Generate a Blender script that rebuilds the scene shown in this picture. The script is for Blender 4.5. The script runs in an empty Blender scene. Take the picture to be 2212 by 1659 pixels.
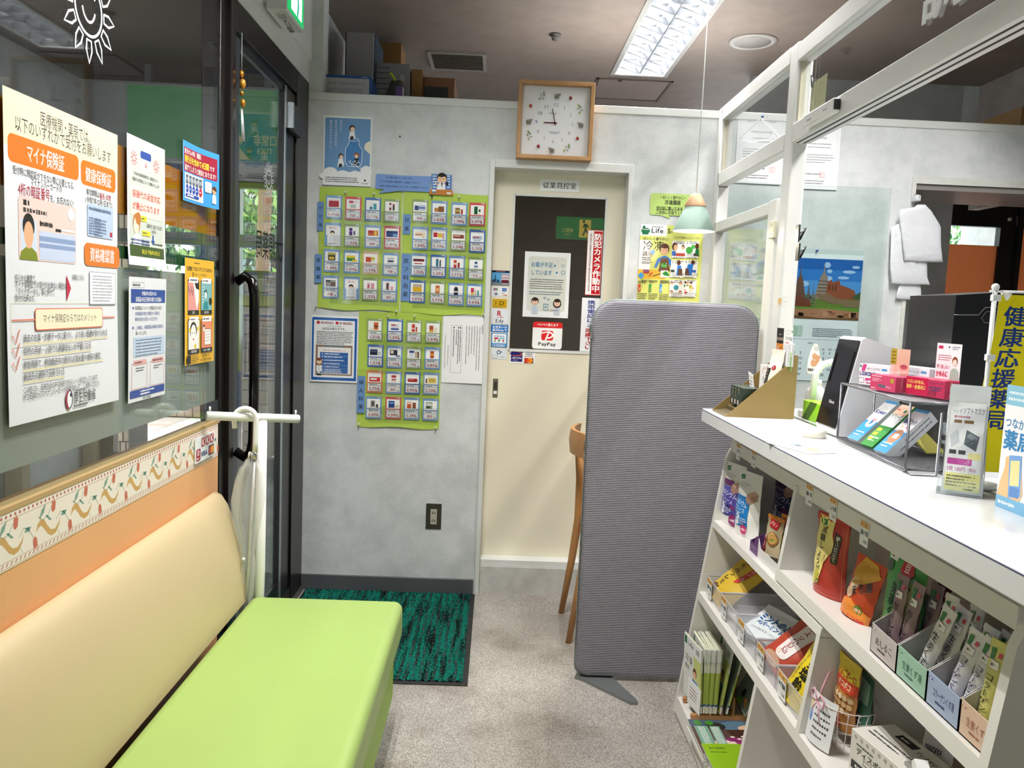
import bpy, bmesh, math, random
from mathutils import Vector as V, Matrix, Euler
from mathutils.geometry import tessellate_polygon
PI=math.pi; R=math.radians
SC=bpy.context.scene; COL=SC.collection
rnd=random.Random(7)
# ---------------------------------------------------------------- camera
CX,CY,FL=1106.0,829.5,1727.0
YAW,PITCH,ROLL,EYE=-.0215,.0992,.0415,1.363
def cam_axes():
    c,s=math.cos(YAW),math.sin(YAW); f=V((-s,c,0)); r=V((c,s,0)); u=V((0,0,1))
    c,s=math.cos(PITCH),math.sin(PITCH); f,u=f*c-u*s,u*c+f*s
    c,s=math.cos(ROLL),math.sin(ROLL); r,u=r*c+u*s,u*c-r*s
    return r,u,f
_r,_u,_f=cam_axes()
cd=bpy.data.cameras.new('camera'); cd.sensor_fit='HORIZONTAL'; cd.sensor_width=36; cd.lens=FL*36/2212; cd.clip_start=.02
cam=bpy.data.objects.new('camera',cd); COL.objects.link(cam); SC.camera=cam
cam.matrix_world=Matrix(((_r.x,_u.x,-_f.x,0),(_r.y,_u.y,-_f.y,0),(_r.z,_u.z,-_f.z,EYE),(0,0,0,1)))
def at(px,py,**k):
    'point of the room plane x=, y= or z= seen at a pixel of the photograph (used to survey the room)'
    d=_r*((px-CX)/FL)-_u*((py-CY)/FL)+_f; (a,v),=k.items(); i='xyz'.index(a); o=V((0,0,EYE))
    return o+d*((v-o[i])/d[i])
# ---------------------------------------------------------------- world, lamps, exposure
w=bpy.data.worlds.new('world'); SC.world=w; w.use_nodes=True
nt=w.node_tree; bg=nt.nodes['Background']; bg.inputs[0].default_value=(.90,.95,1,1); bg.inputs[1].default_value=2.6
SC.view_settings.view_transform='Standard'; SC.view_settings.look='None'; SC.view_settings.gamma=1
SC.view_settings.use_curve_mapping=False; SC.view_settings.exposure=0.85
SC.cycles.use_denoising=True; SC.cycles.max_bounces=8; SC.cycles.diffuse_bounces=4; SC.cycles.glossy_bounces=4
SC.cycles.transmission_bounces=6; SC.cycles.transparent_max_bounces=16; SC.cycles.sample_clamp_indirect=6
SC.cycles.caustics_reflective=False; SC.cycles.caustics_refractive=False
LAMP_W=30.0   # watts of one lamp tube
TUBE_COL=(1,.97,.93)
sun=bpy.data.lights.new('sun','SUN'); sun.energy=1.8; sun.angle=.02; sun.color=(1,.95,.88)
so=bpy.data.objects.new('sun',sun); COL.objects.link(so); so.rotation_euler=Euler((R(40),0,R(-150))); so['kind']='helper'
# ---------------------------------------------------------------- materials
def lin(h):
    if not isinstance(h,str): return tuple(h)
    h=h.lstrip('#'); c=[int(h[i:i+2],16)/255 for i in (0,2,4)]
    return tuple(x/12.92 if x<=.04045 else ((x+.055)/1.055)**2.4 for x in c)
_m={}
def mat(h,rough=.5,metal=0.0,spec=.5,alpha=1.0,bump=0,bscale=200,vary=0,vscale=8,trans=0,emit=0):
    k=(h,rough,metal,spec,alpha,bump,bscale,vary,vscale,trans,emit)
    if k in _m: return _m[k]
    m=bpy.data.materials.new('m_'+str(h).strip('#')); m.use_nodes=True; n=m.node_tree; b=n.nodes['Principled BSDF']
    c=(*lin(h),1); b.inputs['Base Color'].default_value=c; b.inputs['Roughness'].default_value=rough
    b.inputs['Metallic'].default_value=metal; b.inputs['Specular IOR Level'].default_value=spec
    b.inputs['Alpha'].default_value=alpha; b.inputs['Transmission Weight'].default_value=trans
    if emit: b.inputs['Emission Color'].default_value=c; b.inputs['Emission Strength'].default_value=emit
    if bump or vary:
        tc=n.nodes.new('ShaderNodeTexCoord')
    if bump:
        t=n.nodes.new('ShaderNodeTexNoise'); t.inputs['Scale'].default_value=bscale; n.links.new(tc.outputs['Object'],t.inputs['Vector'])
        q=n.nodes.new('ShaderNodeBump'); q.inputs['Strength'].default_value=bump; q.inputs['Distance'].default_value=.002
        n.links.new(t.outputs['Fac'],q.inputs['Height']); n.links.new(q.outputs['Normal'],b.inputs['Normal'])
    if vary:
        t=n.nodes.new('ShaderNodeTexNoise'); t.inputs['Scale'].default_value=vscale; t.inputs['Detail'].default_value=5
        n.links.new(tc.outputs['Object'],t.inputs['Vector'])
        r=n.nodes.new('ShaderNodeValToRGB'); r.color_ramp.elements[0].position=.3; r.color_ramp.elements[1].position=.7
        r.color_ramp.elements[0].color=(*[max(0,x*(1-vary)) for x in c[:3]],1); r.color_ramp.elements[1].color=(*[min(1,x*(1+vary)) for x in c[:3]],1)
        n.links.new(t.outputs['Fac'],r.inputs['Fac']); n.links.new(r.outputs['Color'],b.inputs['Base Color'])
    _m[k]=m; return m
def print_mat(name,rough,spec=.5,trans=0):
    m=bpy.data.materials.new(name); m.use_nodes=True; n=m.node_tree; b=n.nodes['Principled BSDF']
    a=n.nodes.new('ShaderNodeAttribute'); a.attribute_name='Col'; n.links.new(a.outputs['Color'],b.inputs['Base Color'])
    b.inputs['Roughness'].default_value=rough; b.inputs['Specular IOR Level'].default_value=spec
    return m
PAPER=print_mat('printed_paper',.65,.3); GLOSSY=print_mat('laminated_print',.22,.5); FOIL=print_mat('printed_film',.3,.6)
def glass_mat(name,tint=(1,1,1),ior0=.04,rough=0.0):
    m=bpy.data.materials.new(name); m.use_nodes=True; n=m.node_tree; n.nodes.clear()
    o=n.nodes.new('ShaderNodeOutputMaterial'); t=n.nodes.new('ShaderNodeBsdfTransparent'); t.inputs[0].default_value=(*tint,1)
    g=n.nodes.new('ShaderNodeBsdfGlossy'); g.inputs['Roughness'].default_value=rough
    geo=n.nodes.new('ShaderNodeNewGeometry'); d=n.nodes.new('ShaderNodeVectorMath'); d.operation='DOT_PRODUCT'
    n.links.new(geo.outputs['Incoming'],d.inputs[0]); n.links.new(geo.outputs['Normal'],d.inputs[1])
    def mth(op,a,b=None):
        q=n.nodes.new('ShaderNodeMath'); q.operation=op
        for i,x in enumerate((a,b)):
            if x is None: continue
            if isinstance(x,(int,float)): q.inputs[i].default_value=x
            else: n.links.new(x,q.inputs[i])
        return q.outputs[0]
    f=mth('ABSOLUTE',d.outputs['Value']); f=mth('SUBTRACT',1.0,f); f=mth('POWER',f,5.0); f=mth('MULTIPLY',f,1-ior0); f=mth('ADD',f,ior0)
    x=n.nodes.new('ShaderNodeMixShader'); n.links.new(f,x.inputs[0]); n.links.new(t.outputs[0],x.inputs[1]); n.links.new(g.outputs[0],x.inputs[2])
    n.links.new(x.outputs[0],o.inputs[0]); return m
GLASS=glass_mat('clear_glass',(.93,.96,.95)); ACRYL=glass_mat('clear_acrylic',(.96,.975,.975)); TINTG=glass_mat('greenish_glass',(.935,.965,.96),.04)
PLASTIC=glass_mat('thin_clear_plastic',(.9,.91,.93),.09,.12)
DARKG=glass_mat('dark_door_glass',(.34,.31,.27),.035)
# ---------------------------------------------------------------- object helpers
PARTS=[]
def link(name,me,parent=None,m=None):
    o=bpy.data.objects.new(name,me); COL.objects.link(o)
    if m is not None and me is not None and not me.materials: me.materials.append(m)
    if parent is not None: o.parent=parent
    return o
def tag(o,label,cat,group=None,kind=None):
    o['label']=label; o['category']=cat
    if group: o['group']=group
    if kind: o['kind']=kind
    return o
def thing(name,label,cat,group=None,loc=None,rz=0,rot=None):
    o=bpy.data.objects.new(name,None); COL.objects.link(o); o.empty_display_size=.05
    if loc is not None: o.location=loc; o.rotation_euler=rot if rot is not None else (0,0,rz); o['placed']=1
    return tag(o,label,cat,group)
class G:
    'collects vertices and faces of ONE mesh'
    def __init__(s): s.v=[]; s.f=[]; s.smooth=set()
    def add(s,vs,fs,smooth=False,M=None):
        b=len(s.v)
        for p in vs:
            p=V(p); s.v.append(M@p if M is not None else p)
        for q in fs:
            if smooth: s.smooth.add(len(s.f))
            s.f.append([b+i for i in q])
        return s
    def box(s,x0,x1,y0,y1,z0,z1,M=None):
        vs=[(x,y,z) for z in (z0,z1) for y in (y0,y1) for x in (x0,x1)]
        return s.add(vs,[(0,2,3,1),(4,5,7,6),(0,1,5,4),(2,6,7,3),(0,4,6,2),(1,3,7,5)],M=M)
    def rbox(s,x0,x1,y0,y1,z0,z1,r=.005,seg=2,M=None):
        bm=bmesh.new(); g=bmesh.ops.create_cube(bm,size=1)
        for v in bm.verts: v.co=V(((x0+x1)/2+v.co.x*(x1-x0),(y0+y1)/2+v.co.y*(y1-y0),(z0+z1)/2+v.co.z*(z1-z0)))
        r=min(r,abs(x1-x0)*.49,abs(y1-y0)*.49,abs(z1-z0)*.49)
        bmesh.ops.bevel(bm,geom=bm.edges[:],offset=r,segments=seg,profile=.5,affect='EDGES')
        return s.frombm(bm,M,smooth=seg>1)
    def frombm(s,bm,M=None,smooth=False):
        bm.verts.ensure_lookup_table(); bm.verts.index_update()
        bm.normal_update(); k=len(s.f); sm=[smooth and max(abs(c) for c in f.normal)<.999 for f in bm.faces]
        s.add([v.co.copy() for v in bm.verts],[[v.index for v in f.verts] for f in bm.faces],False,M); bm.free()
        for i,q in enumerate(sm):
            if q: s.smooth.add(k+i)
        return s
    def prism(s,pts,a,b,axis='y',M=None):
        'extrude a 2D outline from a to b along an axis (x: pts are (y,z); y: (x,z); z: (x,y))'
        n=len(pts); mk={'x':lambda p,t:(t,p[0],p[1]),'y':lambda p,t:(p[0],t,p[1]),'z':lambda p,t:(p[0],p[1],t)}[axis]
        tri=tessellate_polygon([[V((p[0],p[1],0)) for p in pts]])
        vs=[mk(p,a) for p in pts]+[mk(p,b) for p in pts]
        fs=[tuple(t) for t in tri]+[tuple(i+n for i in t[::-1]) for t in tri]+[(i,(i+1)%n,n+(i+1)%n,n+i) for i in range(n)]
        return s.add(vs,fs,M=M)
    def tube(s,pts,r,n=10,closed=False,cap=True,M=None):
        pts=[V(p) for p in pts]; m=len(pts); rs=r if isinstance(r,(list,tuple)) else [r]*m
        vs=[]; fs=[]; nrm=None
        for i,p in enumerate(pts):
            a=pts[(i-1)%m] if (i or closed) else p; b=pts[(i+1)%m] if (i<m-1 or closed) else p
            t=(b-a).normalized()
            if nrm is None: nrm=t.orthogonal().normalized()
            nrm=(nrm-t*nrm.dot(t)).normalized(); bi=t.cross(nrm)
            vs+=[p+(nrm*math.cos(2*PI*k/n)+bi*math.sin(2*PI*k/n))*rs[i] for k in range(n)]
        for i in range(m if closed else m-1):
            j=(i+1)%m
            fs+=[(i*n+k,i*n+(k+1)%n,j*n+(k+1)%n,j*n+k) for k in range(n)]
        if cap and not closed: fs+=[tuple(range(n))[::-1],tuple((m-1)*n+k for k in range(n))]
        return s.add(vs,fs,True,M)
    def lathe(s,prof,n=24,c=(0,0,0),M=None,smooth=True,cap=True):
        vs=[]; fs=[]; m=len(prof)
        for r,z in prof: vs+=[(c[0]+r*math.cos(2*PI*k/n),c[1]+r*math.sin(2*PI*k/n),c[2]+z) for k in range(n)]
        for i in range(m-1): fs+=[(i*n+k,i*n+(k+1)%n,(i+1)*n+(k+1)%n,(i+1)*n+k) for k in range(n)]
        if cap: fs+=[tuple(range(n))[::-1],tuple((m-1)*n+k for k in range(n))]
        return s.add(vs,fs,smooth,M)
    def ball(s,c,r,n=12,M=None,sc=(1,1,1)):
        vs=[]; fs=[]; k=n//2
        for i in range(1,k):
            a=PI*i/k
            vs+=[(c[0]+r*sc[0]*math.sin(a)*math.cos(2*PI*j/n),c[1]+r*sc[1]*math.sin(a)*math.sin(2*PI*j/n),c[2]+r*sc[2]*math.cos(a)) for j in range(n)]
        for i in range(k-2): fs+=[(i*n+j,(i+1)*n+j,(i+1)*n+(j+1)%n,i*n+(j+1)%n) for j in range(n)]
        t=len(vs); vs+=[(c[0],c[1],c[2]+r*sc[2]),(c[0],c[1],c[2]-r*sc[2])]
        fs+=[(t,j,(j+1)%n) for j in range(n)]+[(t+1,(k-2)*n+(j+1)%n,(k-2)*n+j) for j in range(n)]
        return s.add(vs,fs,True,M)
    def grid(s,fn,nx,ny,smooth=True,M=None,close=False):
        vs=[fn(i/nx,j/ny) for j in range(ny+1) for i in range(nx+1)]
        fs=[(j*(nx+1)+i,j*(nx+1)+i+1,(j+1)*(nx+1)+i+1,(j+1)*(nx+1)+i) for j in range(ny) for i in range(nx)]
        return s.add(vs,fs,smooth,M)
    def mesh(s,name='mesh'):
        me=bpy.data.meshes.new(name); me.from_pydata([tuple(v) for v in s.v],[],s.f)
        if s.smooth:
            sm=[i in s.smooth for i in range(len(s.f))]; me.polygons.foreach_set('use_smooth',sm)
        me.update(); return me
    def out(s,name,m,parent=None,fix=False):
        me=s.mesh(name)
        if fix:
            bm=bmesh.new(); bm.from_mesh(me); bmesh.ops.recalc_face_normals(bm,faces=bm.faces[:]); bm.to_mesh(me); bm.free()
        return link(name,me,parent,m)
def box(name,m,x0,x1,y0,y1,z0,z1,parent=None,r=0,seg=2):
    g=G(); (g.rbox(x0,x1,y0,y1,z0,z1,r,seg) if r else g.box(x0,x1,y0,y1,z0,z1)); return g.out(name,m,parent)
def st(o): o['kind']='structure'; return o
# ---------------------------------------------------------------- printed surfaces
_g={}
def glyph(ch,bold):
    k=(ch,bold)
    if k not in _g:
        c=bpy.data.curves.new('t','FONT'); c.body=ch; c.resolution_u=2; c.offset=bold
        o=bpy.data.objects.new('t',c); COL.objects.link(o); m=bpy.data.meshes.new_from_object(o)
        vs=[(v.co.x,v.co.y) for v in m.vertices]; fs=[tuple(p.vertices) for p in m.polygons]
        bpy.data.objects.remove(o); bpy.data.curves.remove(c); bpy.data.meshes.remove(m)
        if ord(ch)>0x2e00: adv=1.0
        elif ch==' ': adv=.3
        else: adv=(max(v[0] for v in vs)+min(v[0] for v in vs)+.04) if vs else .3
        _g[k]=(vs,fs,adv)
    return _g[k]
class Art:
    '''flat print: shapes and lettering in percent of a sheet W x H metres (x right, y down)'''
    def __init__(s,W,H,bg='#ffffff',step=3e-5,paper=True):
        s.W,s.H=W,H; s.v=[]; s.f=[]; s.c=[]; s.l=0; s.step=step; s.bg=bg
        if bg: s.rect(0,0,100,100,bg)
    def up(s,n=1): s.l+=n; return s
    def raw(s,pts,fs,col):
        b=len(s.v); L=s.l*s.step
        s.v+=[(p[0]*s.W/100,p[1]*s.H/100,L) for p in pts]
        for q in fs: s.f.append([b+i for i in q]); s.c.append(col)
    def rect(s,x0,y0,x1,y1,col,n=1,m=1):
        if s.l==0: n,m=max(n,10),max(m,14)
        else:
            n=max(n,int(abs(x1-x0)/12)+1); m=max(m,int(abs(y1-y0)/9)+1)
        pts=[(x0+(x1-x0)*i/n,y0+(y1-y0)*j/m) for j in range(m+1) for i in range(n+1)]
        s.raw(pts,[(j*(n+1)+i,(j+1)*(n+1)+i,(j+1)*(n+1)+i+1,j*(n+1)+i+1) for j in range(m) for i in range(n)],col); s.l+=1; return s
    def poly(s,pts,col,up=True):
        a=sum(pts[i][0]*pts[(i+1)%len(pts)][1]-pts[(i+1)%len(pts)][0]*pts[i][1] for i in range(len(pts)))
        if a>0: pts=pts[::-1]
        if len(pts)<=4: fs=[tuple(range(len(pts)))]
        else: fs=[tuple(t) for t in tessellate_polygon([[V((p[0]*s.W,p[1]*s.H,0)) for p in pts]])]
        fs2=[]
        for t in fs:
            q=[pts[i] for i in t]; ar=sum(q[i][0]*q[(i+1)%len(q)][1]-q[(i+1)%len(q)][0]*q[i][1] for i in range(len(q)))
            fs2.append(t if ar<0 else t[::-1])
        s.raw(pts,fs2,col)
        if up: s.l+=1
        return s
    def ell(s,cx,cy,rx,ry,col,n=18,a0=0,a1=360):
        pts=[(cx+rx*math.cos(R(a0+(a1-a0)*k/n)),cy+ry*math.sin(R(a0+(a1-a0)*k/n))) for k in range(n+(a1-a0<360))]
        return s.poly(pts,col)
    def circ(s,cx,cy,r,col,n=18):
        'r in percent of the width'
        return s.ell(cx,cy,r,r*s.W/s.H,col,n)
    def rr(s,x0,y0,x1,y1,r,col):
        ry=r*s.W/s.H; p=[]
        for cx,cy,a in ((x1-r,y0+ry,-90),(x1-r,y1-ry,0),(x0+r,y1-ry,90),(x0+r,y0+ry,180)):
            p+=[(cx+r*math.cos(R(a+i*22.5)),cy+ry*math.sin(R(a+i*22.5))) for i in range(5)]
        return s.poly(p,col)
    def frame(s,x0,y0,x1,y1,t,col):
        ty=t*s.W/s.H
        s.rect(x0,y0,x1,y0+ty,col); s.l-=1; s.rect(x0,y1-ty,x1,y1,col); s.l-=1; s.rect(x0,y0,x0+t,y1,col); s.l-=1; s.rect(x1-t,y0,x1,y1,col); return s
    def line(s,pts,wd,col,closed=False):
        P=[(p[0]*s.W/100,p[1]*s.H/100) for p in pts]; h=wd*s.W/200; n=len(P); L=[];Q=[]
        for i in range(n):
            a=P[i-1] if (i or closed) else P[i]; b=P[(i+1)%n] if (i<n-1 or closed) else P[i]
            d=math.hypot(b[0]-a[0],b[1]-a[1]) or 1; nx,ny=-(b[1]-a[1])/d*h,(b[0]-a[0])/d*h
            L.append((P[i][0]+nx,P[i][1]+ny)); Q.append((P[i][0]-nx,P[i][1]-ny))
        pts2=[(x*100/s.W,y*100/s.H) for x,y in L+Q]; m=n if closed else n-1
        s.raw(pts2,[(i,(i+1)%n,n+(i+1)%n,n+i) for i in range(m)],col); s.l+=1; return s
    def curve(s,cx,cy,rx,ry,a0,a1,wd,col,n=10):
        return s.line([(cx+rx*math.cos(R(a0+(a1-a0)*k/n)),cy+ry*math.sin(R(a0+(a1-a0)*k/n))) for k in range(n+1)],wd,col)
    def text(s,t,x,y,size,col='#222222',w=None,b=0,a='l',vert=False,rot=0,sx=1.0,gap=0):
        '''size: height in percent of H; w: width (or height if vertical) in percent to squeeze into; y is the middle of the line'''
        e=size*s.H/100; X,Y=x*s.W/100,y*s.H/100; L=s.l*s.step; out=[]
        if vert:
            adv=e*(1+gap); tot=adv*len(t); ky=1
            if w: ky=(w*s.H/100)/tot
            p=0
            for ch in t:
                vs,fs,_=glyph(ch,0)
                if ch in '、。': out.append((vs,fs,X+e*.2,Y+(p+e*.5)*ky,sx,ky))
                elif ch in 'ー〜～（）':
                    out.append(([(.5+(q[1]-.38),.38-(q[0]-.5)) for q in vs],fs,X-e*.5*sx,Y+(p+e*.88)*ky,sx,ky))
                else: out.append((vs,fs,X-e*.5*sx,Y+(p+e*.88)*ky,sx,ky))
                p+=adv
        else:
            tot=sum(glyph(ch,0)[2]*(1+gap) for ch in t)*e; k=sx
            if w: k=(w*s.W/100)/tot
            p=X-{'l':0,'c':tot*k/2,'r':tot*k}[a]
            for ch in t:
                vs,fs,ad=glyph(ch,0); out.append((vs,fs,p,Y+e*.37,k,1)); p+=ad*(1+gap)*e*k
        ca,sa=math.cos(R(rot)),math.sin(R(rot))
        sh=[(0,0)] if b<.012 else ([(-b*.5,0),(b*.5,0)] if b<.022 else [(-b*.6,-b*.35),(b*.6,-b*.35),(-b*.6,b*.35),(b*.6,b*.35)])
        for vs,fs,ox,oy,kx,ky,L in [(v_,f_,ox_+dx*e*kx_,oy_+dy*e,kx_,ky_,s.l*s.step+i_*max(s.step*.7,2e-5)) for v_,f_,ox_,oy_,kx_,ky_ in out for i_,(dx,dy) in enumerate(sh)]:
            base=len(s.v)
            for q in vs:
                px,py=ox+q[0]*e*kx-X,oy-q[1]*e*ky-Y
                s.v.append((X+px*ca-py*sa,Y+px*sa+py*ca,L))
            for q in fs: s.f.append([base+i for i in q]); s.c.append(col)
        s.l+=len(sh); return s
    def bars(s,x,y,wd,rows,dy,size,col='#666666',seed=1,vert=False):
        'rows of print too small to read'
        q=random.Random(seed)
        for r in range(rows):
            p=0; lim=wd*(q.uniform(.6,1) if r==rows-1 else q.uniform(.92,1))
            while p<lim:
                k=q.uniform(.5,1.0)*size*(s.H/s.W if not vert else s.W/s.H)
                k=min(k,lim-p)
                h=size*q.uniform(.55,1)
                if vert:
                    xx=x-r*dy; s.raw([(xx-h/2,y+p),(xx-h/2,y+p+k),(xx+h/2,y+p+k),(xx+h/2,y+p)],[(0,1,2,3)],col)
                else:
                    yy=y+r*dy; s.raw([(x+p,yy-h/2),(x+p,yy+h/2),(x+p+k,yy+h/2),(x+p+k,yy-h/2)],[(0,1,2,3)],col)
                p+=k*1.35
        s.l+=1; return s
    def face(s,cx,cy,r,hair,skin='#f3cfae',coat='#ffffff',body=True,long=False):
        'small drawn figure: head, hair, coat'
        ry=r*s.W/s.H
        if body:
            s.poly([(cx-r*.9,cy+ry*3.4),(cx-r*.85,cy+ry*1.5),(cx-r*.4,cy+ry*1.0),(cx+r*.4,cy+ry*1.0),(cx+r*.85,cy+ry*1.5),(cx+r*.9,cy+ry*3.4)],coat)
            s.line([(cx,cy+ry*1.0),(cx,cy+ry*3.2)],r*.1,'#9aa4b0')
        if long: s.ell(cx,cy+ry*.25,r*1.15,ry*1.15,hair)
        s.ell(cx,cy-ry*.12,r*1.05,ry*1.05,hair); s.ell(cx,cy+ry*.14,r*.85,ry*.82,skin); s.ell(cx,cy-ry*.55,r*.8,ry*.42,hair)
        s.curve(cx-r*.35,cy+ry*.1,r*.14,ry*.12,180,360,r*.1,'#333333',4); s.curve(cx+r*.35,cy+ry*.1,r*.14,ry*.12,180,360,r*.1,'#333333',4)
        s.curve(cx,cy+ry*.4,r*.2,ry*.14,10,170,r*.1,'#b04040',4); return s
    def fine(s):
        'split the big faces of flat shapes so that they follow a curved sheet'
        if s.bg is None: start=0
        else: start=140
        F=s.f[start:]; C=s.c[start:]; s.f=s.f[:start]; s.c=s.c[:start]; tx_,ty_=s.W*.12,s.H*.08
        todo=list(zip(F,C))
        while todo:
            q,c=todo.pop(); P=[s.v[i] for i in q]
            if (max(p[0] for p in P)-min(p[0] for p in P))<=tx_ and (max(p[1] for p in P)-min(p[1] for p in P))<=ty_: s.f.append(q); s.c.append(c); continue
            if len(q)>4: todo+=[([q[0],q[i],q[i+1]],c) for i in range(1,len(q)-1)]; continue
            if len(q)==4: todo+=[([q[0],q[1],q[2]],c),([q[0],q[2],q[3]],c)]; continue
            e=max(range(3),key=lambda i:abs(P[i][0]-P[(i+1)%3][0])/tx_+abs(P[i][1]-P[(i+1)%3][1])/ty_)
            a,b=P[e],P[(e+1)%3]; s.v.append(((a[0]+b[0])/2,(a[1]+b[1])/2,(a[2]+b[2])/2)); k=len(s.v)-1
            todo+=[([q[e],k,q[(e+2)%3]],c),([k,q[(e+1)%3],q[(e+2)%3]],c)]
    def build(s,name,O,U,D,m=None,parent=None,warp=None,fmap=None,thick=.0004):
        'O top-left corner, U/D unit directions right/down; warp(u,v)->metres off the sheet'
        O,U,D=V(O),V(U).normalized(),V(D).normalized(); N=D.cross(U)
        vs=[]
        if warp or fmap:
            s.fine()
            if warp:
                w0=[[warp(i/10,j/14) for i in range(11)] for j in range(15)]
                def warp(u,v):
                    u=min(.9999,max(0,u))*10; v=min(.9999,max(0,v))*14; i,j=int(u),int(v); u-=i; v-=j
                    return (w0[j][i]*(1-u)+w0[j][i+1]*u)*(1-v)+(w0[j+1][i]*(1-u)+w0[j+1][i+1]*u)*v
        for x,y,l in s.v:
            if fmap: vs.append(V(fmap(x/s.W,y/s.H,l)))
            else: vs.append(O+U*x+D*y+N*(l+(warp(x/s.W,y/s.H) if warp else 0)))
        f=[tuple(q) for q in s.f]; c=list(s.c)
        if s.bg and not fmap and thick:     # back and edges of the sheet
            n=10; mm=14; k=len(vs); W1=n+1
            ring=[i for i in range(W1)]+[j*W1+n for j in range(1,mm+1)]+[mm*W1+i for i in range(n-1,-1,-1)]+[j*W1 for j in range(mm-1,0,-1)]
            vs+=[vs[i]-N*thick for i in range(W1*(mm+1))]
            for i in range(len(ring)):
                a,b=ring[i],ring[(i+1)%len(ring)]; f.append((a,b,b+k,a+k)); c.append('#f2f2f0')
            for j in range(mm):
                for i in range(n): f.append((k+j*W1+i,k+j*W1+i+1,k+(j+1)*W1+i+1,k+(j+1)*W1+i)); c.append('#f0f0ee')
        me=bpy.data.meshes.new(name); me.from_pydata([tuple(p) for p in vs],[],f)
        cc={h:(*lin(h),1) for h in set(c)}; flat=[]
        for q,h in zip(f,c): flat+=cc[h]*len(q)
        at_=me.color_attributes.new('Col','FLOAT_COLOR','CORNER'); at_.data.foreach_set('color',flat); me.update()
        o=link(name,me,parent,m or PAPER); return o
def wall_art(a,name,px,py,label,cat,m=None,group=None,Y=3.65,warp=None,off=.001,anchor='tl'):
    'hang a sheet on the back wall with its top-left corner at a surveyed point'
    p=at(px,py,y=Y); o=a.build(name,(p.x,Y-off,p.z),(1,0,0),(0,0,-1),m,warp=warp)
    return tag(o,label,cat,group)
def box_art(name,label,cat,w,d,h,M,faces,base='#eeeeee',group=None,m=None,part='carton'):
    'a carton w(x) d(y) h(z) with printed faces; faces: dict front/top/right/left -> Art'
    t=thing(name,label,cat,group,loc=(0,0,0)); t.matrix_world=M
    g=G().rbox(0,w,0,d,0,h,.0012,1); g.out(part,mat(base,.45),t)
    e=.0003
    for k,a in faces.items():
        O,U,D={'front':((0,-e,h),(1,0,0),(0,0,-1)),'right':((w+e,0,h),(0,1,0),(0,0,-1)),'left':((-e,d,h),(0,-1,0),(0,0,-1)),
               'top':((0,d,h+e),(1,0,0),(0,-1,0))}[k]
        a.build('print',O,U,D,m or GLOSSY,t,thick=0)
    return t
def settle():
    'put the origin of every top-level thing at its base'
    for o in list(COL.objects):
        if o.parent is not None or o.get('placed') or o.type not in ('EMPTY','MESH'): continue
        if o.matrix_world!=Matrix.Identity(4) and (o.location.length>1e-9 or o.type=='EMPTY' and o.rotation_euler.x): continue
        pts=[]
        def walk(q,M):
            if q.type=='MESH':
                vs=q.data.vertices; k=max(1,len(vs)//400)
                pts.extend(M@vs[i].co for i in range(0,len(vs),k))
            for ch in q.children: walk(ch,M@ch.matrix_basis)
        walk(o,Matrix.Identity(4))
        if not pts: continue
        lo=[min(p[i] for p in pts) for i in range(3)]; hi=[max(p[i] for p in pts) for i in range(3)]
        b=V(((lo[0]+hi[0])/2,(lo[1]+hi[1])/2,lo[2]))
        if o.type=='MESH' : o.data.transform(Matrix.Translation(-b))
        for ch in o.children: ch.location=ch.location-b
        o.location=b
# ---------------------------------------------------------------- room materials
def wallpaper(name,c1,c2,bump=.35):
    m=bpy.data.materials.new(name); m.use_nodes=True; n=m.node_tree; b=n.nodes['Principled BSDF']; tc=n.nodes.new('ShaderNodeTexCoord')
    t=n.nodes.new('ShaderNodeTexNoise'); t.inputs['Scale'].default_value=9; t.inputs['Detail'].default_value=6; t.inputs['Roughness'].default_value=.62
    n.links.new(tc.outputs['Object'],t.inputs['Vector'])
    r=n.nodes.new('ShaderNodeValToRGB'); r.color_ramp.elements[0].position=.34; r.color_ramp.elements[1].position=.62
    r.color_ramp.elements[0].color=(*lin(c2),1); r.color_ramp.elements[1].color=(*lin(c1),1)
    n.links.new(t.outputs['Fac'],r.inputs['Fac']); n.links.new(r.outputs['Color'],b.inputs['Base Color']); b.inputs['Roughness'].default_value=.6
    mp=n.nodes.new('ShaderNodeMapping'); mp.inputs['Scale'].default_value=(40,40,150); n.links.new(tc.outputs['Object'],mp.inputs['Vector'])
    t2=n.nodes.new('ShaderNodeTexNoise'); t2.inputs['Scale'].default_value=1.6; t2.inputs['Detail'].default_value=4; n.links.new(mp.outputs[0],t2.inputs['Vector'])
    q=n.nodes.new('ShaderNodeBump'); q.inputs['Strength'].default_value=bump; q.inputs['Distance'].default_value=.0015
    n.links.new(t2.outputs['Fac'],q.inputs['Height']); n.links.new(q.outputs['Normal'],b.inputs['Normal']); return m
WALL=wallpaper('grey_mottled_wallpaper','#dbdfe0','#c8cdce')
CEIL=wallpaper('brownish_ceiling_paper','#7e716a','#756862',.2)
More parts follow.
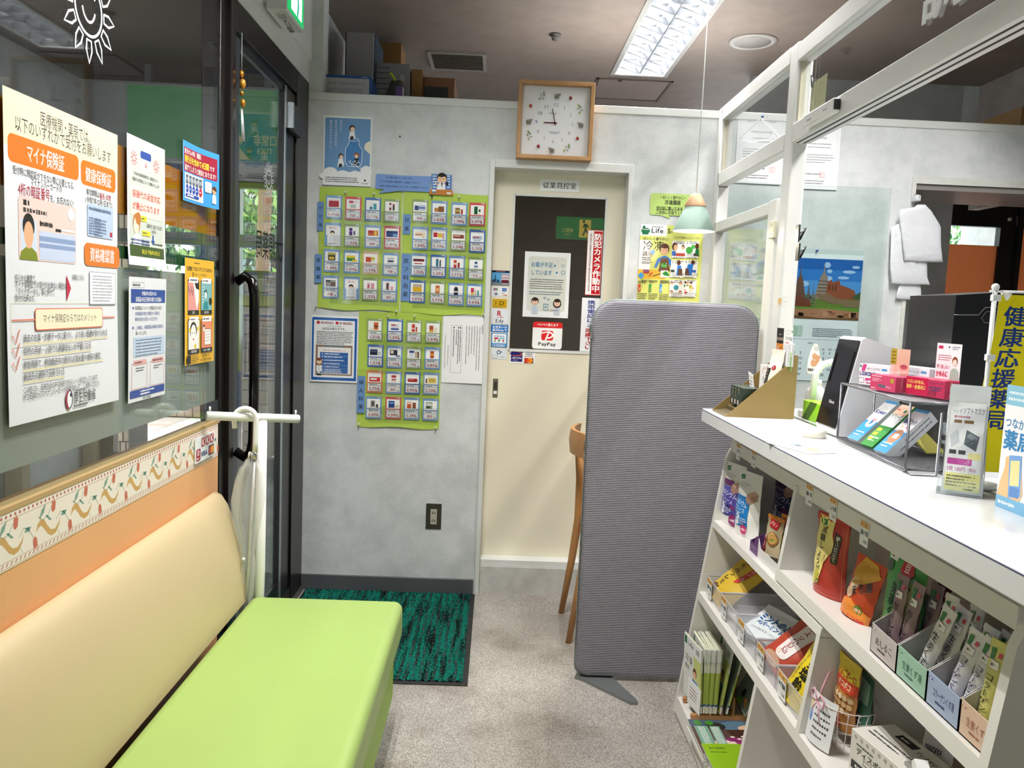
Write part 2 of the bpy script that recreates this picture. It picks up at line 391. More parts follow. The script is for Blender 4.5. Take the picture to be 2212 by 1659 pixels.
def floor_mat():
    m=bpy.data.materials.new('speckled_vinyl_floor'); m.use_nodes=True; n=m.node_tree; b=n.nodes['Principled BSDF']; tc=n.nodes.new('ShaderNodeTexCoord')
    def noise(s,d=2):
        t=n.nodes.new('ShaderNodeTexNoise'); t.inputs['Scale'].default_value=s; t.inputs['Detail'].default_value=d; n.links.new(tc.outputs['Object'],t.inputs['Vector']); return t
    def ramp(t,p0,c0,p1,c1):
        r=n.nodes.new('ShaderNodeValToRGB'); e=r.color_ramp.elements; e[0].position=p0; e[1].position=p1; e[0].color=(*lin(c0),1); e[1].color=(*lin(c1),1)
        n.links.new(t.outputs['Fac'],r.inputs['Fac']); return r
    a=ramp(noise(330,2),.42,'#8b8680',.6,'#c3beb7'); s=ramp(noise(2.2,5),.38,'#a29c98',.6,'#ffffff'); d=ramp(noise(5,6),.33,'#b9aca3',.48,'#ffffff')
    x=n.nodes.new('ShaderNodeMix'); x.data_type='RGBA'; x.blend_type='MULTIPLY'; x.inputs[0].default_value=.45
    n.links.new(a.outputs[0],x.inputs[6]); n.links.new(s.outputs[0],x.inputs[7])
    y=n.nodes.new('ShaderNodeMix'); y.data_type='RGBA'; y.blend_type='MULTIPLY'; y.inputs[0].default_value=.4
    n.links.new(x.outputs[2],y.inputs[6]); n.links.new(d.outputs[0],y.inputs[7]); n.links.new(y.outputs[2],b.inputs['Base Color'])
    rr=ramp(noise(4,5),.3,'#5a5a5a',.7,'#909090'); n.links.new(rr.outputs[0],b.inputs['Roughness']); return m
FLOORM=floor_mat()
WHITE=mat('#dfe2e0',.4,vary=.03); CREAM=mat('#e6e0cb',.45,vary=.025,vscale=3); TRIMW=mat('#dcdfdd',.4); ALU=mat('#e0e1df',.35,vary=.03,vscale=6)
BLACKF=mat('#100c0b',.28,spec=.4); BLACKF2=mat('#1a1514',.3); DARKG2=mat('#34383c',.4)
# ---------------------------------------------------------------- room shell
XL=-.87; YB=3.65; ZC=2.72; ZT=2.258; XP=.95
st(box('floor',FLOORM,-.93,3.6,-2.2,6.2,-.05,0))
LAMPS=[(.612,.918,3.54,4.79),(.612,.918,2.25,3.50),(1.40,1.70,1.75,3.0),(-.35,-.045,1.3,2.55)]
g=G(); xs=[(-.87,-.35),(-.045,.612),(.918,1.40),(1.70,3.6)]
for a0,a1 in xs: g.box(a0,a1,-2.2,6.2,ZC,ZC+.03)
for a0,a1,ys in ((.612,.918,(-2.2,2.25,3.50,3.54,4.79,6.2)),(-.35,-.045,(-2.2,1.3,2.55,6.2)),(1.40,1.70,(-2.2,1.75,3.0,6.2))):
    for i in range(0,len(ys),2): g.box(a0,a1,ys[i],ys[i+1],ZC,ZC+.03)
st(g.out('ceiling',CEIL))
g=G(); g.box(XL,-.04,YB,YB+.12,0,ZT-.034).box(-.04,.565,YB,YB+.12,1.972,ZT-.034).box(.565,1.863,YB,YB+.12,0,ZT-.034).box(1.863,2.75,YB,YB+.12,1.98,ZT-.034).box(2.75,3.6,YB,YB+.12,0,ZT-.034)
wb=st(g.out('wall_back',WALL)); 
st(box('trim_1',TRIMW,XL,3.6,YB-.006,YB+.126,ZT-.034,ZT,r=.003))
g=G().box(XL-.04,XL,3.69,6.2,0,ZC); st(g.out('wall_left_rear',WALL))
st(box('trim_2',WALL,XL,-.81,YB,YB+.1,ZT,ZC))
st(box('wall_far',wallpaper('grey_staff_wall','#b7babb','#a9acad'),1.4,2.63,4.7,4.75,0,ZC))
st(box('wall_far_soffit',WALL,2.63,3.6,4.7,4.75,2.12,ZC))
st(box('wall_right',WALL,3.55,3.6,-2.2,6.2,0,ZC)); st(box('wall_rear_room',WALL,-.87,1.4,6.15,6.2,0,ZC))
st(box('wall_front',WALL,-.93,3.6,-2.2,-2.15,0,ZC))
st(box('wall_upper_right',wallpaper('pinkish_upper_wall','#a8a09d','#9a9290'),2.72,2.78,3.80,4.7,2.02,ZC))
# baseboards
st(box('baseboard_back',mat('#55585c',.45),XL,-.065,YB-.012,YB,0,.072,r=.003))
st(box('baseboard_right',mat('#55585c',.45),.585,1.86,YB-.012,YB,0,.072))
# left wall under the window, bulkhead above the door
OR=mat('#e6ad78',.5,bump=.15,bscale=300,vary=.03,vscale=3)
st(box('wall_left',OR,XL-.06,XL,-2.2,2.52,0,.955))
g=G().box(XL-.06,XL,2.52,3.65,2.295,2.39); g.box(XL-.06,XL+.012,2.40-1.0,3.65,2.39,ZC); g.box(XL-.06,XL,-2.2,2.52,2.36,2.39); g.box(XL-.06,XL+.012,-2.2,1.4,2.39,ZC)
st(g.out('wall_left_bulkhead',WHITE))
# ---- decorative paper border
P0=.1255; n=15; LEN=n*P0; a=Art(LEN,.109,'#e9e0d4',step=2e-5)
a.rect(0,0,100,4.5,'#c8a878'); a.rect(0,16.5,100,17.6,'#b59a86'); a.rect(0,86,100,87,'#b59a86'); a.rect(0,96.5,100,98,'#c9ae8a')
L=a.l
for k in range(n*9):
    x=(k+.5)*100/(n*9); a.l=L; a.ell(x,10.5,.16,3.2,'#b0665a',8); a.l=L; a.poly([(x-.25,94.5),(x-.05,94.5),(x+.25,88.5),(x+.05,88.5)],'#b0706a')
def pX(k,f): return (k+f)*100/n
for k in range(n):
    a.l=L+1
    S=[(pX(k,x),y) for x,y in ((.0,62),(.06,47),(.15,40),(.24,44),(.32,57),(.42,68),(.54,70),(.64,62),(.70,52),(.66,66),(.56,78),(.44,80),(.33,73),(.23,60),(.15,52),(.08,54))]
    a.poly(S,'#c8a062')
    for (cx,cy,dx,dy,c) in ((.20,28,.10,-14,'#7fa08c'),(.36,44,.09,7,'#6f9a8a'),(.62,76,.06,11,'#7fa492'),(.80,48,.09,-3,'#6b9788')):
        a.l=L+2; a.poly([(pX(k,cx-dx),cy-dy*.9),(pX(k,cx-.03),cy-dy*.1-5),(pX(k,cx+dx),cy+dy*.9),(pX(k,cx+.03),cy+dy*.1+5)],c)
    a.l=L+2; a.line([(pX(k,x),y) for x,y in ((.08,34),(.2,44),(.34,40),(.44,26))],.07,'#7c9384'); a.l=L+2; a.line([(pX(k,x),y) for x,y in ((.58,54),(.7,42),(.82,48),(.94,66))],.07,'#7c9384')
    for (cx,cy,s) in ((.50,26,1),(.98,78,-1)):
        a.l=L+3; a.poly([(pX(k,cx-.055),cy+2*s),(pX(k,cx-.03),cy-12*s),(pX(k,cx-.0),cy-7*s),(pX(k,cx+.03),cy-14*s),(pX(k,cx+.045),cy-6*s),(pX(k,cx+.075),cy-8*s),(pX(k,cx+.05),cy+8*s),(pX(k,cx),cy+12*s),(pX(k,cx-.045),cy+9*s)],'#c4705c')
b_=a.build('trim_3',(XL+.001,2.517-LEN,.9555),(0,1,0),(0,0,-1)); st(b_)
# ---------------------------------------------------------------- left window and sliding door
win=bpy.data.objects.new('window_1',None); COL.objects.link(win); st(win)
box('frame',BLACKF,XL-.06,XL+.0,2.53,2.672,.0,2.295,win,r=.004)
box('frame',BLACKF2,XL-.004,XL+.012,2.585,2.605,.0,2.295,win)
box('frame',mat('#b89a6a',.5),XL-.03,XL+.002,-2.0,2.53,.952,.962,win)
box('frame',BLACKF,XL-.06,XL,-2.0,2.53,2.295,2.36,win)
box('pane',GLASS,XL-.012,XL-.006,-2.0,2.53,.96,2.295,win)
def film(name,h,z0,z1,tr=.35):
    m=bpy.data.materials.new(name); m.use_nodes=True; n=m.node_tree; n.nodes.clear(); o=n.nodes.new('ShaderNodeOutputMaterial')
    d=n.nodes.new('ShaderNodeBsdfDiffuse'); t=n.nodes.new('ShaderNodeBsdfTranslucent'); x=n.nodes.new('ShaderNodeMixShader')
    d.inputs[0].default_value=(*lin(h),1); t.inputs[0].default_value=(*lin(h),1); x.inputs[0].default_value=tr
    n.links.new(d.outputs[0],x.inputs[1]); n.links.new(t.outputs[0],x.inputs[2]); n.links.new(x.outputs[0],o.inputs[0])
    q=box('film',m,XL-.0142,XL-.0135,-2.0,2.53,z0,z1,win); return q
film('orange_film','#c97f14',1.535,1.69); film('green_film','#0f5e30',1.432,1.462); film('grey_film','#b6bab4',1.022,1.412,.25)
# shop sun emblem printed on the glass
def sun_emblem(name,c,rad,parent,col='#dfe6ea',x=XL-.004,mirror=False):
    a=Art(rad*2.8,rad*2.8,None)
    a.curve(50,50,24,24,0,360,2.6,col,28); a.l=0
    for k in range(12):
        t=R(k*30); cx,cy=50+37*math.cos(t),50+37*math.sin(t); dx,dy=math.cos(t),math.sin(t)
        a.l=0; a.line([(cx-dx*9-dy*4,cy-dy*9+dx*4),(cx-dy*5,cy+dx*5),(cx+dx*11,cy+dy*11),(cx+dy*5,cy-dx*5),(cx-dx*9+dy*4,cy-dy*9-dx*4)],2.4,col,True)
    a.l=0; a.curve(50,46,12,16,20,160,2.4,col,10); a.l=0; a.curve(42,40,3,4,180,360,2.2,col,6); a.l=0; a.curve(58,40,3,4,180,360,2.2,col,6)
    return a.build(name,(x,c[1]-rad*1.4,c[2]+rad*1.4),(0,1,0),(0,0,-1),parent=parent,thick=0)
p=at(196,18,x=XL); sun_emblem('sun_emblem',p,.082,win)
door=bpy.data.objects.new('door_1',None); COL.objects.link(door); st(door)
DS=mat('#3c4046',.3,.4)
box('frame',BLACKF,XL-.07,XL,3.45,3.65,0,2.295,door,r=.003); box('frame',BLACKF,XL-.07,XL,2.672,3.45,2.20,2.295,door,r=.003)
box('frame',mat('#2a3038',.25,.3),XL-.028,XL-.014,2.7,3.45,2.165,2.202,door)
box('stile',DS,XL-.035,XL-.008,2.672,2.735,.07,2.19,door,r=.003); box('stile',BLACKF2,XL-.035,XL-.008,3.29,3.45,.07,2.19,door,r=.003)
box('stile',mat('#9aa0a4',.3,.6),XL-.008,XL-.003,3.285,3.30,.07,2.19,door)
box('rail',BLACKF2,XL-.035,XL-.008,2.735,3.29,.04,.16,door); box('pane',GLASS,XL-.025,XL-.019,2.735,3.29,.16,2.19,door)
box('closer',mat('#26262a',.35),XL-.006,XL+.02,3.32,3.47,2.02,2.13,door,r=.004); box('closer',mat('#c8ccce',.25,.8),XL-.006,XL+.022,3.305,3.32,2.03,2.13,door)
g=G(); hy=2.69; g.tube([(XL,hy,1.40),(XL+.03,hy,1.42),(XL+.055,hy-.01,1.40),(XL+.064,hy-.015,1.36),(XL+.066,hy-.015,1.1),(XL+.064,hy-.015,.87),(XL+.055,hy-.01,.83),(XL+.03,hy,.81),(XL,hy,.83)],.0165,12)
g.out('handle',mat('#0c0b0b',.12),door)
box('track',mat('#6c6e6c',.35,.6),XL-.10,XL+.015,2.672,3.65,0,.012,door)
# reversed shop name on the door glass (written to be read from outside)
a=Art(.35,.115,None); a.text('太陽薬局',50,50,100,'#1c2420',w=96,a='c',b=.02); q=at(547,496,x=XL-.02)
a.build('lettering',(XL-.0185,at(607,500,x=XL-.02).y,q.z+.012),(0,-1,0),(0,0,-1),parent=door,thick=0)
for o in [o for o in door.children if o.name.startswith('lettering')]:
    pass
p=at(579,388,x=XL-.02); sun_emblem('sun_emblem',p,.05,door,x=XL-.017)
# ---------------------------------------------------------------- staff door in the back wall
dr=bpy.data.objects.new('door_2',None); COL.objects.link(dr); st(dr)
z1=1.972
box('casing',TRIMW,-.06,-.038,YB-.008,YB+.13,0,2.006,dr,r=.002); box('casing',TRIMW,.563,.583,YB-.008,YB+.13,0,2.006,dr,r=.002); box('casing',TRIMW,-.038,.563,YB-.008,YB+.13,z1-.004,2.006,dr,r=.002)
yd=YB+.10
A=at(1112.4,421,y=yd); Bq=at(1310,428,y=yd); C=at(1100,754,y=yd); wx0,wx1,wz0,wz1=A.x,Bq.x,C.z,A.z
g=G().box(-.038,wx0,yd,yd+.035,.13,z1).box(wx1,.563,yd,yd+.035,.13,z1).box(wx0,wx1,yd,yd+.035,wz1,z1).box(wx0,wx1,yd,yd+.035,.13,wz0)
g.out('panel',CREAM,dr)
for (x0,x1,a0,a1) in ((wx0-.006,wx0+.003,wz0-.006,wz1+.006),(wx1-.003,wx1+.006,wz0-.006,wz1+.006),(wx0,wx1,wz1-.003,wz1+.006),(wx0,wx1,wz0-.010,wz0+.003)):
    box('bead',TRIMW,x0,x1,yd-.004,yd+.004,a0,a1,dr)
box('pane',DARKG,wx0,wx1,yd+.008,yd+.013,wz0,wz1,dr)
box('sill',TRIMW,-.038,.563,YB+.03,yd+.0,.128,.160,dr,r=.002); box('base_board',mat('#bfc0bc',.5,vary=.12,vscale=20),-.038,.563,YB+.02,yd+.06,0,.128,dr)
dh=at(1070,838,y=yd); g=G().rbox(dh.x-.012,dh.x+.012,yd-.003,yd+.001,dh.z-.045,dh.z+.045,.002,2); hd=g.out('flush_pull',mat('#8a8578',.35,.8),dr)
box('latch',mat('#e8e8e6',.3),dh.x-.008,dh.x+.008,yd-.006,yd-.003,dh.z-.028,dh.z-.014,hd)
box('recess',mat('#4a463e',.4,.5),dh.x-.008,dh.x+.008,yd-.0045,yd-.003,dh.z-.006,dh.z+.028,hd)
# room name plate
a=Art(.182,.052,'#f7f8f8'); a.text('従業員控室',50,50,58,'#151515',w=86,a='c',b=.012)
p=at(1167,387,y=yd); tag(a.build('name_plate',(p.x,yd-.002,p.z),(1,0,0),(0,0,-1),GLOSSY,thick=.002),'white plate with black characters above the window of the cream door','sign')
# ---------------------------------------------------------------- doorway on the right and what lies behind it
g=G().box(1.845,1.863,YB-.008,YB+.13,0,2.012).box(1.863,3.6,YB-.008,YB+.13,1.98,2.012); dw=st(g.out('trim_4',mat('#d6d8d3',.4,vary=.06,vscale=30)))
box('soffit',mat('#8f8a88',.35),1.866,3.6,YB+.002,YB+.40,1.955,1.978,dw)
bd=bpy.data.objects.new('door_3',None); COL.objects.link(bd); st(bd)
Y3=4.95
def bx(nm,m,pxa,pya,pxb,pyb,y0,y1):
    A=at(pxa,pya,y=Y3); B=at(pxb,pyb,y=Y3); return box(nm,m,min(A.x,B.x),max(A.x,B.x),Y3+y0,Y3+y1,min(A.z,B.z),max(A.z,B.z),bd)
A=at(2092,488,y=Y3); B=at(2158,531,y=Y3); C=at(2158,700,y=Y3)
x0,x1=2.55,B.x; zt,zm,zb=A.z,B.z,.2
box('frame',BLACKF,x0,3.5,Y3,Y3+.05,zt,2.4,bd); box('frame',BLACKF,x1,x1+.10,Y3,Y3+.05,0,zt,bd); box('frame',BLACKF,x0,x1,Y3,Y3+.05,0,zb,bd)
OF=bpy.data.materials.new('orange_door_film'); OF.use_nodes=True; n=OF.node_tree; n.nodes.clear(); o_=n.nodes.new('ShaderNodeOutputMaterial'); d1=n.nodes.new('ShaderNodeBsdfDiffuse'); d2=n.nodes.new('ShaderNodeBsdfTranslucent'); mx_=n.nodes.new('ShaderNodeMixShader'); d1.inputs[0].default_value=d2.inputs[0].default_value=(*lin('#e6a878'),1); mx_.inputs[0].default_value=.35; n.links.new(d1.outputs[0],mx_.inputs[1]); n.links.new(d2.outputs[0],mx_.inputs[2]); n.links.new(mx_.outputs[0],o_.inputs[0])
box('pane',OF,x0,x1,Y3+.02,Y3+.025,zb,zm,bd); box('pane',GLASS,x0,x1,Y3+.02,Y3+.025,zm,zt,bd)
box('pane',OF,x1+.13,3.5,Y3+.02,Y3+.025,zb,zt,bd); box('frame',BLACKF,x1+.10,x1+.13,Y3-.02,Y3+.05,0,2.4,bd)
p=at(2179,474,y=Y3); G().lathe([(.014,0),(.016,.01),(.008,.02)],16,M=Matrix.Translation((p.x,Y3,p.z))@Matrix.Rotation(R(90),4,'X')).out('lock',mat('#b8b4a6',.25,.9),bd)
for px in (2195,2201):
    p=at(px,478,y=Y3); box('hinge',mat('#6a6a68',.3,.8),p.x-.004,p.x+.004,Y3-.012,Y3,p.z-.03,p.z+.03,bd)
st(box('trim_5',BLACKF,1.90,1.935,4.66,4.70,0,2.3))
# switch/electric outlet
p=at(921,1087,y=YB); t=thing('wall_outlet','dark metal electric outlet plate with two sockets low on the grey wall','outlet')
box('plate',mat('#57534d',.35,.7),p.x,p.x+.072,YB-.004,YB,p.z-.121,p.z,t,r=.0015)
ins=box('socket',mat('#b9b5a6',.4),p.x+.021,p.x+.051,YB-.007,YB-.004,p.z-.098,p.z-.026,t,r=.001)
for zz in (-.043,-.080):
    for xx in (.029,.040): box('slot',mat('#1c1a18',.5),p.x+xx,p.x+xx+.0035,YB-.0075,YB-.0065,p.z+zz-.006,p.z+zz+.006,ins)
for zz in (-.012,-.110): G().lathe([(.003,0),(.002,.001)],8,M=Matrix.Translation((p.x+.036,YB-.004,p.z+zz))@Matrix.Rotation(R(90),4,'X')).out('screw',mat('#888880',.3,.9),t)
# anchor plug on the wall
p=at(864,295,y=YB); tag(G().lathe([(.0035,0),(.004,.002),(.002,.004)],10,M=Matrix.Translation((p.x,YB,p.z))@Matrix.Rotation(R(90),4,'X')).out('wall_plug',mat('#3a3a38',.5)),'small dark plug in the bare wall right of the jar poster','plug')
# ---------------------------------------------------------------- ceiling things
WR=mat('#f4f6f7',.25,.0); LOUV=mat('#5c6066',.35,.3)
def ceiling_lamp(x0,x1,y0,y1,label,W=30):
    t=thing('ceiling_lamp',label,'ceiling light','recessed louvre lamps',loc=((x0+x1)/2,(y0+y1)/2,ZC)); cx=(x0+x1)/2; cy=(y0+y1)/2
    def L(nm,m,a,b,c,d,e,f): return box(nm,m,a-cx,b-cx,c-cy,d-cy,e-ZC,f-ZC,t)
    g=G(); w=.012
    for q in ((x0-.012,x0+w,y0-.012,y1+.012),(x1-w,x1+.012,y0-.012,y1+.012),(x0+w,x1-w,y0-.012,y0+w),(x0+w,x1-w,y1-w,y1+.012)): g.box(q[0]-cx,q[1]-cx,q[2]-cy,q[3]-cy,-.006,0)
    g.out('frame',mat('#c9c9c7',.4),t)
    g=G()
    for q in ((x0,x0+.003,y0,y1),(x1-.003,x1,y0,y1),(x0,x1,y0,y0+.003),(x0,x1,y1-.003,y1)): g.box(q[0]-cx,q[1]-cx,q[2]-cy,q[3]-cy,0,.085)
    g.box(x0-cx,x1-cx,y0-cy,y1-cy,.083,.086); g.out('housing',WR,t)
    n=9; cell=(y1-y0-2*w)/n; hw=(x1-x0)/2-w
    for i in range(n+1):
        y=y0+w+i*cell-cy
        for sx in (-1,1):
            m=sx*hw/2; h=hw/2-.002
            G().add([(m-h,y,0),(m+h,y,0),(m+h,y-.012,.040),(m+.035,y-.014,.032),(m-.035,y-.014,.032),(m-h,y-.012,.040),(m+h,y+.012,.040),(m+.035,y+.014,.032),(m-.035,y+.014,.032),(m-h,y+.012,.040)],[(0,5,4,3,2,1),(0,1,6,7,8,9)]).out('louvre',LOUV,t)
    box('louvre',LOUV,-.003,.003,y0-cy+w,y1-cy-w,.0,.040,t)
    for sx in (-1,1):
        for e in (0,1):
            xa=sx*(hw if e==0 else .003); xb=xa+(-sx if e==0 else sx)*.030
            G().add([(xa,y0-cy+w,0),(xa,y1-cy-w,0),(xb,y1-cy-w,.05),(xb,y0-cy+w,.05)],[(0,1,2,3)]).out('side_reflector',LOUV,t)
    for s in (-1,1):
        ld=bpy.data.lights.new('tube','AREA'); ld.shape='RECTANGLE'; ld.size=.032; ld.size_y=y1-y0-.05; ld.energy=W; ld.color=TUBE_COL; ld.spread=R(165)
        lo=bpy.data.objects.new('tube',ld); COL.objects.link(lo); lo.parent=t; lo.location=(s*(x1-x0)/4,0,.058)
    return t
ceiling_lamp(.612,.918,3.54,4.79,'long recessed ceiling light with white louvre cells above the clock wall',22)
ceiling_lamp(*LAMPS[1],'recessed ceiling light above the grey screen, next in the row',3.5)
ceiling_lamp(*LAMPS[2],'recessed ceiling light over the dispensary side of the partition',19)
ceiling_lamp(*LAMPS[3],'added unseen recessed light over the waiting bench, brightening the left wall',21)  # added lamp out of view, placed and powered to brighten the left wall
# vent grille
t=thing('ceiling_vent','grey slatted air vent in the ceiling above the stored boxes','vent')
k=(ZC-EYE)/(2.6-EYE); X0,X1,Y0,Y1=-.402*k,-.108*k,4.118*k,4.415*k
for q in ((X0,X1,Y0,Y0+.02),(X0,X1,Y1-.02,Y1),(X0,X0+.02,Y0+.02,Y1-.02),(X1-.02,X1,Y0+.02,Y1-.02)): box('frame',mat('#8d8780',.5),*q,ZC-.012,ZC,t)
box('duct',mat('#1c1a18',.8),X0+.02,X1-.02,Y0+.02,Y1-.02,ZC-.002,ZC-.001,t)
for i in range(12):
    y=Y0+.028+i*(Y1-Y0-.05)/12; g=G().box(-.5*(X1-X0)+.02,.5*(X1-X0)-.02,-.009,.009,-.0008,.0008,M=Matrix.Translation(((X0+X1)/2,y+.008,ZC-.009))@Matrix.Rotation(R(35),4,'X')); g.out('slat',mat('#7d766e',.5),t)
# hatch
t=thing('ceiling_hatch','brown square access hatch in the ceiling right of the clock','hatch')
X0,X1,Y0,Y1=.485*k,.902*k,4.455*k,4.874*k
for q in ((X0,X1,Y0,Y0+.014),(X0,X1,Y1-.014,Y1),(X0,X0+.014,Y0,Y1),(X1-.014,X1,Y0,Y1)): box('frame',mat('#5c4c48',.5),*q,ZC-.006,ZC,t)
box('panel',mat('#877872',.6),X0+.02,X1-.02,Y0+.02,Y1-.02,ZC-.004,ZC,t); G().lathe([(.012,0),(.008,-.008)],12,(X0+.14,Y0+.012,ZC-.006)).out('latch',mat('#2c2522',.5),t)
p=at(1199,74,z=ZC); t=thing('smoke_sensor','small dark sensor on the ceiling above the clock','sensor'); G().lathe([(.030,0),(.030,-.006),(.017,-.012),(.016,-.028),(.008,-.032)],20,(p.x,p.y,ZC)).out('body',mat('#3b3634',.5),t)
G().lathe([(.019,0),(.019,-.003)],16,(p.x,p.y,ZC-.018)).out('ring',mat('#6a6360',.4),t)
p=at(1627,89,z=ZC); t=thing('ceiling_speaker','round flat grey speaker grille in the ceiling above the partition','speaker')
G().lathe([(.118,0),(.116,-.007),(.090,-.010),(.088,-.006)],36,(p.x,p.y,ZC)).out('rim',mat('#b9b5b2',.4),t); G().lathe([(.088,0),(.086,-.008)],36,(p.x,p.y,ZC)).out('grille',mat('#9a9592',.7,bump=.6,bscale=400),t)
# ---------------------------------------------------------------- corridor and the place outside
st(box('floor_corridor',mat('#4b4d50',.25,vary=.25,vscale=60),-3.2,XL-.06,-2.2,6.0,-.06,0)); st(box('ceiling_corridor',mat('#5a5349',.7),-3.2,XL-.02,-2.2,6.1,2.85,2.9))
st(box('wall_corridor',wallpaper('pale_corridor_wall','#c9c9c9','#bcbcbe'),-3.12,-3.06,-2.2,6.0,0,2.85))
for i,y in enumerate((5.93,4.99)): tag(G().rbox(-3.06,-2.95,y,y+.11,0,2.0,.012,3).out('pillar',mat('#b5a488',.5,vary=.08)),('tan wooden pillar at the far corner of the corridor wall','tan wooden pillar further forward on the corridor wall')[i],'pillar')
YE=6.0
ew=bpy.data.objects.new('window_2',None); COL.objects.link(ew); st(ew)
fr=mat('#16191c',.3)
A=at(245,985,y=YE); x0,x1=A.x,-.99; zs=.12
box('frame',fr,-3.06,x0,YE,YE+.08,0,2.35,ew); box('frame',fr,x0,x1,YE,YE+.08,0,zs,ew); box('frame',fr,x1,XL,YE,YE+.08,0,2.35,ew)
box('frame',fr,-3.06,XL,YE,YE+.08,2.13,2.22,ew); box('frame',mat('#8d908e',.3,.5),x0,x1,YE-.03,YE+.06,1.70,1.79,ew)
zt_=2.13
for xm in (-1.97,-1.47): box('frame',fr,xm,xm+.05,YE,YE+.08,zs,zt_,ew)
box('pane',GLASS,x0,x1,YE+.03,YE+.036,zs,zt_,ew)
st(box('wall_corridor_end',mat('#9a9a99',.6),-3.12,XL-.04,YE,YE+.1,2.22,2.9))
# hanging sign
t=thing('exit_guide_sign','large green emergency exit sign hanging in the corridor beyond the glass','sign')
Ys=5.5; A=at(275,182,y=Ys); B=at(612,352,y=Ys); W_=B.x-A.x; H_=A.z-B.z
box('case',mat('#8d8f8e',.4),A.x-.02,B.x+.02,Ys,Ys+.1,B.z-.02,A.z+.02,t); box('bracket',mat('#6d6f6e',.4),A.x+.1,A.x+.14,Ys+.03,Ys+.07,A.z,2.85,t); box('bracket',mat('#6d6f6e',.4),B.x-.14,B.x-.1,Ys+.03,Ys+.07,A.z,2.85,t)
def exit_face(W_,H_,flip=False):
    a=Art(W_,H_,'#1f9a4c'); 
    a.rect(53,8,76,100,'#f1e27a') ; a.poly([(53,100),(76,100),(82,84),(76,70),(53,86)],'#0d7a52')
    a.rect(0,0,52.5,100,'#1f9a4c') if False else None
    return a
a=Art(W_,H_,'#2aa355'); X=100*(at(520,300,y=Ys).x-A.x)/W_
a.rect(X-16,38,X-2,92,'#efe27c'); a.ell(X-8,47,2.2,5,'#0f6a3c'); a.poly([(X-10,53),(X-5,54),(X-2,64),(X-5,68),(X-8,64),(X-7,74),(X-3,86),(X-5,90),(X-9,80),(X-12,84),(X-16,84),(X-16,80),(X-12,78),(X-11,66),(X-13,62),(X-15,66),(X-17,64),(X-13,56)],'#0f6a3c'); a.poly([(X-2,60),(X+3,72),(X-2,74)],'#efe27c'); a.poly([(X-14,98),(X-2,78),(X+6,98)],'#efe27c')
X2=100*(at(573,300,y=Ys).x-A.x)/W_; a.text('非常口',X2,70,17,'#f0ec86',a='c',b=.03,w=15.5); a.text('EXIT',X2,84.5,11,'#f0ec86',a='c',b=.02,w=10.5)
me_=a.build('face',(A.x,Ys-.002,A.z),(1,0,0),(0,0,-1),GLOSSY,t)
# plaza
pv=bpy.data.objects.new('plaza_paving',None); COL.objects.link(pv); st(pv)
cols=['#e9dedb','#dfd3d2','#efe8e4','#d8b9ae','#e3cdc5']
tm={}
TS=.42
for i in range(13):
    for j in range(13):
        c=rnd.choice(cols); k_=(c,)
        if k_ not in tm: tm[k_]=G().rbox(-TS/2+.006,TS/2-.006,-TS/2+.006,TS/2-.006,-.03,0,.004,1).mesh('tile'); tm[k_].materials.append(mat(c,.5))
        o=link('tile',tm[k_],pv); o.location=(-5.2+i*TS,6.35+j*TS,-.01)
st(box('ground_outside',mat('#a8a3a0',.8),-14,6,6.1,24,-.08,-.034))
# tiled low wall + brick pier outside
bw=thing('planter_wall','low wall of upright brown tiles across the bright plaza','wall'); box('core',mat('#5a4a40',.8),-6,2.5,8.67,8.9,0,.86,bw)
bm_=[G().rbox(-.039,.039,-.012,.0,-.10,.10,.003,1).mesh('tile') for _ in range(3)]
for m_,c in zip(bm_,('#8d7460','#7d6653','#9a8069')): m_.materials.append(mat(c,.6))
for r_ in range(3):
    for i in range(58):
        o=link('tile',rnd.choice(bm_),bw); o.location=(-5.2+i*.086,8.67,.105+.212*r_)
pr=thing('brick_pier','brown brick pier just outside the corridor window','pier'); xa=at(249,960,y=6.5).x; xb=at(274,960,y=6.5).x; box('core',mat('#3c3530',.8),xa,xb-.004,6.55,6.9,-.02,2.6,pr)
for r_ in range(22):
    off=.0 if r_%2 else .5
    n_=2
    for i in range(-1,3):
        u0=(i+off)/n_; u1=u0+1/n_; u0,u1=max(0,u0),min(1,u1)
        if u1-u0<.1: continue
        G().rbox(xa+(xb-xa)*u0+.004,xa+(xb-xa)*u1-.004,6.535,6.56,r_*.115,r_*.115+.105,.003,1).out('brick',mat(rnd.choice(['#8f7a6c','#84705f','#98826f']),.7),pr)
xa2=at(517,680,y=6.5).x; xb2=at(545,680,y=6.5).x
pr=thing('brick_pier','brown brick pier seen through the shop door glass','pier'); box('core',mat('#4a3f38',.8),xa2,xb2+.1,6.60,6.9,-.02,1.55,pr)
for r_ in range(13):
    for i in range(-1,3):
        u0=(i+(.5 if r_%2 else 0))*.11; x_=max(xa2,xa2+u0); x__=min(xb2+.1,xa2+u0+.105)
        if x__-x_<.02: continue
        G().rbox(x_,x__,6.585,6.61,r_*.115,r_*.115+.105,.003,1).out('brick',mat(rnd.choice(['#a08a78','#93806c','#a89482']),.7),pr)
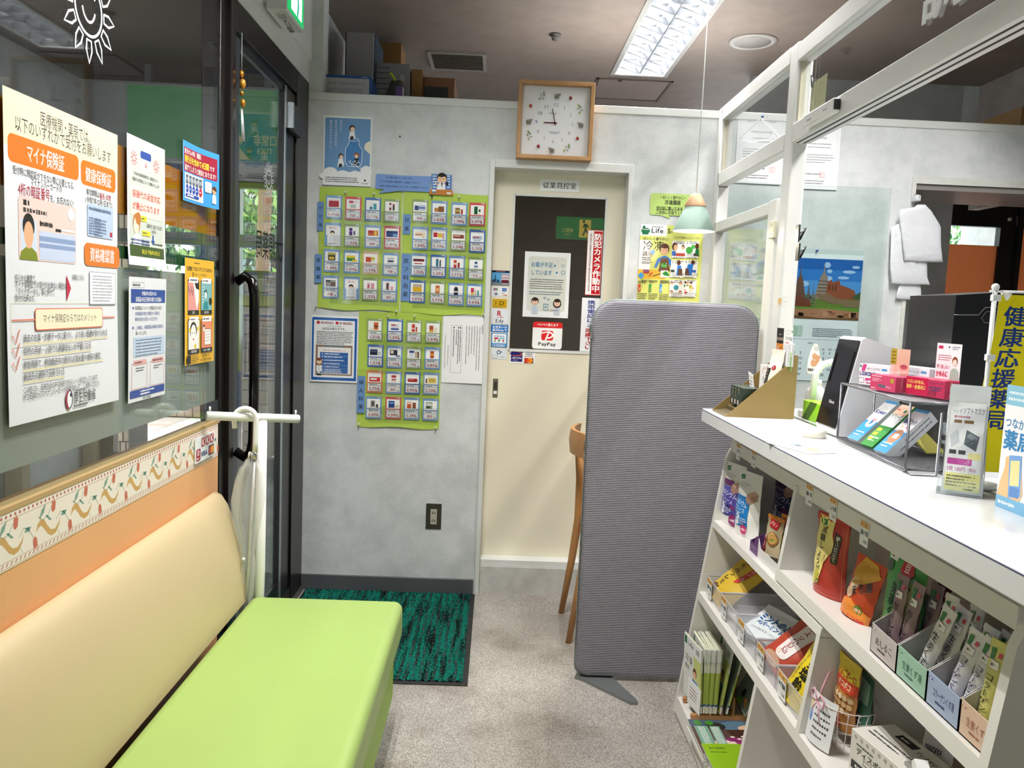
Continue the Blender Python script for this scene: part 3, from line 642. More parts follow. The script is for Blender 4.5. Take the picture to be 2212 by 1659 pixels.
# trees and pale building
def leaves(name,c,r,n,cols,parent,size=.09,seed=1,flat=.6):
    q=random.Random(seed); gs=[G() for _ in cols]
    for i in range(n):
        d=V((q.gauss(0,1),q.gauss(0,1),q.gauss(0,flat))); d=d.normalized()*(q.random()**.4)
        p=V((c[0]+d.x*r[0],c[1]+d.y*r[1],c[2]+d.z*r[2])); e=Euler((q.uniform(0,6),q.uniform(0,6),q.uniform(0,6))).to_matrix()
        s_=size*q.uniform(.6,1.2); k_=q.randrange(len(cols))
        gs[k_].add([p+e@V(v)*s_ for v in ((-.5,0,0),(0,.22,.05),(.5,0,0),(0,-.22,.05))],[(0,1,2,3)])
    for g_,h_ in zip(gs,cols):
        o=g_.out(name,mat(h_,.5),parent); o['kind']='stuff'
t=thing('plaza_tree','leafy tree with brown trunk outside beyond the shop door glass','tree'); b=at(568,600,y=9.0)
G().tube([(b.x,9.0,0),(b.x-.02,9.0,1.2),(b.x+.02,9.0,2.6),(b.x,9.0,3.3)],[.085,.08,.07,.05],10).out('trunk',mat('#8a6a50',.8,bump=.5,bscale=30),t)
leaves('foliage',(b.x,9.0,3.25),(1.5,.9,.75),1700,('#a9c43f','#86ab3a','#5f8a35'),t,.16,3)
t=thing('hedge_trees','dense green trees beyond the plaza left of the building','trees'); 
for k_,(x_,z_) in enumerate(((-7.0,2.2),(-5.2,2.4),(-3.9,2.2))):
    G().tube([(x_,14,0),(x_+.1,14,2.5)],.12,8).out('trunk',mat('#4d4238',.8),t); leaves('foliage',(x_,14,z_+.4),(1.6,.9,1.5),1500,('#6f9a5a','#3d6640','#9dbf6a'),t,.22,10+k_)
bl=thing('pale_building','pale building with tiled upper wall and ribbed lower wall beyond the tree','building')
bc=at(570,560,y=17); z0=at(570,497,y=17).z
box('upper_wall',mat('#e9eef2',.5),bc.x-1.6,bc.x+3.5,17,19,z0,8,bl); box('lower_wall',mat('#c9d6da',.4),bc.x-1.6,bc.x+3.5,17.3,19,0,z0,bl)
for i in range(26): box('rib',mat('#dfe8ea',.4),bc.x-1.6+i*.2,bc.x-1.53+i*.2,17.2,17.3,0,z0,bl)
# tree behind the back door window
t=thing('garden_tree','green tree with dark forked trunk outside the small back door window','tree'); b=at(2125,520,y=9.5)
G().tube([(b.x-.6,9.5,0),(b.x-.15,9.5,b.z-.5),(b.x+.05,9.5,b.z-.1),(b.x+.35,9.5,b.z+.5)],[.14,.12,.09,.06],8).tube([(b.x-.12,9.5,b.z-.45),(b.x-.1,9.5,b.z),(b.x+.0,9.5,b.z+.6)],[.07,.05,.04],8).out('trunk',mat('#3d3a45',.8),t)
leaves('foliage',(b.x,10.3,b.z+.1),(2.0,.8,1.2),2200,('#5a9a4a','#8cc070','#2f6a3c'),t,.12,21)
# sign behind the viewer, seen only as a reflection in the staff door window
t=thing('exit_sign','small lit green exit sign on the wall behind the viewer','sign'); Yq=-2.14
VY=2*(YB+.11)-Yq; A=at(1202,468,y=VY); Bq=at(1202,516,y=VY); Ws,Hs=.86,A.z-Bq.z
box('case',mat('#8d8f8e',.4),A.x-.015,A.x+Ws+.015,Yq-.01,Yq+.03,Bq.z-.015,A.z+.015,t)
LS=bpy.data.materials.new('lit_green_sign'); LS.use_nodes=True; n=LS.node_tree; b=n.nodes['Principled BSDF']; q=n.nodes.new('ShaderNodeAttribute'); q.attribute_name='Col'; n.links.new(q.outputs['Color'],b.inputs['Base Color']); n.links.new(q.outputs['Color'],b.inputs['Emission Color']); b.inputs['Emission Strength'].default_value=5.0
a=Art(Ws,Hs,'#0d8a44'); a.rect(52,10,68,90,'#efd95a'); P_=lambda L:[(x*.42+37,y) for x,y in L]; a.ell(62,18,1.8,7,'#0d5a2c'); a.poly(P_([(52,26),(58,28),(63,44),(59,46),(56,40),(57,58),(63,80),(58,82),(53,62),(48,70),(38,72),(38,66),(46,63),(50,50),(48,40),(44,46),(41,44),(46,32)]),'#0d5a2c'); a.text('非常口',84,60,20,'#e6dc7a',a='c',w=16,b=.02); a.text('EXIT',84,78,11,'#e6dc7a',a='c')
a.build('face',(A.x+Ws,Yq+.032,A.z),(-1,0,0),(0,0,-1),LS,t)
# ---------------------------------------------------------------- sheets laid out from survey points
class Sheet(Art):
    def __init__(s,plane,v,px,py,W,H,bg='#ffffff',bow=0,**k):
        s.pl,s.pv=plane,v; p=at(px,py,**{plane:v}); s.o=p; Art.__init__(s,W,H,bg,**k)
    def q(s,px,py):
        p=at(px,py,**{s.pl:s.pv}); h=(p.y-s.o.y) if s.pl=='x' else (p.x-s.o.x)
        return (100*h/s.W,100*(s.o.z-p.z)/s.H)
    def tx(s,t,p0,p1,size,col='#333333',b=.008,a=None):
        x0,y0=s.q(*p0); x1,y1=s.q(*p1); return s.text(t,x0,(y0+y1)/2,size,col,w=x1-x0,b=b)
    def vt(s,t,p0,p1,col='#333333',b=.008,size=None):
        'vertical text from the top point to the bottom point'
        x0,y0=s.q(*p0); x1,y1=s.q(*p1); e=(y1-y0)/len(t)
        return s.text(t,(x0+x1)/2,y0,size or e,col,b=b,vert=True,w=y1-y0)
    def qr(s,p0,p1,col,r=0):
        x0,y0=s.q(*p0); x1,y1=s.q(*p1)
        return s.rr(x0,y0,x1,y1,r,col) if r else s.rect(x0,y0,x1,y1,col)
    def bs(s,p0,p1,rows,size,col='#555555',seed=1):
        x0,y0=s.q(*p0); x1,y1=s.q(*p1); dy=(y1-y0)/max(1,rows-1) if rows>1 else 0
        return s.bars(x0,y0,x1-x0,rows,dy,size,col,seed)
    def hang(s,name,label,cat,m=None,group=None,warp=None,off=.0012,parent=None):
        p=s.o
        if s.pl=='x': o=s.build(name,(s.pv+off,p.y,p.z),(0,1,0),(0,0,-1),m,parent,warp)
        else: o=s.build(name,(p.x,s.pv-off,p.z),(1,0,0),(0,0,-1),m,parent,warp)
        return tag(o,label,cat,group) if label else o
XG=XL-.006
def curl(u,v): return .004*(u*u)+.003*(v-.5)**2
# big poster on the window ---------------------------------------------------
a=Sheet('x',XG,1,183,.416,.600,'#e3e6eb')
a.rect(0,0,100,16.5,'#eae0c4')
a.tx('医療機関・薬局では、',(82,254),(196,301),4.9,'#3c3c3c'); a.tx('以下のいずれかで受付をお願いします',(27,263),(235,342),4.9,'#3c3c3c')
a.qr((12,284),(166,391),'#dc7a26',3); a.tx('マイナ保険証',(53,326),(135,358),6,'#ffffff',.02); a.qr((170,343),(245,418),'#dc7a26',3); a.tx('健康保険証',(180,372),(236,396),5.4,'#ffffff',.02)
a.tx('受付時に顔認証ができない際に必要となる、',(23,362),(160,406),2.7,'#444444',0); a.tx('マイナンバーカードの',(62,391),(130,410),2.7,'#444444',0)
a.tx('4桁の暗証番号',(35,402),(104,428),4.2,'#b3344c',.012); a.tx('を、お忘れなく!',(104,428),(155,440),2.8,'#444444',0)
a.tx('有効期限は',(182,412),(211,422),2.5,'#444444',0); a.tx('最長1年間',(211,422),(235,430),2.5,'#b3344c',.01); a.tx('(令和7年12月1日まで)',(180,428),(238,445),2.5,'#444444',0)
a.qr((35,420),(161,571),'#eccfc8',2); a.bs((46,436),(66,441),1,1.9,'#222222'); a.bs((46,452),(122,465),1,1.6,'#444444')
a.qr((40,471),(77,543),'#cfdcec',0); x,y=a.q(58,495); a.ell(x,y-1.0,4.6,3.9,'#1c1a1c'); a.ell(x,y+1.6,3.6,4.0,'#e8b28c'); a.poly([(x-7,y+9.4),(x-6,y+7),(x-2,y+5.4),(x+2,y+5.4),(x+6,y+7),(x+7,y+9.4)],'#7d8a1e'); a.rect(x-1.6,y+4,x+1.6,y+5.8,'#e8b28c')
a.qr((81,498),(159,568),'#c6d3ec'); a.rect(*a.q(81,520),*a.q(159,520.5),'#8aa0c8'); a.rect(*a.q(81,534),*a.q(159,534.7),'#8aa0c8'); a.bs((82,484),(112,486),2,1.2,'#333333'); a.qr((116,494),(128,502),'#222222'); a.qr((129,495),(158,504),'#f7f7f7'); a.circ(*a.q(149,464),3,'#f8f8f8')
a.qr((184,438),(240,518),'#b9cdea',1); a.bs((187,448),(236,462),2,.9,'#5c6b88',3); a.bs((187,470),(215,508),7,.8,'#5c6b88',4); a.bs((200,474),(226,512),6,.8,'#5c6b88',5); a.qr((233,502),(238,513),'#b02a44')
a.qr((178,523),(254,580),'#dc7a26',3); a.tx('資格確認書',(190,547),(243,558),5.4,'#ffffff',.02)
a.frame(3,62.5,72,76,.25,'#e8e2c4'); 
for i,(t,x1) in enumerate((('何らかの事情で、',78),('マイナ保険証での受付が出来ない場合は',140),('「マイナポータル」等と併せて',115),('受付が出来ます。',76))): a.tx(t,(28,600+i*14.5),(x1,600+i*14.5+(2 if i<3 else 1)),2.5,'#444444',0)
x,y=a.q(140,622); a.poly([(x,y-4.5),(x+4,y),(x,y+4.5)],'#c02a48'); a.tx('詳細はこちら',(152,597),(178,601),2,'#444444',0)
a.qr((189,586),(246,658),'#9aa2ae'); a.qr((190,587.5),(245,656),'#fbfbfd'); a.bs((196,596),(240,650),9,.7,'#9aa0aa',9)
x,y=a.q(140,688); a.rect(3,y-.2,96,y+.2,'#d9694f'); a.qr((71,666),(218,706),'#d9694f',1.5); a.qr((72.5,668),(217,704),'#f4ebcb',1.4); a.tx('マイナ保険証ならではのメリット',(88,687),(205,686),3.1,'#3c3c3c')
for i,(t,x1) in enumerate((('過去のお薬・診療データに基づく、より良い医療が受けられる',228),('突然の手術・入院でも高額支払いが不要になる',193),('救急現場で、救急搬送中の適切な応急処置や病院の選定、',218),('搬送先の病院で活用される',135))):
    y0=730+i*29-(3 if i==3 else 0); dy=-(x1-46)*.04*(1+i*.6); x0,yy=a.q(46,y0+2); 
    if i<3: a.line([(x0-8,yy-1.2),(x0-5.5,yy+1.2),(x0-2.6,yy-3)],.6,'#d9694f')
    p0=(46,y0+1); X0,Y0_=a.q(*p0); k=a.q(x1,y0-14-i*4)[0]; a.rect(X0,Y0_+1.6,k,Y0_+1.9,'#e7d68c'); a.text(t,X0,Y0_,2.75,'#3c3c3c',w=k-X0,b=.006)
for i,t in enumerate(('この他にも、日常生活の中で利用できるシーンが広がっています。','ぜひ日頃からマイナンバーカードを持ち歩いて、ご活用ください!')): a.text(t,10,a.q(30,846+i*15.5)[1],2.45,'#444444',w=68)
a.text('厚生労働省',52,95.4,4.6,'#222222',w=22,b=.006); a.bars(52,98.2,21,1,1,.8,'#444444'); a.bars(54,92.9,14,1,1,.7,'#444444')
a.ell(47.5,95.6,3.1,3.3,'#a03048'); a.ell(48.4,95.6,2.4,2.9,'#f2f4f8'); a.ell(49.4,94,1,.8,'#2a2c50'); a.curve(47.6,95.4,3,3.2,-80,80,.7,'#2a2c50')
a.hang('window_poster','large white poster with orange boxes and cream header on the window glass','poster',GLOSSY,warp=lambda u,v:.001+.004*abs(v-.62)*(.4+u))
# long narrow sheet on container fees ----------------------------------------
a=Sheet('x',XG,271,286,.212,.302,'#e0e3e7'); a.rect(4.5,5,95.5,93,'#cdd5cc'); a.rect(4.5,84,95.5,93,'#41562a')
for cx,cy in ((17,17),(75,17)): 
    a.circ(cx,cy,4.2,'#c65a6a'); a.circ(cx,cy,2.9,'#cdd5cc')
    for k in range(10): t=R(36*k); a.l-=1; a.line([(cx+5.2*math.cos(t),cy+3.7*math.sin(t)),(cx+8*math.cos(t),cy+5.6*math.sin(t))],1.4,'#c65a6a')
a.rr(35,13,59,24,3,'#fbfbfb'); a.rr(33,9,61,15,3,'#2b4fa0'); a.text('¥',47,19.5,7,'#c03a4a',a='c',b=.02)
a.text('「令和6年度調剤報酬改定」薬局窓口での',13,28.5,2.9,'#3a3a3a',w=66); a.text('容器代の有償化について説明いたします',12,33,3.2,'#3a3a3a',w=72,b=.01)
a.rr(7,37,93,61,4,'#f5ecd4'); a.text('容器代の返金対応',12,44,6.4,'#c9283e',w=74,b=.03); a.text('が廃止になります',12,53.5,6.4,'#c9283e',w=72,b=.03)
a.rr(34,60,48,64.5,1,'#f1e43a'); a.bars(36,62.3,10,1,1,2,'#444444'); a.ell(22,67,9,8,'#c07a3a'); a.ell(21,69,7,6.5,'#f6dcc6'); a.ell(26,63,7,5,'#c07a3a'); a.poly([(12,84),(14,77),(20,75),(27,75),(33,78),(34,84)],'#f8f8f8')
a.rr(6,77,62,87,2,'#f4f4f8') if False else None
a.text('容器代を 返金 する方式',48,67,3.6,'#333333',w=42,b=.01); a.text('(過去)',60,71,2.8,'#333333',w=14); a.line([(65,74),(65,79)],3,'#2b4fa0'); a.poly([(60,78.5),(70,78.5),(65,82)],'#2b4fa0'); a.rr(36,71.5,58,75.5,1,'#f1e43a'); a.bars(38,73.5,18,1,1,1.8,'#444444')
a.bars(8,80,50,2,2.6,1.9,'#2b3f80',4); a.bars(66,81,28,1,1,1.4,'#444444',6); a.text('廃止日 令和6年10月1日',34,88.6,4.2,'#e7e23a',w=48,b=.02)
a.hang('window_poster','narrow grey-green sheet with a drawn pill bottle taped on the window glass','poster',GLOSSY,warp=lambda u,v:.002+.012*max(0,v-.75)**2*16*.3)
# blue and crimson sheet -------------------------------------------------------
a=Sheet('x',XG,393,301,.222,.162,'#3f9be0',step=5e-5); a.rect(3,10,96,50,'#a01e3a') 
a.text('処方せんの有効期間は',5,16,10,'#ffffff',w=55,b=.02); a.text('発行日を含めて4日間',5,29,13,'#f2e53a',w=72,b=.04); a.text('です',78,30,10,'#ffffff',w=12,b=.02); a.text('過ぎてしまうと無効となります!',5,43,11,'#ffffff',w=88,b=.02)
a.rect(5,52,62,95,'#f3f6fa')
for i in range(5): a.rect(8+i*10.5,55,16.5+i*10.5,70,'#5c6878'); a.text(str(i+1)+'日',12.2+i*10.5,62,7,'#ffffff',a='c',b=.01); a.ell(12.2+i*10.5,78,4.4,7.4,'#2746a8' if i<4 else '#b8283e'); a.bars(9.4+i*10.5,78,5.6,1,1,3,'#e8eef8')
a.poly([(6,89),(10,85),(10,86.5),(46,86.5),(46,85),(50,89),(46,93),(46,91.5),(10,91.5),(10,93)],'#2746a8'); a.bars(12,89,32,1,1,3.2,'#ffffff'); a.rr(66,55,82,74,2,'#f6f8fa'); a.bars(68,60,12,3,4.4,2.2,'#4a5a78',5)
a.face(88,68,5,'#5c3a22','#eab48c','#f6f8fa')
a.hang('window_poster','curling bright blue sheet with crimson heading beside the black window post','poster',GLOSSY,warp=lambda u,v:.002+.05*max(0,u-.35)**2)
# yellow comic sheet -----------------------------------------------------------
a=Sheet('x',XG,397,556,.212,.302,'#e9b52f',step=5e-5); a.bars(32,4,28,1,1,1.2,'#222222'); a.text('自覚無く"カスハラ"しているかも?',6,9.5,4.6,'#1a1a1a',w=88,b=.04); a.text('こんなこと、していませんか?',30,14.5,3,'#1a1a1a',w=44,b=.01); a.poly([(26,12.5),(28.5,12.5),(28.5,16),(27.2,17.5),(26,16)],'#1a1a1a')
pal=[('#e89a98','#1c1c1c'),('#7fb6bc','#d8ecee'),('#f0f0ec','#e7c62c'),('#e88a66','#f4f2ee')]
for i in range(4):
    x0=9+44*(i%2); y0=20+37*(i//2); x1=x0+39; y1=y0+33
    a.rect(x0,y0,x1,y1,'#1c1c1c'); a.rect(x0+1,y0+1,x1-1,y1-4.5,pal[i][0])
    if i==0: a.poly([(x0+18,y0+1),(x0+38,y0+1),(x0+38,y0+20),(x0+30,y0+28),(x0+24,y0+14)],'#f6f4f0'); a.poly([(x0+22,y0+1),(x0+38,y0+1),(x0+38,y0+9),(x0+28,y0+8)],'#1c1c1c'); [a.line([(x0+2+4*k,y0+6+3*(k%2)),(x0+5+4*k,y0+12+3*(k%2))],.9,'#1c1c1c') for k in range(5)]
    if i==1: a.ell(x0+17,y0+13,6,4.6,'#1c4a50'); a.ell(x0+17,y0+14,4.6,3.4,'#d8ecee'); a.poly([(x0+8,y0+28),(x0+11,y0+20),(x0+23,y0+20),(x0+27,y0+28)],'#2b8a98'); a.ell(x0+33,y0+20,5,4,'#1c1c1c'); [a.line([(x0+3,y0+6+3*k),(x0+12,y0+6+3*k)],.6,'#f6f6f6') for k in range(6)]
    if i==2: a.ell(x0+18,y0+11,12,8.6,'#1c1c1c'); a.ell(x0+18,y0+14,9.5,9,'#f8f6f0'); a.ell(x0+14,y0+13,1,.8,'#1c1c1c'); a.ell(x0+22,y0+13,1,.8,'#1c1c1c'); a.ell(x0+18,y0+19,2.2,1,'#c05040'); a.circ(x0+5,y0+10,3,'#e7c62c'); a.circ(x0+33,y0+9,3,'#e7c62c'); a.circ(x0+24,y0+26,3.4,'#e7c62c')
    if i==3: a.rect(x0+12,y0+10,x0+34,y0+26,'#f4f2ee'); a.frame(x0+12,y0+10,x0+34,y0+26,.6,'#1c1c1c'); [a.line([(x0+15,y0+13+3*k),(x0+30,y0+12+3*k)],.5,'#555555') for k in range(4)]; a.ell(x0+9,y0+9,4.5,3.4,'#1c1c1c'); a.ell(x0+9,y0+10,3.4,2.6,'#f8e4d0')
    a.rr(x0+4,y0-2.4,x1-4,y0+2.6,1.5,'#fbfbf8'); a.bars(x0+7,y0+.1,x1-x0-14,1,1,2,'#1c1c1c',i+2); a.text(('暴言','威圧脅迫','過度な要求','SNSへの投稿')[i],x0+19.5,y1-2.3,2.8,'#f6f6f6',a='c')
a.rr(4,91,17,99,1,'#1c1c1c'); a.bars(19,92.5,26,4,1.8,.9,'#222222'); a.text('お客様も働く人も、',55,93,2.8,'#1a1a1a',w=30,b=.02); a.text('お互いに尊重される社会へ。',48,97,2.8,'#1a1a1a',w=44,b=.02)
a.hang('window_poster','yellow comic strip sheet with four drawn panels on the window glass','poster',GLOSSY,warp=lambda u,v:.002+.006*u*u)
# white and navy sheet ---------------------------------------------------------
a=Sheet('x',XG,272,597,.212,.302,'#e0e3e8'); a.frame(8,4,39,8.5,.4,'#444444'); a.bars(10,6.3,27,1,1,2.2,'#333333'); a.rect(5,9.5,97,20.5,'#22489a'); a.text('令和6年10月からの',52,12.8,4,'#ffffff',w=40,a='c',b=.02); a.text('医薬品の自己負担の新たな仕組み',52,17.6,4.3,'#ffffff',w=70,a='c',b=.02)
for i,(t,c,x0,w_) in enumerate((('後発医薬品(ジェネリック医薬品)があるお薬で、','#333333',15,76),('先発医薬品の処方を希望される場合は、','#22489a',15,70),('特別の料金をお支払いいただきます。','#22489a',15,64),('この機会に、後発医薬品の積極的な利用をお','#22489a',17,76),('願いいたします。','#333333',17,32))):
    y=24.6+i*4.5+(2.2 if i>2 else 0); a.text(t,x0,y,3.4,c,w=w_,b=.01 if c!='#333333' else 0)
    if i in (0,3): a.rect(9,y-1,12,y+1,'#22489a')
a.rect(12,48,96,64,'#bccfe8'); a.bars(17,50.5,74,6,2.5,1.3,'#4a5468',7)
for x0 in (8,56): a.frame(x0,69,x0+40,90,.5,'#c87878'); a.rect(x0+5,66.5,x0+37,70.5,'#e3a9a6'); a.bars(x0+7,68.5,28,1,1,2,'#3a2a2a',x0); a.bars(x0+10,73,24,2,2,1,'#555555',x0)
a.rect(4,92,97,0+97.2,'#22489a') if False else a.rect(4,90.6,97,96.6,'#22489a'); a.bars(30,92.4,40,2,2.3,1.5,'#ffffff',8); a.text('厚生労働省',37,98.3,2.3,'#222222',w=22)
a.hang('window_poster','white sheet with navy bands hung below the pill bottle sheet','poster',GLOSSY,warp=lambda u,v:.002+.004*(1-v))
# card logo plate on the border
a=Art(.155,.075,'#e9eef2',step=6e-5); a.rr(4,46,26,94,3,'#a81c30'); a.circ(15,62,5,'#ffffff'); a.circ(15,62,3,'#a81c30'); a.bars(8,84,14,1,1,7,'#ffffff'); 
for i,x in enumerate((30,53,76)): a.rr(x,8,x+19,44,2,'#b01a30'); a.line([(x+5,14),(x+6,38)],3,'#ffffff'); a.line([(x+14,12),(x+7,26),(x+15,40)],2.4,'#ffffff')
a.text('VISA',29,72,28,'#1c2f80',w=32,b=.04); a.rr(68,52,96,92,2,'#1a1a1a'); a.circ(77,72,8,'#d8281e'); a.circ(87,72,8,'#f0a020')
p=at(421,951,x=XL+.004); tag(a.build('card_logo_plate',(XL+.006,p.y,p.z+.004),(0,1,0),(.0,-.02,-1),GLOSSY,thick=.003),'small clear plate of payment card logos on the flowered border','sticker')
# ---------------------------------------------------------------- back wall sheets
a=Sheet('y',YB,700,249,.2135,.302,'#f4f6f7'); a.rect(3,3,97,98,'#f4f6f7'); a.rect(3,3,97,80,'#6f9ccb')
q=a.q
a.vt('あなたと、',(737.5,259),(736.5,289),'#eef4fa',.01); a.vt('あなたの大切な人が、',(727,259),(725,322),'#eef4fa',.01); a.vt('飲み込まれないように。',(716.5,259),(713.5,326),'#eef4fa',.01)
def Q(x,y): return q(660+x/5.53,220+y/5.53)
a.poly([Q(700,560),Q(715,500),Q(760,475),Q(790,480),Q(775,630),Q(740,600)],'#f1edd8')
a.poly([Q(530,460),Q(560,437),Q(620,440),Q(640,465),Q(640,520),Q(680,580),Q(670,740),Q(640,780),Q(510,770),Q(475,720),Q(480,560),Q(515,510)],'#4b86c6')
a.line([Q(530,460),Q(560,437),Q(620,440),Q(640,465),Q(640,520),Q(680,580),Q(670,740),Q(640,780),Q(510,770),Q(475,720),Q(480,560),Q(515,510)],1.3,'#e8f0f8',True)
x,y=Q(580,455); a.ell(x,y,10,2.2,'#5a92cc'); a.curve(x,y,10,2.2,0,360,1,'#e8f0f8')
for (cx,cy,h_,r_) in ((560,320,'#4a3226',6.5),(425,650,'#4a3226',5.4),(612,640,'#9a5f2c',5.6)):
    x,y=Q(cx,cy); 
    if cy==640: a.poly([(x-4,y+4),(x+4,y+4),(x+5,y+14),(x-6,y+15)],'#2b2f3a'); a.ell(x,y,r_,r_*.72,h_); a.ell(x-.5,y+1.8,r_*.6,r_*.5,'#f4dccb')
    else: a.poly([(x-4.5,y+4),(x+4,y+3),(x+7,y+12),(x+4,y+16),(x-7,y+16)],'#f6f8fa'); a.poly([(x-3,y+11),(x+3,y+11),(x+3,y+16),(x-5,y+16)],'#2b2f3a'); a.ell(x,y,r_,r_*.72,h_); a.ell(x+.8,y+1.2,r_*.72,r_*.5,'#f4dccb')
q2=random.Random(3)
for i in range(26): x,y=Q(q2.uniform(490,650),q2.uniform(705,760)); a.ell(x,y,1.3,.7,'#f6f6f2',6); a.l-=1
for i in range(16): x,y=Q(q2.uniform(510,680),q2.uniform(765,820)); a.ell(x,y,1.1,.7,'#f6f6f2',6); a.l-=1
a.l+=1
for (cx,cy,rx,ry) in ((16,82,15,8),(42,84,14,6),(68,85,16,7),(90,79,12,9),(80,86,18,6),(5,87,12,5)): a.ell(cx,cy,rx,ry,'#f4f6f7'); 
a.rect(3,86,97,98,'#f4f6f7'); a.bars(6,89,70,3,2.9,1.7,'#3a4048',4); a.circ(88,91.4,2.2,'#333333'); a.text('厚生労働省',81,96,2.4,'#222222',w=14,b=.01)
a.hang('wall_poster','blue poster of drawn pharmacists around a glass pill jar','poster',GLOSSY,warp=lambda u,v:.002+.006*(v**3))
# speech bubble notice
a=Art(.245,.062,None); sc=5.53
A0=at(660+838/sc,220+855/sc,y=YB); 
def B(x,y): p=at(660+x/sc,220+y/sc,y=YB); return (100*(p.x-A0.x)/.245,100*(A0.z-p.z)/.062)
a.poly([B(845,880),B(860,862),B(1180,885),B(1510,895),B(1480,1080),B(1110,1068),B(870,1097),B(945,1048),B(845,1040),B(836,1020)],'#7ba0dc'); a.text('OTC取り扱いしております。',*B(962,905),16,'#141c38',w=B(1300,0)[0]-B(962,0)[0],b=.02); a.text('どうぞお気軽に薬剤師へご相談ください。',*B(885,953),16,'#141c38',w=B(1385,0)[0]-B(885,0)[0],b=.02); a.text('お買い求めの場合はステッカーをお取りください',*B(883,1006),16,'#141c38',w=B(1478,0)[0]-B(883,0)[0],b=.02)
tag(a.build('notice',(A0.x,YB-.010,A0.z),(1,0,0),(0,0,-1)),'blue speech bubble notice above the green price sheets','notice')
A1=at(660+1475/sc,220+860/sc,y=YB); W1,H1=.113,.103; a=Art(W1,H1,None)
def B(x,y): p=at(660+x/sc,220+y/sc,y=YB); return (100*(p.x-A1.x)/W1,100*(A1.z-p.z)/H1)
a.poly([B(1508,865),B(1750,880),B(1745,1060),B(1508,1060)],'#5c86c6'); 
for i in range(5):
    for j in (0,1,4): x,y=B(1522+j*43+(0 if j<3 else 0),885+i*33); a.l-=1 if (i or j) else 0; a.rect(x,y,x+11,y+5,'#dce8f4')
a.l+=1; cx,cy=B(1632,925); a.ell(cx,cy-4,20,22,'#241c1c'); a.ell(cx,cy+3,17.5,18,'#f0c8a0'); a.ell(cx-2,cy-15,15,8,'#241c1c'); a.ell(cx+21,cy+20,5,10,'#241c1c'); a.curve(cx-7,cy+2,3,3,180,360,1.4,'#333333'); a.curve(cx+7,cy+2,3,3,180,360,1.4,'#333333'); a.curve(cx,cy+10,4,3,10,170,1.4,'#b04040')
a.poly([B(1565,1055),B(1590,985),B(1620,965),B(1640,965),B(1670,990),B(1672,1055)],'#f6f8f8'); a.poly([B(1620,970),B(1632,1035),B(1642,970)],'#3a3f50'); a.line([B(1595,1000),B(1560,985),B(1562,960)],5,'#f0c8a0')
a.poly([B(1500,1050),B(1750,1055),B(1770,1125),B(1472,1108)],'#c9803c'); a.poly([B(1515,1052),B(1560,1054),B(1560,1092),B(1515,1090)],'#f3f6f8'); a.poly([B(1515,1075),B(1560,1076),B(1560,1092),B(1515,1090)],'#3f8ab8'); a.poly([B(1690,1085),B(1740,1088),B(1740,1108),B(1690,1105)],'#f3f6f8')
tag(a.build('cutout_picture',(A1.x,YB-.013,A1.z),(1,0,0),(0,0,-1)),'paper cutout of a smiling pharmacist at an orange counter above the green sheets','picture')
# green pocket sheets with price cards
VINYL=bpy.data.materials.new('green_vinyl_sheet'); VINYL.use_nodes=True; b=VINYL.node_tree.nodes['Principled BSDF']; b.inputs['Base Color'].default_value=(*lin('#b3cf55'),1); b.inputs['Roughness'].default_value=.28
def pocket(px,py,W,H,label,seed,catrows):
    o=at(px,py,y=YB); t=thing('pocket_sheet',label,'wall organizer','green pocket sheets')
    q=random.Random(seed); ph=[q.uniform(0,6) for _ in range(4)]
    def wf(u,v): return .003+.0016*math.sin(u*7+ph[0])*math.sin(v*9+ph[1])+.0012*math.sin(v*23+ph[2])+ (.0022 if abs(v-.5)<.012 else 0)+.008*max(0,v-.93)*8*math.sin(u*PI)
    G().grid(lambda u,v:(o.x+W*u,YB-wf(u,v),o.z-H*v+.004*math.sin(u*9+ph[3])*(v>.99)+.003*math.sin(u*6+ph[1])*(v<.01)),48,60).out('sheet',VINYL,t)
    for r in range(4):     # clear pocket strips
        z=o.z-H*(.125+.212*r)-.105
        G().grid(lambda u,v:(o.x+.055+(W-.062)*u,YB-.0095-.0012*math.sin(u*12+r),z+.075*(1-v)),24,2).out('pocket',PLASTIC,t)
    for (x,z) in catrows:
        pass
    return t,o
BOX_=[
 dict(px=691,py=402,W=.369,H=.543,l='upper left green pocket sheet with cold and stomach medicine cards',seed=1,org=(660,400)),
 dict(px=872,py=413,W=.379,H=.541,l='upper right green pocket sheet with eye and skin medicine cards',seed=2,org=(660,400)),
 dict(px=776,py=671,W=.378,H=.528,l='lower green pocket sheet with cards for women, pinned under the other two',seed=3,org=(660,660))]
FR={'b':'#4a74b4','l':'#7da5d2','r':'#d45a5e','g':'#93ac6c','c':'#ecc79a','o':'#e08a55'}
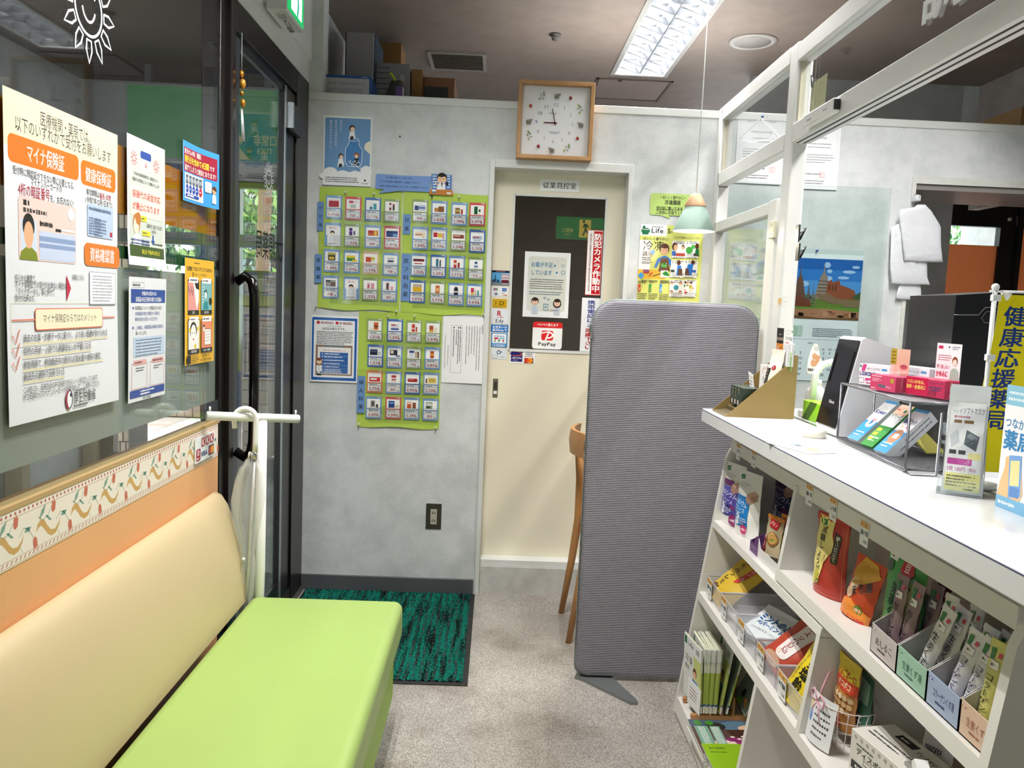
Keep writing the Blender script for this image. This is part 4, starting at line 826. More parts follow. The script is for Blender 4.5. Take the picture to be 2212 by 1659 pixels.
# per card: centre px, centre py, frame, price, picture shapes (x,y,w,h,colour)
def row(org,xs,ys,items): return [(org[0]+x/5.395,org[1]+y/5.395,*it) for x,y,it in zip(xs,ys,items)]
O1,O2=(660,400),(660,660)
C1=row(O1,(335,560,788,1010),(258,272,284,300),[('l','1,958',[(12,22,76,46,'#b3182c'),(12,14,76,9,'#e8c8c8')],'red box'),('r','768',[(20,12,62,20,'#f3dfe6'),(20,14,30,16,'#c8305c'),(30,42,40,24,'#b8c0c0')],'pink and white box'),('b','1,738',[(26,16,22,54,'#e9eef0'),(26,50,22,20,'#1c7aa0'),(54,26,24,44,'#3aa0b0')],'teal bottle'),('g','737',[(30,12,16,54,'#7a1c24'),(30,26,16,20,'#f0e8e8'),(56,24,14,42,'#2a2424'),(57,18,12,12,'#c02a30')],'dark nose spray')])
C1+=row(O1,(322,547,787,1012),(575,590,602,612),[('l','',[],'apology note'),('g','1,320',[(28,12,24,56,'#4a2a78'),(28,30,24,10,'#8a70b8'),(60,34,14,30,'#5a5a80')],'purple box'),('l','880',[(14,22,76,40,'#cc5a2c'),(18,26,34,14,'#b01c24'),(62,24,18,36,'#e8c850')],'orange box'),('r','1,078',[(6,20,86,46,'#26407e'),(8,22,40,12,'#16264e'),(56,42,34,20,'#78a8d8')],'navy box')])
C1+=row(O1,(310,542,762,995),(880,895,905,925),[('l','1,045',[(22,10,56,58,'#2c3a2a'),(24,12,52,14,'#c8b838'),(30,40,40,20,'#e0b02c')],'black and yellow box'),('l','1,045',[(12,22,64,42,'#3f8a3c'),(12,22,64,18,'#e0d030'),(54,52,36,16,'#e8c828')],'green and yellow box'),('c','1,100',[(14,26,40,38,'#cc4a2c'),(54,26,28,20,'#c8c030'),(54,46,28,16,'#e0dcc0')],'red tablet box'),('l','748',[(26,22,48,46,'#dfe4e8'),(24,18,52,12,'#c4ccd2'),(28,38,44,14,'#3a4a6a')],'white tub')])
C1+=row(O1,(298,540,757,978),(1188,1200,1215,1225),[('l','748',[(12,16,76,50,'#9a9a98'),(50,30,34,32,'#6a4a3c'),(14,18,34,12,'#2c2c2c')],'grey box'),('l','',[],'apology note'),('g','1,320',[(26,16,24,50,'#e6c8cc'),(30,30,14,30,'#c06070'),(56,22,24,44,'#d89aa4')],'pink bottle'),('l','402',[(26,12,24,56,'#a89a9c'),(30,16,14,46,'#5a3a40'),(64,40,14,26,'#e48a90')],'box with pink bulb')])
C2=row(O1,(1337,1560,1792,2003),(303,320,338,342),[('g','968',[(10,30,30,34,'#3a4a88'),(42,26,48,38,'#b8c8e0'),(42,40,48,10,'#4a68a8')],'pale blue box'),('l','1,628',[(14,36,34,30,'#c08a48'),(44,24,42,42,'#8a5a30')],'brown box'),('l','1,980',[(20,24,36,46,'#8a6a48'),(22,40,32,10,'#c8c040'),(62,34,16,38,'#b0502c')],'brown box and amber bottle'),('r','5,478',[(26,12,26,58,'#1c5a34'),(60,32,14,38,'#284a34'),(60,50,14,18,'#e8ece8')],'dark green box')])
C2+=row(O1,(1337,1557,1782,2003),(620,628,637,655),[('l','1,045',[(12,22,56,34,'#f0dcc4'),(14,38,50,8,'#b06a4c'),(66,28,20,40,'#e8d8b8')],'cream box'),('l','1,100',[(8,22,30,34,'#b8282c'),(40,26,34,32,'#e0b83c'),(76,26,14,44,'#c89a98')],'red and gold box'),('g','1,540',[(10,32,82,28,'#8a4438'),(14,38,50,8,'#e0b8a0')],'long brown box'),('b','1,155',[(14,30,72,26,'#a8bcd0'),(14,36,50,8,'#b04458'),(20,60,56,6,'#6a9ab0')],'slim blue tube')])
C2+=row(O1,(1322,1550,1765,1987),(930,945,958,975),[('l','1,320',[(8,24,84,20,'#7a2430'),(10,26,50,6,'#2a2430'),(16,56,62,8,'#b84a3c')],'long maroon box'),('b','1,202',[(32,14,18,58,'#2a6a88'),(58,22,12,50,'#3a4a58')],'blue stick'),('l','1,111',[(26,16,22,58,'#c03a34'),(28,36,18,14,'#e8dcc8'),(56,34,16,38,'#a8382c')],'red roll-on'),('g','715',[(40,16,20,16,'#28406e'),(34,32,32,42,'#dfe6ee'),(36,46,28,12,'#6a80a8')],'white lotion bottle')])
C2+=row(O1,(1305,1540,1755,1970),(1242,1255,1272,1282),[('b','2,035',[(16,12,68,22,'#b8b0a0'),(16,34,68,36,'#e0b024')],'grey and gold box'),('g','3,729',[(34,14,32,58,'#c86428'),(38,30,24,28,'#e8b070')],'orange box'),('l','1,320',[(38,14,24,14,'#2c2830'),(34,26,32,48,'#2c2830'),(36,44,28,12,'#c8c8d0')],'black lotion bottle'),('l','3,630',[(22,16,24,56,'#c83a60'),(22,50,24,22,'#e8d070'),(50,30,16,42,'#d0c8b8'),(72,34,12,38,'#3a98a0')],'pink box and teal stick')])
C3=row(O2,(812,1045,1268,1488),(282,290,305,310),[('g','1,210',[(42,12,34,56,'#d4682c'),(44,36,30,12,'#5a3a2c'),(16,58,20,10,'#e8d8b8')],'orange pouch'),('b','1,045',[(20,20,60,46,'#d8dce4'),(22,24,34,10,'#c03a44'),(20,52,60,14,'#3a5aa0')],'blue and white box'),('g','770',[(32,12,24,58,'#d04438'),(34,40,20,10,'#e8d0c8'),(62,32,12,38,'#b84a40')],'red box with slim tube'),('g','2,640',[(22,20,30,50,'#b0543c'),(24,52,26,16,'#e0a840'),(58,34,22,36,'#e8dcc8')],'brown and yellow box')])
C3+=row(O2,(818,1040,1265,1480),(585,598,610,615),[('b','1,518',[(8,20,58,44,'#1c2440'),(12,30,46,8,'#5a6a90'),(70,36,22,30,'#c0c6cc')],'midnight blue box'),('l','1,100',[(14,16,58,40,'#28304c'),(20,20,22,24,'#e8d8c0'),(60,56,34,12,'#6a7aa0')],'dark photo box'),('g','770',[(14,14,38,56,'#d8e0ea'),(14,14,38,16,'#28448c'),(58,20,16,50,'#b8a88a'),(76,20,14,50,'#6a4a34')],'two small bottles'),('l','3,850',[(34,14,28,54,'#b04434'),(38,30,20,20,'#e0a030')],'red and gold box')])
C3+=row(O2,(808,1030,1248,1465),(885,897,903,908),[('o','2,750',[(10,34,82,34,'#c82c34'),(18,42,50,14,'#f0e8e4')],'red capsule box'),('l','847',[(32,12,38,58,'#e8e4e0'),(32,12,38,18,'#c03a3c'),(36,40,30,12,'#b85a5c')],'white pouch with red top'),('b','3,950',[(14,34,74,26,'#a81c28'),(20,40,40,6,'#e08088')],'long red box'),('l','2,200',[(8,32,12,36,'#7a4a28'),(26,24,64,44,'#e0cc80'),(34,34,48,22,'#c8a848')],'pale gold box')])
C3+=row(O2,(797,1025,1240,1458),(1187,1192,1200,1210),[('l','2,420',[(26,12,36,52,'#c4c4c0'),(32,18,24,40,'#5a5a5a'),(68,42,16,28,'#3a3c30')],'silver box and small jar'),('r','3,080',[(14,14,46,54,'#1c3a88'),(20,24,34,12,'#78a8e0'),(66,44,24,18,'#d8c890')],'blue square box'),('l','5,280',[(14,18,32,50,'#c8562c'),(16,22,28,12,'#f0e0d0'),(56,22,26,46,'#8a5030')],'orange box and brown jar'),('l','850',[(14,12,50,52,'#8a9a88'),(18,20,42,20,'#d8e0d8'),(18,44,30,16,'#3a4a3c')],'leaf pattern box')])
ORD=('first','second','third','fourth'); ROWN=('top row','second row','third row','bottom row'); TN={'b':'dark blue','l':'light blue','r':'red','g':'green','c':'cream','o':'orange'}
for bi,(B_,cards,nm) in enumerate(zip(BOX_,(C1,C2,C3),('upper left','upper right','lower'))):
    t,o=pocket(B_['px'],B_['py'],B_['W'],B_['H'],B_['l'],B_['seed'],())
    for i,(px,py,fr,pr_,pic,what) in enumerate(cards):
        Wc,Hc=.0725,.1025; c=at(px,py,y=YB); a=Art(Wc,Hc,FR[fr],step=4e-5)
        L=a.l; a.rect(8,11,90,53,'#f7f8f8')
        if pr_:
            for (x,y,w_,h_,cc) in pic: a.rect(8+x*.82,11+y*.58-1,8+(x+w_)*.82,11+(y+h_)*.58-1,cc)
            a.rect(7,57,91,93,'#3a4048'); a.rect(8,58,90,67.5,'#f7f8f8'); a.rect(8,68.5,90,92,'#f7f8f8'); a.bars(18,62.5,60,1,1,5,'#30343c',i+3); a.text(pr_,47,81,17,'#b01c30',w=11*len(pr_.replace(',','  ')),a='c',b=.035); a.rect(75,84,82,89,'#555555'); a.rect(70,1.5,90,4,'#e8eef6'); a.rect(86,4,91,8,'#e8eef6')
        else:
            a.rect(16,16,96 if bi==0 and i<6 else 80,100,'#f9fafa'); a.text('完売しました',50,22,9,'#c02a34',a='c',w=46,b=.03); a.ell(47,42,14,8.6,'#1c1a1a'); a.ell(47,47,10,5.6,'#f4d8b8'); a.poly([(32,80),(34,58),(42,54),(52,54),(60,58),(62,80)],'#f3f5f8'); a.line([(32,80),(34,58),(42,54)],1.2,'#555555'); a.line([(62,80),(60,58),(52,54)],1.2,'#555555'); a.bars(18,89,58,2,4.6,2.8,'#222222',i)
        lab=f"{TN[fr]} card {'marked '+pr_.replace(',','')+' ' if pr_ else ''}with {what}, {ORD[i%4]} in {ROWN[i//4]}, {nm} sheet"
        if len(lab.split())>16: lab=f"{TN[fr]} card marked {pr_.replace(',','')}, {ORD[i%4]} in {ROWN[i//4]} of {nm} sheet"
        o2=a.build('price_card',(c.x-Wc/2,YB-.0068,c.z+Hc/2),(1,0,rnd.uniform(-.006,.006)),(0,0,-1),GLOSSY); tag(o2,lab,'card','price cards in the green pocket sheets')
def cat_label(t,x0,y0,x1,y1,org,label):
    A=at(org[0]+x0/5.395,org[1]+y0/5.395,y=YB); B=at(org[0]+x1/5.395,org[1]+y1/5.395,y=YB); W=max(.0145,B.x-A.x+.001); H=A.z-B.z; A.x=(A.x+B.x)/2-W/2
    a=Art(W,H,None,step=1e-4); a.rr(0,0,100,100,14,'#7096cc'); n=len(t); e=62*W/H; a.text(t,50,6+(88-e*n)/(2*n),e,'#10182c',vert=True,b=.02,gap=(88/n-e)/e); tag(a.build('category_label',(A.x,YB-.008,A.z),(1,0,0),(0,0,-1)),label,'label','blue category labels')
cat_label('かぜ薬',147,193,212,537,O1,'blue upright label for cold medicine on the upper left green sheet')
cat_label('胃腸薬',115,803,190,1143,O1,'blue upright label for stomach medicine on the upper left green sheet')
cat_label('目薬',1144,338,1222,575,O1,'blue upright label for eye drops on the upper right green sheet')
cat_label('皮フ科用薬',1128,796,1210,1355,O1,'longest blue upright label for skin medicine on the upper right green sheet')
cat_label('婦人科薬',610,817,690,1250,O2,'blue upright label on the lower green sheet')
# push pins
PIN=mat('#e6e8ea',.15,.2)
pins=[(749,418,0),(809,420,0),(993,427,0),(935,426,1),(685,659,0),(857,671,0),(1044,680,0),(838,681,0),(897,683,0),(776,914,0),(942,922,0)]
PL=['clear push pin at the top of the upper left green sheet, nearer the door glass','clear push pin under the tail of the blue speech bubble','clear push pin at the top right of the upper right green sheet','dark blue push pin under the pharmacist cutout','clear push pin at bottom left corner of the upper left green sheet','clear push pin at bottom right corner of the upper left green sheet','clear push pin at bottom right corner of the upper right green sheet','clear push pin at top of the lower green sheet, first from the left','clear push pin at top of the lower green sheet, second from the left','clear push pin at bottom left corner of the lower green sheet','clear push pin at bottom right corner of the lower green sheet']
for i,(px,py,d) in enumerate(pins):
    p=at(px,py,y=YB); o=G().lathe([(.001,0),(.001,.008),(.004,.009),(.0045,.011),(.0025,.013),(.0025,.018),(.004,.020),(.003,.021)],10,M=Matrix.Translation((p.x,YB-.004,p.z))@Matrix.Rotation(R(90+rnd.uniform(-12,12)),4,'X')@Matrix.Rotation(R(rnd.uniform(-14,14)),4,'Y')).out('push_pin',mat('#1c3450',.3) if d else PIN)
    tag(o,PL[i],'pin','push pins')
# blue framed notice with clipboard
a=Sheet('y',YB,673,680,.212,.302,'#f4f6f8',step=4e-5); s_=5.395
def Q(x,y): return a.q(660+x/s_,660+y/s_)
a.rect(2,3,98,97.5,'#1f60b0'); a.rect(6,7,93,93,'#f6f7f8'); 
for x,t in ((12,'要指導医薬品'),(52,'第1類医薬品')): a.rect(x,8.5,x+6,13,'#c0283a'); a.text(t,x+8,11,4,'#8c2434',w=28,b=.03)
a.text('をお買い求めのお客様へ',50,15.8,2.2,'#333333',a='c',w=32); a.text('大切なお知らせです。',50,19.8,4.6,'#2c2c2c',a='c',w=54,b=.03); a.bars(12,24.5,78,8,2.5,1.5,'#3c3c3c',2); a.rect(33,26,60,27.5,'#e8b890') if False else None
a.rect(11,44,89,89.5,'#8c7461'); a.rect(15,47.5,86,87.5,'#f4f2f0'); a.rect(29,44.5,70,47.5,'#6c7480'); a.text('販売する際に下記の事項を確認いたします。',52,52,2.8,'#b02c3c',a='c',w=50,b=.02); a.rect(20,55,80,86.5,'#1c5ca8')
for i,y in enumerate((57.5,62,67,72,77,81.5,84.5)): a.circ(25,y,1.2,'#ffffff'); a.bars(29,y,46,1,1,1.7,'#e6eef8',i+4)
for y in (60,74.4,79.4,83): a.rect(20,y,80,y+.3,'#a8c4e4')
a.face(18.5,69,6.4,'#8a4a28','#f4dcc0','#f6f8f8',long=True); a.rect(14,88,24,90,'#1c1c1c')
a.hang('wall_notice','blue framed notice with clipboard drawing below the left green sheet','notice',GLOSSY,warp=lambda u,v:.002+.003*v)
# vertical white notice
a=Sheet('y',YB,958,682,.200,.304,'#f3f5f7',step=3e-5)
def vb(x,y0,y1,c='#333333',wd=2.0): a.bars(x,y0,y1-y0,1,1,wd,c,int(x),vert=True)
a.vt('お客様各位',(1043,701),(1041.5,722),'#222222',.02)
for i,x in enumerate((84,78,72,66,60,54)): vb(x,14,88-3*i,'#3a3a3a',1.8)
a.frame(19,14,44,85,.5,'#8c4a50')
for i,x in enumerate((40,35.5,31,25)): 
    a.ell(x,17,1.6,1.1,'#222222') if i!=2 else None; vb(x,20,(80,82,58,74)[i],'#1c1c1c',2.2)
vb(13,44,86,'#444444',1.4); vb(6,28,84,'#444444',1.2)
a.hang('wall_notice','white sheet of upright black lines beside the staff door frame','notice',warp=lambda u,v:.002+.004*u*v)
# ---------------------------------------------------------------- clock
OAK=mat('#b98d5d',.45,vary=.10,vscale=25)
t=thing('wall_clock','square oak framed wall clock with small elephants, apples and leaves for hours','clock')
A=at(1120,173,y=YB-.05); Bq=at(1279,346,y=YB-.05); cx,cz=(A.x+Bq.x)/2,(A.z+Bq.z)/2; S=.167; Yc=YB-.055
fw=.017
for (x0,x1,z0,z1) in ((-S,S,S-fw,S),(-S,S,-S,-S+fw),(-S,-S+fw,-S+fw,S-fw),(S-fw,S,-S+fw,S-fw)):
    g=G().rbox(cx+x0,cx+x1,Yc,YB-.004,cz+z0,cz+z1,.0015,1); g.out('frame',OAK,t)
box('back',mat('#d6d8dc',.5),cx-S+.01,cx+S-.01,YB-.022,YB-.006,cz-S+.01,cz+S-.01,t)
dialm=mat('#dcdee2',.5); Yd=YB-.0225
w2=S-fw; a=Art(2*w2,2*w2,'#eeeff2',step=1e-4)
DX=lambda x:(x-640)*100/(1720-640); DY=lambda y:(y-240)*100/(1375-240)
for n_,x,y,c in (('12',1188,530,'#4a5a80'),('1',1322,572,'#5a6a90'),('2',1425,682,'#a8a8b0'),('3',1458,835,'#b8b8bc'),('4',1412,980,'#9a9098'),('5',1307,1092,'#b0a8a4'),('6',1162,1127,'#a8a8a0'),('7',1022,1085,'#a8a098'),('8',920,975,'#b8b0a0'),('9',885,820,'#4a5aa0'),('10',932,678,'#4a5a88'),('11',1035,568,'#4a5a80')): a.text(n_,DX(x),DY(y),7,c,a='c')
a.poly([(DX(1075),DY(966)),(DX(1280),DY(966)),(DX(1215),DY(1005)),(DX(1130),DY(1005))],'#c4ccd2'); a.bars(DX(1075),DY(672),19,1,1,1,'#4a4a50'); a.bars(DX(1150),DY(694),5,1,1,.7,'#777777')
a.build('dial',(cx-w2,Yd,cz+w2),(1,0,0),(0,0,-1),parent=t,thick=0)
def dp(x,y): return (cx-w2+2*w2*DX(x)/100, cz+w2-2*w2*DY(y)/100)
ELE=mat('#8f8a7e',.5,bump=.3)
def eleph(x,y,fl,s=.0145):
    X,Z=dp(x,y); g=G(); M=Matrix.Translation((X,Yd-.007,Z))@Matrix.Diagonal((fl,1,1,1))
    g.ball((0,0,0),s*.62,10,M,(1.15,.7,.8)); g.ball((s*.62,0,s*.22),s*.36,8,M,(1,.9,1)); g.ball((s*.42,-s*.25,s*.3),s*.3,8,M,(.7,.4,1.1))
    g.tube([(s*.8,0,s*.2),(s*1.05,0,s*.42),(s*1.2,0,s*.75)],[s*.15,s*.12,s*.07],6,M=M)
    for lx in (-.45,-.2,.3,.5): g.tube([(s*lx,0,-s*.25),(s*lx,(-.15 if lx in(-.2,.5) else .1)*s,-s*.95)],s*.15,6,M=M)
    g.tube([(-s*.65,0,s*.1),(-s*.8,0,-s*.3)],s*.05,5,M=M); g.out('elephant',ELE,t)
eleph(1190,390,1); eleph(757,820,1); eleph(1595,838,-1); eleph(1150,1270,-1)
def apple(x,y,c):
    X,Z=dp(x,y); o=G().lathe([(.001,.0055),(.004,.0065),(.0066,.003),(.0064,-.002),(.004,-.0060),(.001,-.0052)],14,(X,Yd-.007,Z)).out('apple',mat(c,.3),t)
    G().tube([(X,Yd-.007,Z+.005),(X+.001,Yd-.007,Z+.011)],.0006,5).out('stem',mat('#3a3024',.6),t)
apple(1408,418,'#8e1622'); apple(780,575,'#b8401c'); apple(1548,1068,'#b03a1c'); apple(930,1225,'#9a1620')
LEAFM=(mat('#86a834',.5),mat('#4c6a30',.5))
def sprig(x,y,rot):
    X,Z=dp(x,y); M=Matrix.Translation((X,Yd-.005,Z))@Matrix.Rotation(R(rot),4,'Y')
    G().tube([(0,0,-.012),(0,-.001,.0),(0,0,.012)],.0006,5,M=M).out('stem',LEAFM[1],t)
    for k,(lx,lz,an,sz,c) in enumerate(((0,.012,0,.009,0),(.004,.004,50,.0065,1),(-.004,.002,-60,.006,1),(.005,-.005,120,.006,1),(-.003,-.009,200,.009,0),(.002,.009,30,.006,1))):
        M2=M@Matrix.Translation((lx,0,lz))@Matrix.Rotation(R(an),4,'Y')
        G().add([(0,0,0),(sz*.45,-.0015,sz*.6),(0,-.003,sz*1.35),(-sz*.45,-.0015,sz*.6)],[(0,1,2,3)],M=M2).out('leaf',LEAFM[c],t)
sprig(955,410,25); sprig(1560,590,-20); sprig(775,1055,-15); sprig(1385,1235,30)
HM=mat('#8c1a2c',.35); X,Z=dp(1178,830)
def hand(dx,dz,L,wd,yy):
    an=math.atan2(dx,dz); M=Matrix.Translation((X,yy,Z))@Matrix.Rotation(an,4,'Y'); G().add([(-wd,0,-L*.18),(wd,0,-L*.18),(wd*.6,0,L),(-wd*.6,0,L)],[(0,1,2,3)],M=M).box(-wd,wd,0,.0008,-L*.18,L*.9,M=M).out('hand',HM,t)
hand(-1,.0,.050,.0022,Yd-.004); hand(-.23,1,.064,.0016,Yd-.006); G().lathe([(.005,0),(.004,.004)],12,M=Matrix.Translation((X,Yd-.002,Z))@Matrix.Rotation(R(90),4,'X')).out('hub',HM,t)
box('cover_glass',glass_mat('clock_glass',(1,1,1),.02),cx-w2,cx+w2,Yc+.010,Yc+.012,cz-w2,cz+w2,t)
# ---------------------------------------------------------------- freezing course poster and bubble
a=Sheet('y',YB,1384,484,.285,.40,'#dbe07c',step=6e-5); sc=5.53
def Q(x,y): return a.q(1340+x/sc,380+y/sc)
def qa(x0,y0,x1,y1,c,r=0): p,q_=Q(x0,y0),Q(x1,y1); return a.rr(p[0],p[1],q_[0],q_[1],r,c) if r else a.rect(p[0],p[1],q_[0],q_[1],c)
p1=Q(595,0)[0]; y1=Q(0,700)[1]; y2=Q(0,1105)[1]; y3=Q(0,1215)[1]
a.rect(0,0,p1,y1,'#f2f4f6'); a.rect(0,y1+5,p1-24,y2,'#f4f4f4'); a.rect(0,y2,p1+1,y3,'#eab940')
a.circ(5.5,3.2,2.2,'#167048'); a.rect(3,4,13,y1*.9,'#167048'); a.rect(1.5,5.5,15,y1*.72,'#167048'); a.text('天気応援薬局',8,5.7,1.7,'#ffffff',a='c',w=11); a.text('Life',17,6.4,7.5,'#1c2a24',b=.03,w=20); a.text('5',43,6.4,7.5,'#1c2a24',b=.03); a.text('月',48,7.6,2.6,'#1c2a24'); a.bars(18,2.4,28,1,1,.8,'#444444')
a.text('\\おいしく健やかに/',4,y1+3.2,3.6,'#1c1c1c',w=42,b=.012); a.text('冷凍',5,Q(0,820)[1],12,'#1c1c1c',w=34,b=.008); a.text('講座',5,Q(0,915)[1],6.6,'#1c1c1c',w=17,b=.006); x,y=Q(385,912); a.poly([(x-4,y),(x,y-3.4),(x+4,y),(x,y+3.4)],'#3f8fd8')
a.bars(5,Q(0,965)[1],15,2,2.2,1.4,'#222222'); a.bars(5,Q(0,1015)[1],18,2,1.6,1,'#333333')
# woman in apron
x,y=Q(525,875); a.ell(x,y-.2,7.6,6.2,'#5c3424'); a.ell(x,y+1.6,6,5,'#eebd96'); a.ell(x,y-3.2,6,2.6,'#5c3424'); a.curve(x-2.5,y+1,1.3,.7,0,180,.5,'#333333',5); a.curve(x+2.5,y+1,1.3,.7,0,180,.5,'#333333',5); a.curve(x,y+4,1.4,.7,10,170,.5,'#c05040',5)
a.poly([Q(400,1090),Q(440,990),Q(490,965),Q(520,955),Q(560,965),Q(600,1000),Q(625,1095),Q(600,1105),Q(570,1030),Q(555,1130),Q(470,1130),Q(470,1020),Q(425,1100)],'#2f7ad0'); a.poly([Q(480,985),Q(570,985),Q(575,1060),Q(590,1140),Q(450,1140),Q(468,1060)],'#6a4632'); qa(482,1040,550,1098,'#2f8a3e')
for k in range(12): xx,yy=Q(486+rnd.random()*60,1044+rnd.random()*48); a.ell(xx,yy,1.1,.8,'#7cc060',6); a.l-=1
a.l+=1; a.poly([Q(480,1130),Q(560,1130),Q(590,1215),Q(470,1215)],'#f4f0e6'); a.poly([Q(495,1165),Q(540,1135),Q(570,1165),Q(585,1200),Q(520,1190)],'#2f8a3e'); qa(272,1118,340,1165,'#b03a4a'); qa(272,1128,340,1140,'#3a6ac0'); a.poly([Q(330,1195),Q(365,1150),Q(388,1160),Q(350,1200)],'#d86a3a'); a.line([Q(385,1197),Q(480,1165)],1,'#30343c')
x,y=Q(245,1190); a.poly([(x-5,y),(x,y-4),(x+5,y),(x,y+4)],'#3f9ad8'); a.text('基本の冷凍のコツ',6,Q(0,1240)[1],3.4,'#1c1c1c',w=26,b=.01); a.bars(36,Q(0,1232)[1],26,2,1.9,1.1,'#444444')
for i,(c1,c2) in enumerate((('#cc5040','#e8e0d8'),('#3f9a50','#e89a80'),('#4a90d0','#f0f4f8'))):
    x0,yy=Q(210+128*i,1290); x1=x0+18 if False else Q(316+128*i,0)[0]; yb=Q(0,1372)[1]; a.rr(x0,yy,x1,yb,1,c1); a.poly([(x0+2,yb-1),(x0+4,yy+3),(x1-2,yb-4),(x1-3,yb-1)],c2); a.bars(x0,yy-3.2,13,2,1.7,1,'#444444',i); a.bars(x0,yb+2,15,4,1.9,1,'#555555',i+5)
a.text('これが冷凍のメリットです',*Q(632,735),3.2,'#1c1c1c',w=41,b=.01)
for i in range(6):
    x0=632-i//2*14+ (i%2)*160 - (i//2)*2; y0=775+(i//2)*232; qa(x0-14,y0,x0+132,y0+212,'#f4f3ef',1.5); xx,yy=Q(x0,y0+22); a.text(str(i+1),xx-1,yy,4.6,'#333333'); a.bars(xx+4,yy-1,14,2,1.8,1.2,'#333333',i)
    X_,Y_=Q(x0+58,y0+95)
    if i==0: a.ell(X_-6,Y_-2,4.4,4.6,'#5c3424'); a.ell(X_-4.6,Y_-1,3.2,3.4,'#eebd96'); a.ell(X_+7,Y_-2,2.4,2.6,'#5c3424'); a.ell(X_+6.5,Y_-1,1.9,2,'#eebd96'); a.rect(X_-4,Y_+5,X_+12,Y_+8,'#d0402c'); a.rect(X_-10,Y_+3,X_-4,Y_+8,'#2f6ac0')
    if i==1: a.ell(X_-4,Y_+2,5.6,4,'#3f9a40'); a.ell(X_+2,Y_-2,3.4,2.4,'#4fae50'); a.ell(X_+8,Y_-3,3,3.4,'#5c3424'); a.poly([(X_+5,Y_+8),(X_+6,Y_),(X_+11,Y_),(X_+12,Y_+8)],'#1f7a3c'); a.rect(X_+3,Y_+5,X_+9,Y_+8,'#4a4a4a')
    if i in (2,3): a.ell(X_+(2 if i==2 else 3),Y_-6,3,3,'#5c3424'); a.poly([(X_-1,Y_+8),(X_,Y_-3),(X_+6,Y_-3),(X_+8,Y_+8)] if i==2 else [(X_-8,Y_+8),(X_-5,Y_-4),(X_+4,Y_-5),(X_+2,Y_+8)],'#2f7ad0'); a.rect(X_-10 if i==2 else X_+1,Y_+2,X_-4 if i==2 else X_+9,Y_+5,'#3a4a40' if i==2 else '#3f6ac0'); a.poly([(X_+1,Y_+8),(X_+2,Y_),(X_+8,Y_+1),(X_+9,Y_+8)] if i==2 else [(X_-9,Y_+8),(X_-8,Y_),(X_-3,Y_+2),(X_-2,Y_+8)],'#6a4632')
    if i==4:
        a.circ(X_,Y_,4.2,'#3f9aa8')
        for dx,dy in ((-7,-5),(7,-5),(-7,5),(7,5)): a.circ(X_+dx,Y_+dy,2.5,'#7a4430'); a.circ(X_+dx,Y_+dy+.6,1.8,'#eebd96')
    if i==5:
        for k in range(16): a.ell(X_+rnd.uniform(-8,8),Y_+rnd.uniform(-6,6),rnd.uniform(.8,2.4),rnd.uniform(.6,1.6),rnd.choice(['#d0402c','#e0a030','#3f9a40','#6a4632','#c8c840']),7); a.l-=1
        a.l+=1
    xx,yy=Q(x0-6,y0+160); a.bars(xx,yy,21,3,1.9,1,'#666666',i+9)
for k in range(4): a.bars(5+k*24,98.3,16,1,1,1,'#444444',k)
a.hang('wall_poster','yellow and white poster on freezing food, with a drawn woman in an apron','poster',GLOSSY,warp=lambda u,v:.002+.006*math.sin(u*PI)*v)
A1=at(1403,417,y=YB); W1,H1=.235,.122; a=Art(W1,H1,None)
def B(x,y): p=at(1340+x/5.53,380+y/5.53,y=YB); return (100*(p.x-A1.x)/W1,100*(A1.z-p.z)/H1)
a.poly([B(358,225),B(378,205),B(600,212),B(835,225),B(850,250),B(840,480),B(700,478),B(575,472),B(602,515),B(480,470),B(365,462),B(350,445)],'#bcd87c')
a.text('〜おいしく健やかに〜',*B(475,255),15,'#1c1c1c',w=B(782,0)[0]-B(475,0)[0],b=.03); a.text('冷凍講座',*B(527,316),19,'#1c1c1c',w=B(722,0)[0]-B(527,0)[0],b=.045); a.text('受付前に置いてます。',*B(427,385),15,'#1c1c1c',w=57,b=.035); a.text('ご自由にお取りください',*B(418,432),15,'#1c1c1c',w=66,b=.035); a.line([B(427,402),B(760,408)],.7,'#1c1c1c'); a.line([B(575,474),B(700,478)],.8,'#6a8a4a')
tag(a.build('wall_notice',(A1.x,YB-.004,A1.z),(1,0,0),(0,0,-1)),'green speech bubble notice behind the mint pendant lamp','notice')
# ---------------------------------------------------------------- stickers and sheets on the staff door
YD=YB+.10-.0006; sq=5.183
def stick(x0,y0,x1,y1,bg,name,label,fn,cat='sticker',yy=YD,m=GLOSSY,org=(1040,560),r=3):
    A=at(org[0]+x0/sq,org[1]+y0/sq,y=yy); Bp=at(org[0]+x1/sq,org[1]+y1/sq,y=yy); W=Bp.x-A.x; H=A.z-Bp.z; a=Art(W,H,None,step=8e-5); a.rr(0,0,100,100,r,bg); fn(a); return tag(a.build(name,(A.x,yy-.0006,A.z),(1,0,0),(0,0,-1),m),label,cat)
def f(a):
    a.rect(0,0,100,14,'#1a2440'); a.text('FUKUOKA',50,7,8,'#e88a94',a='c',w=48,b=.04); a.rect(0,14,100,78,'#5aa8dc'); a.rect(0,78,100,100,'#7a8490'); a.poly([(18,78),(20,30),(22,22),(24,30),(27,78)],'#28486a')
    for x,h in ((4,62),(12,58),(30,60),(38,66)): a.rect(x,h,x+8,80,'#2c4a68')
    a.rect(54,20,98,70,'#e2d8e4')
    for k in range(8): a.circ(58+(k%4)*11,30+(k//4)*20,4.6,'#6a2838'); a.circ(58+(k%4)*11,32+(k//4)*20,3,'#f0d4d0')
    a.rect(56,62,96,82,'#6a2030'); a.line([(60,88),(95,88)],3,'#e8e8e8')
stick(116,122,310,298,'#1a2440','door_sticker','city skyline sticker, topmost in the column beside the door window',f)
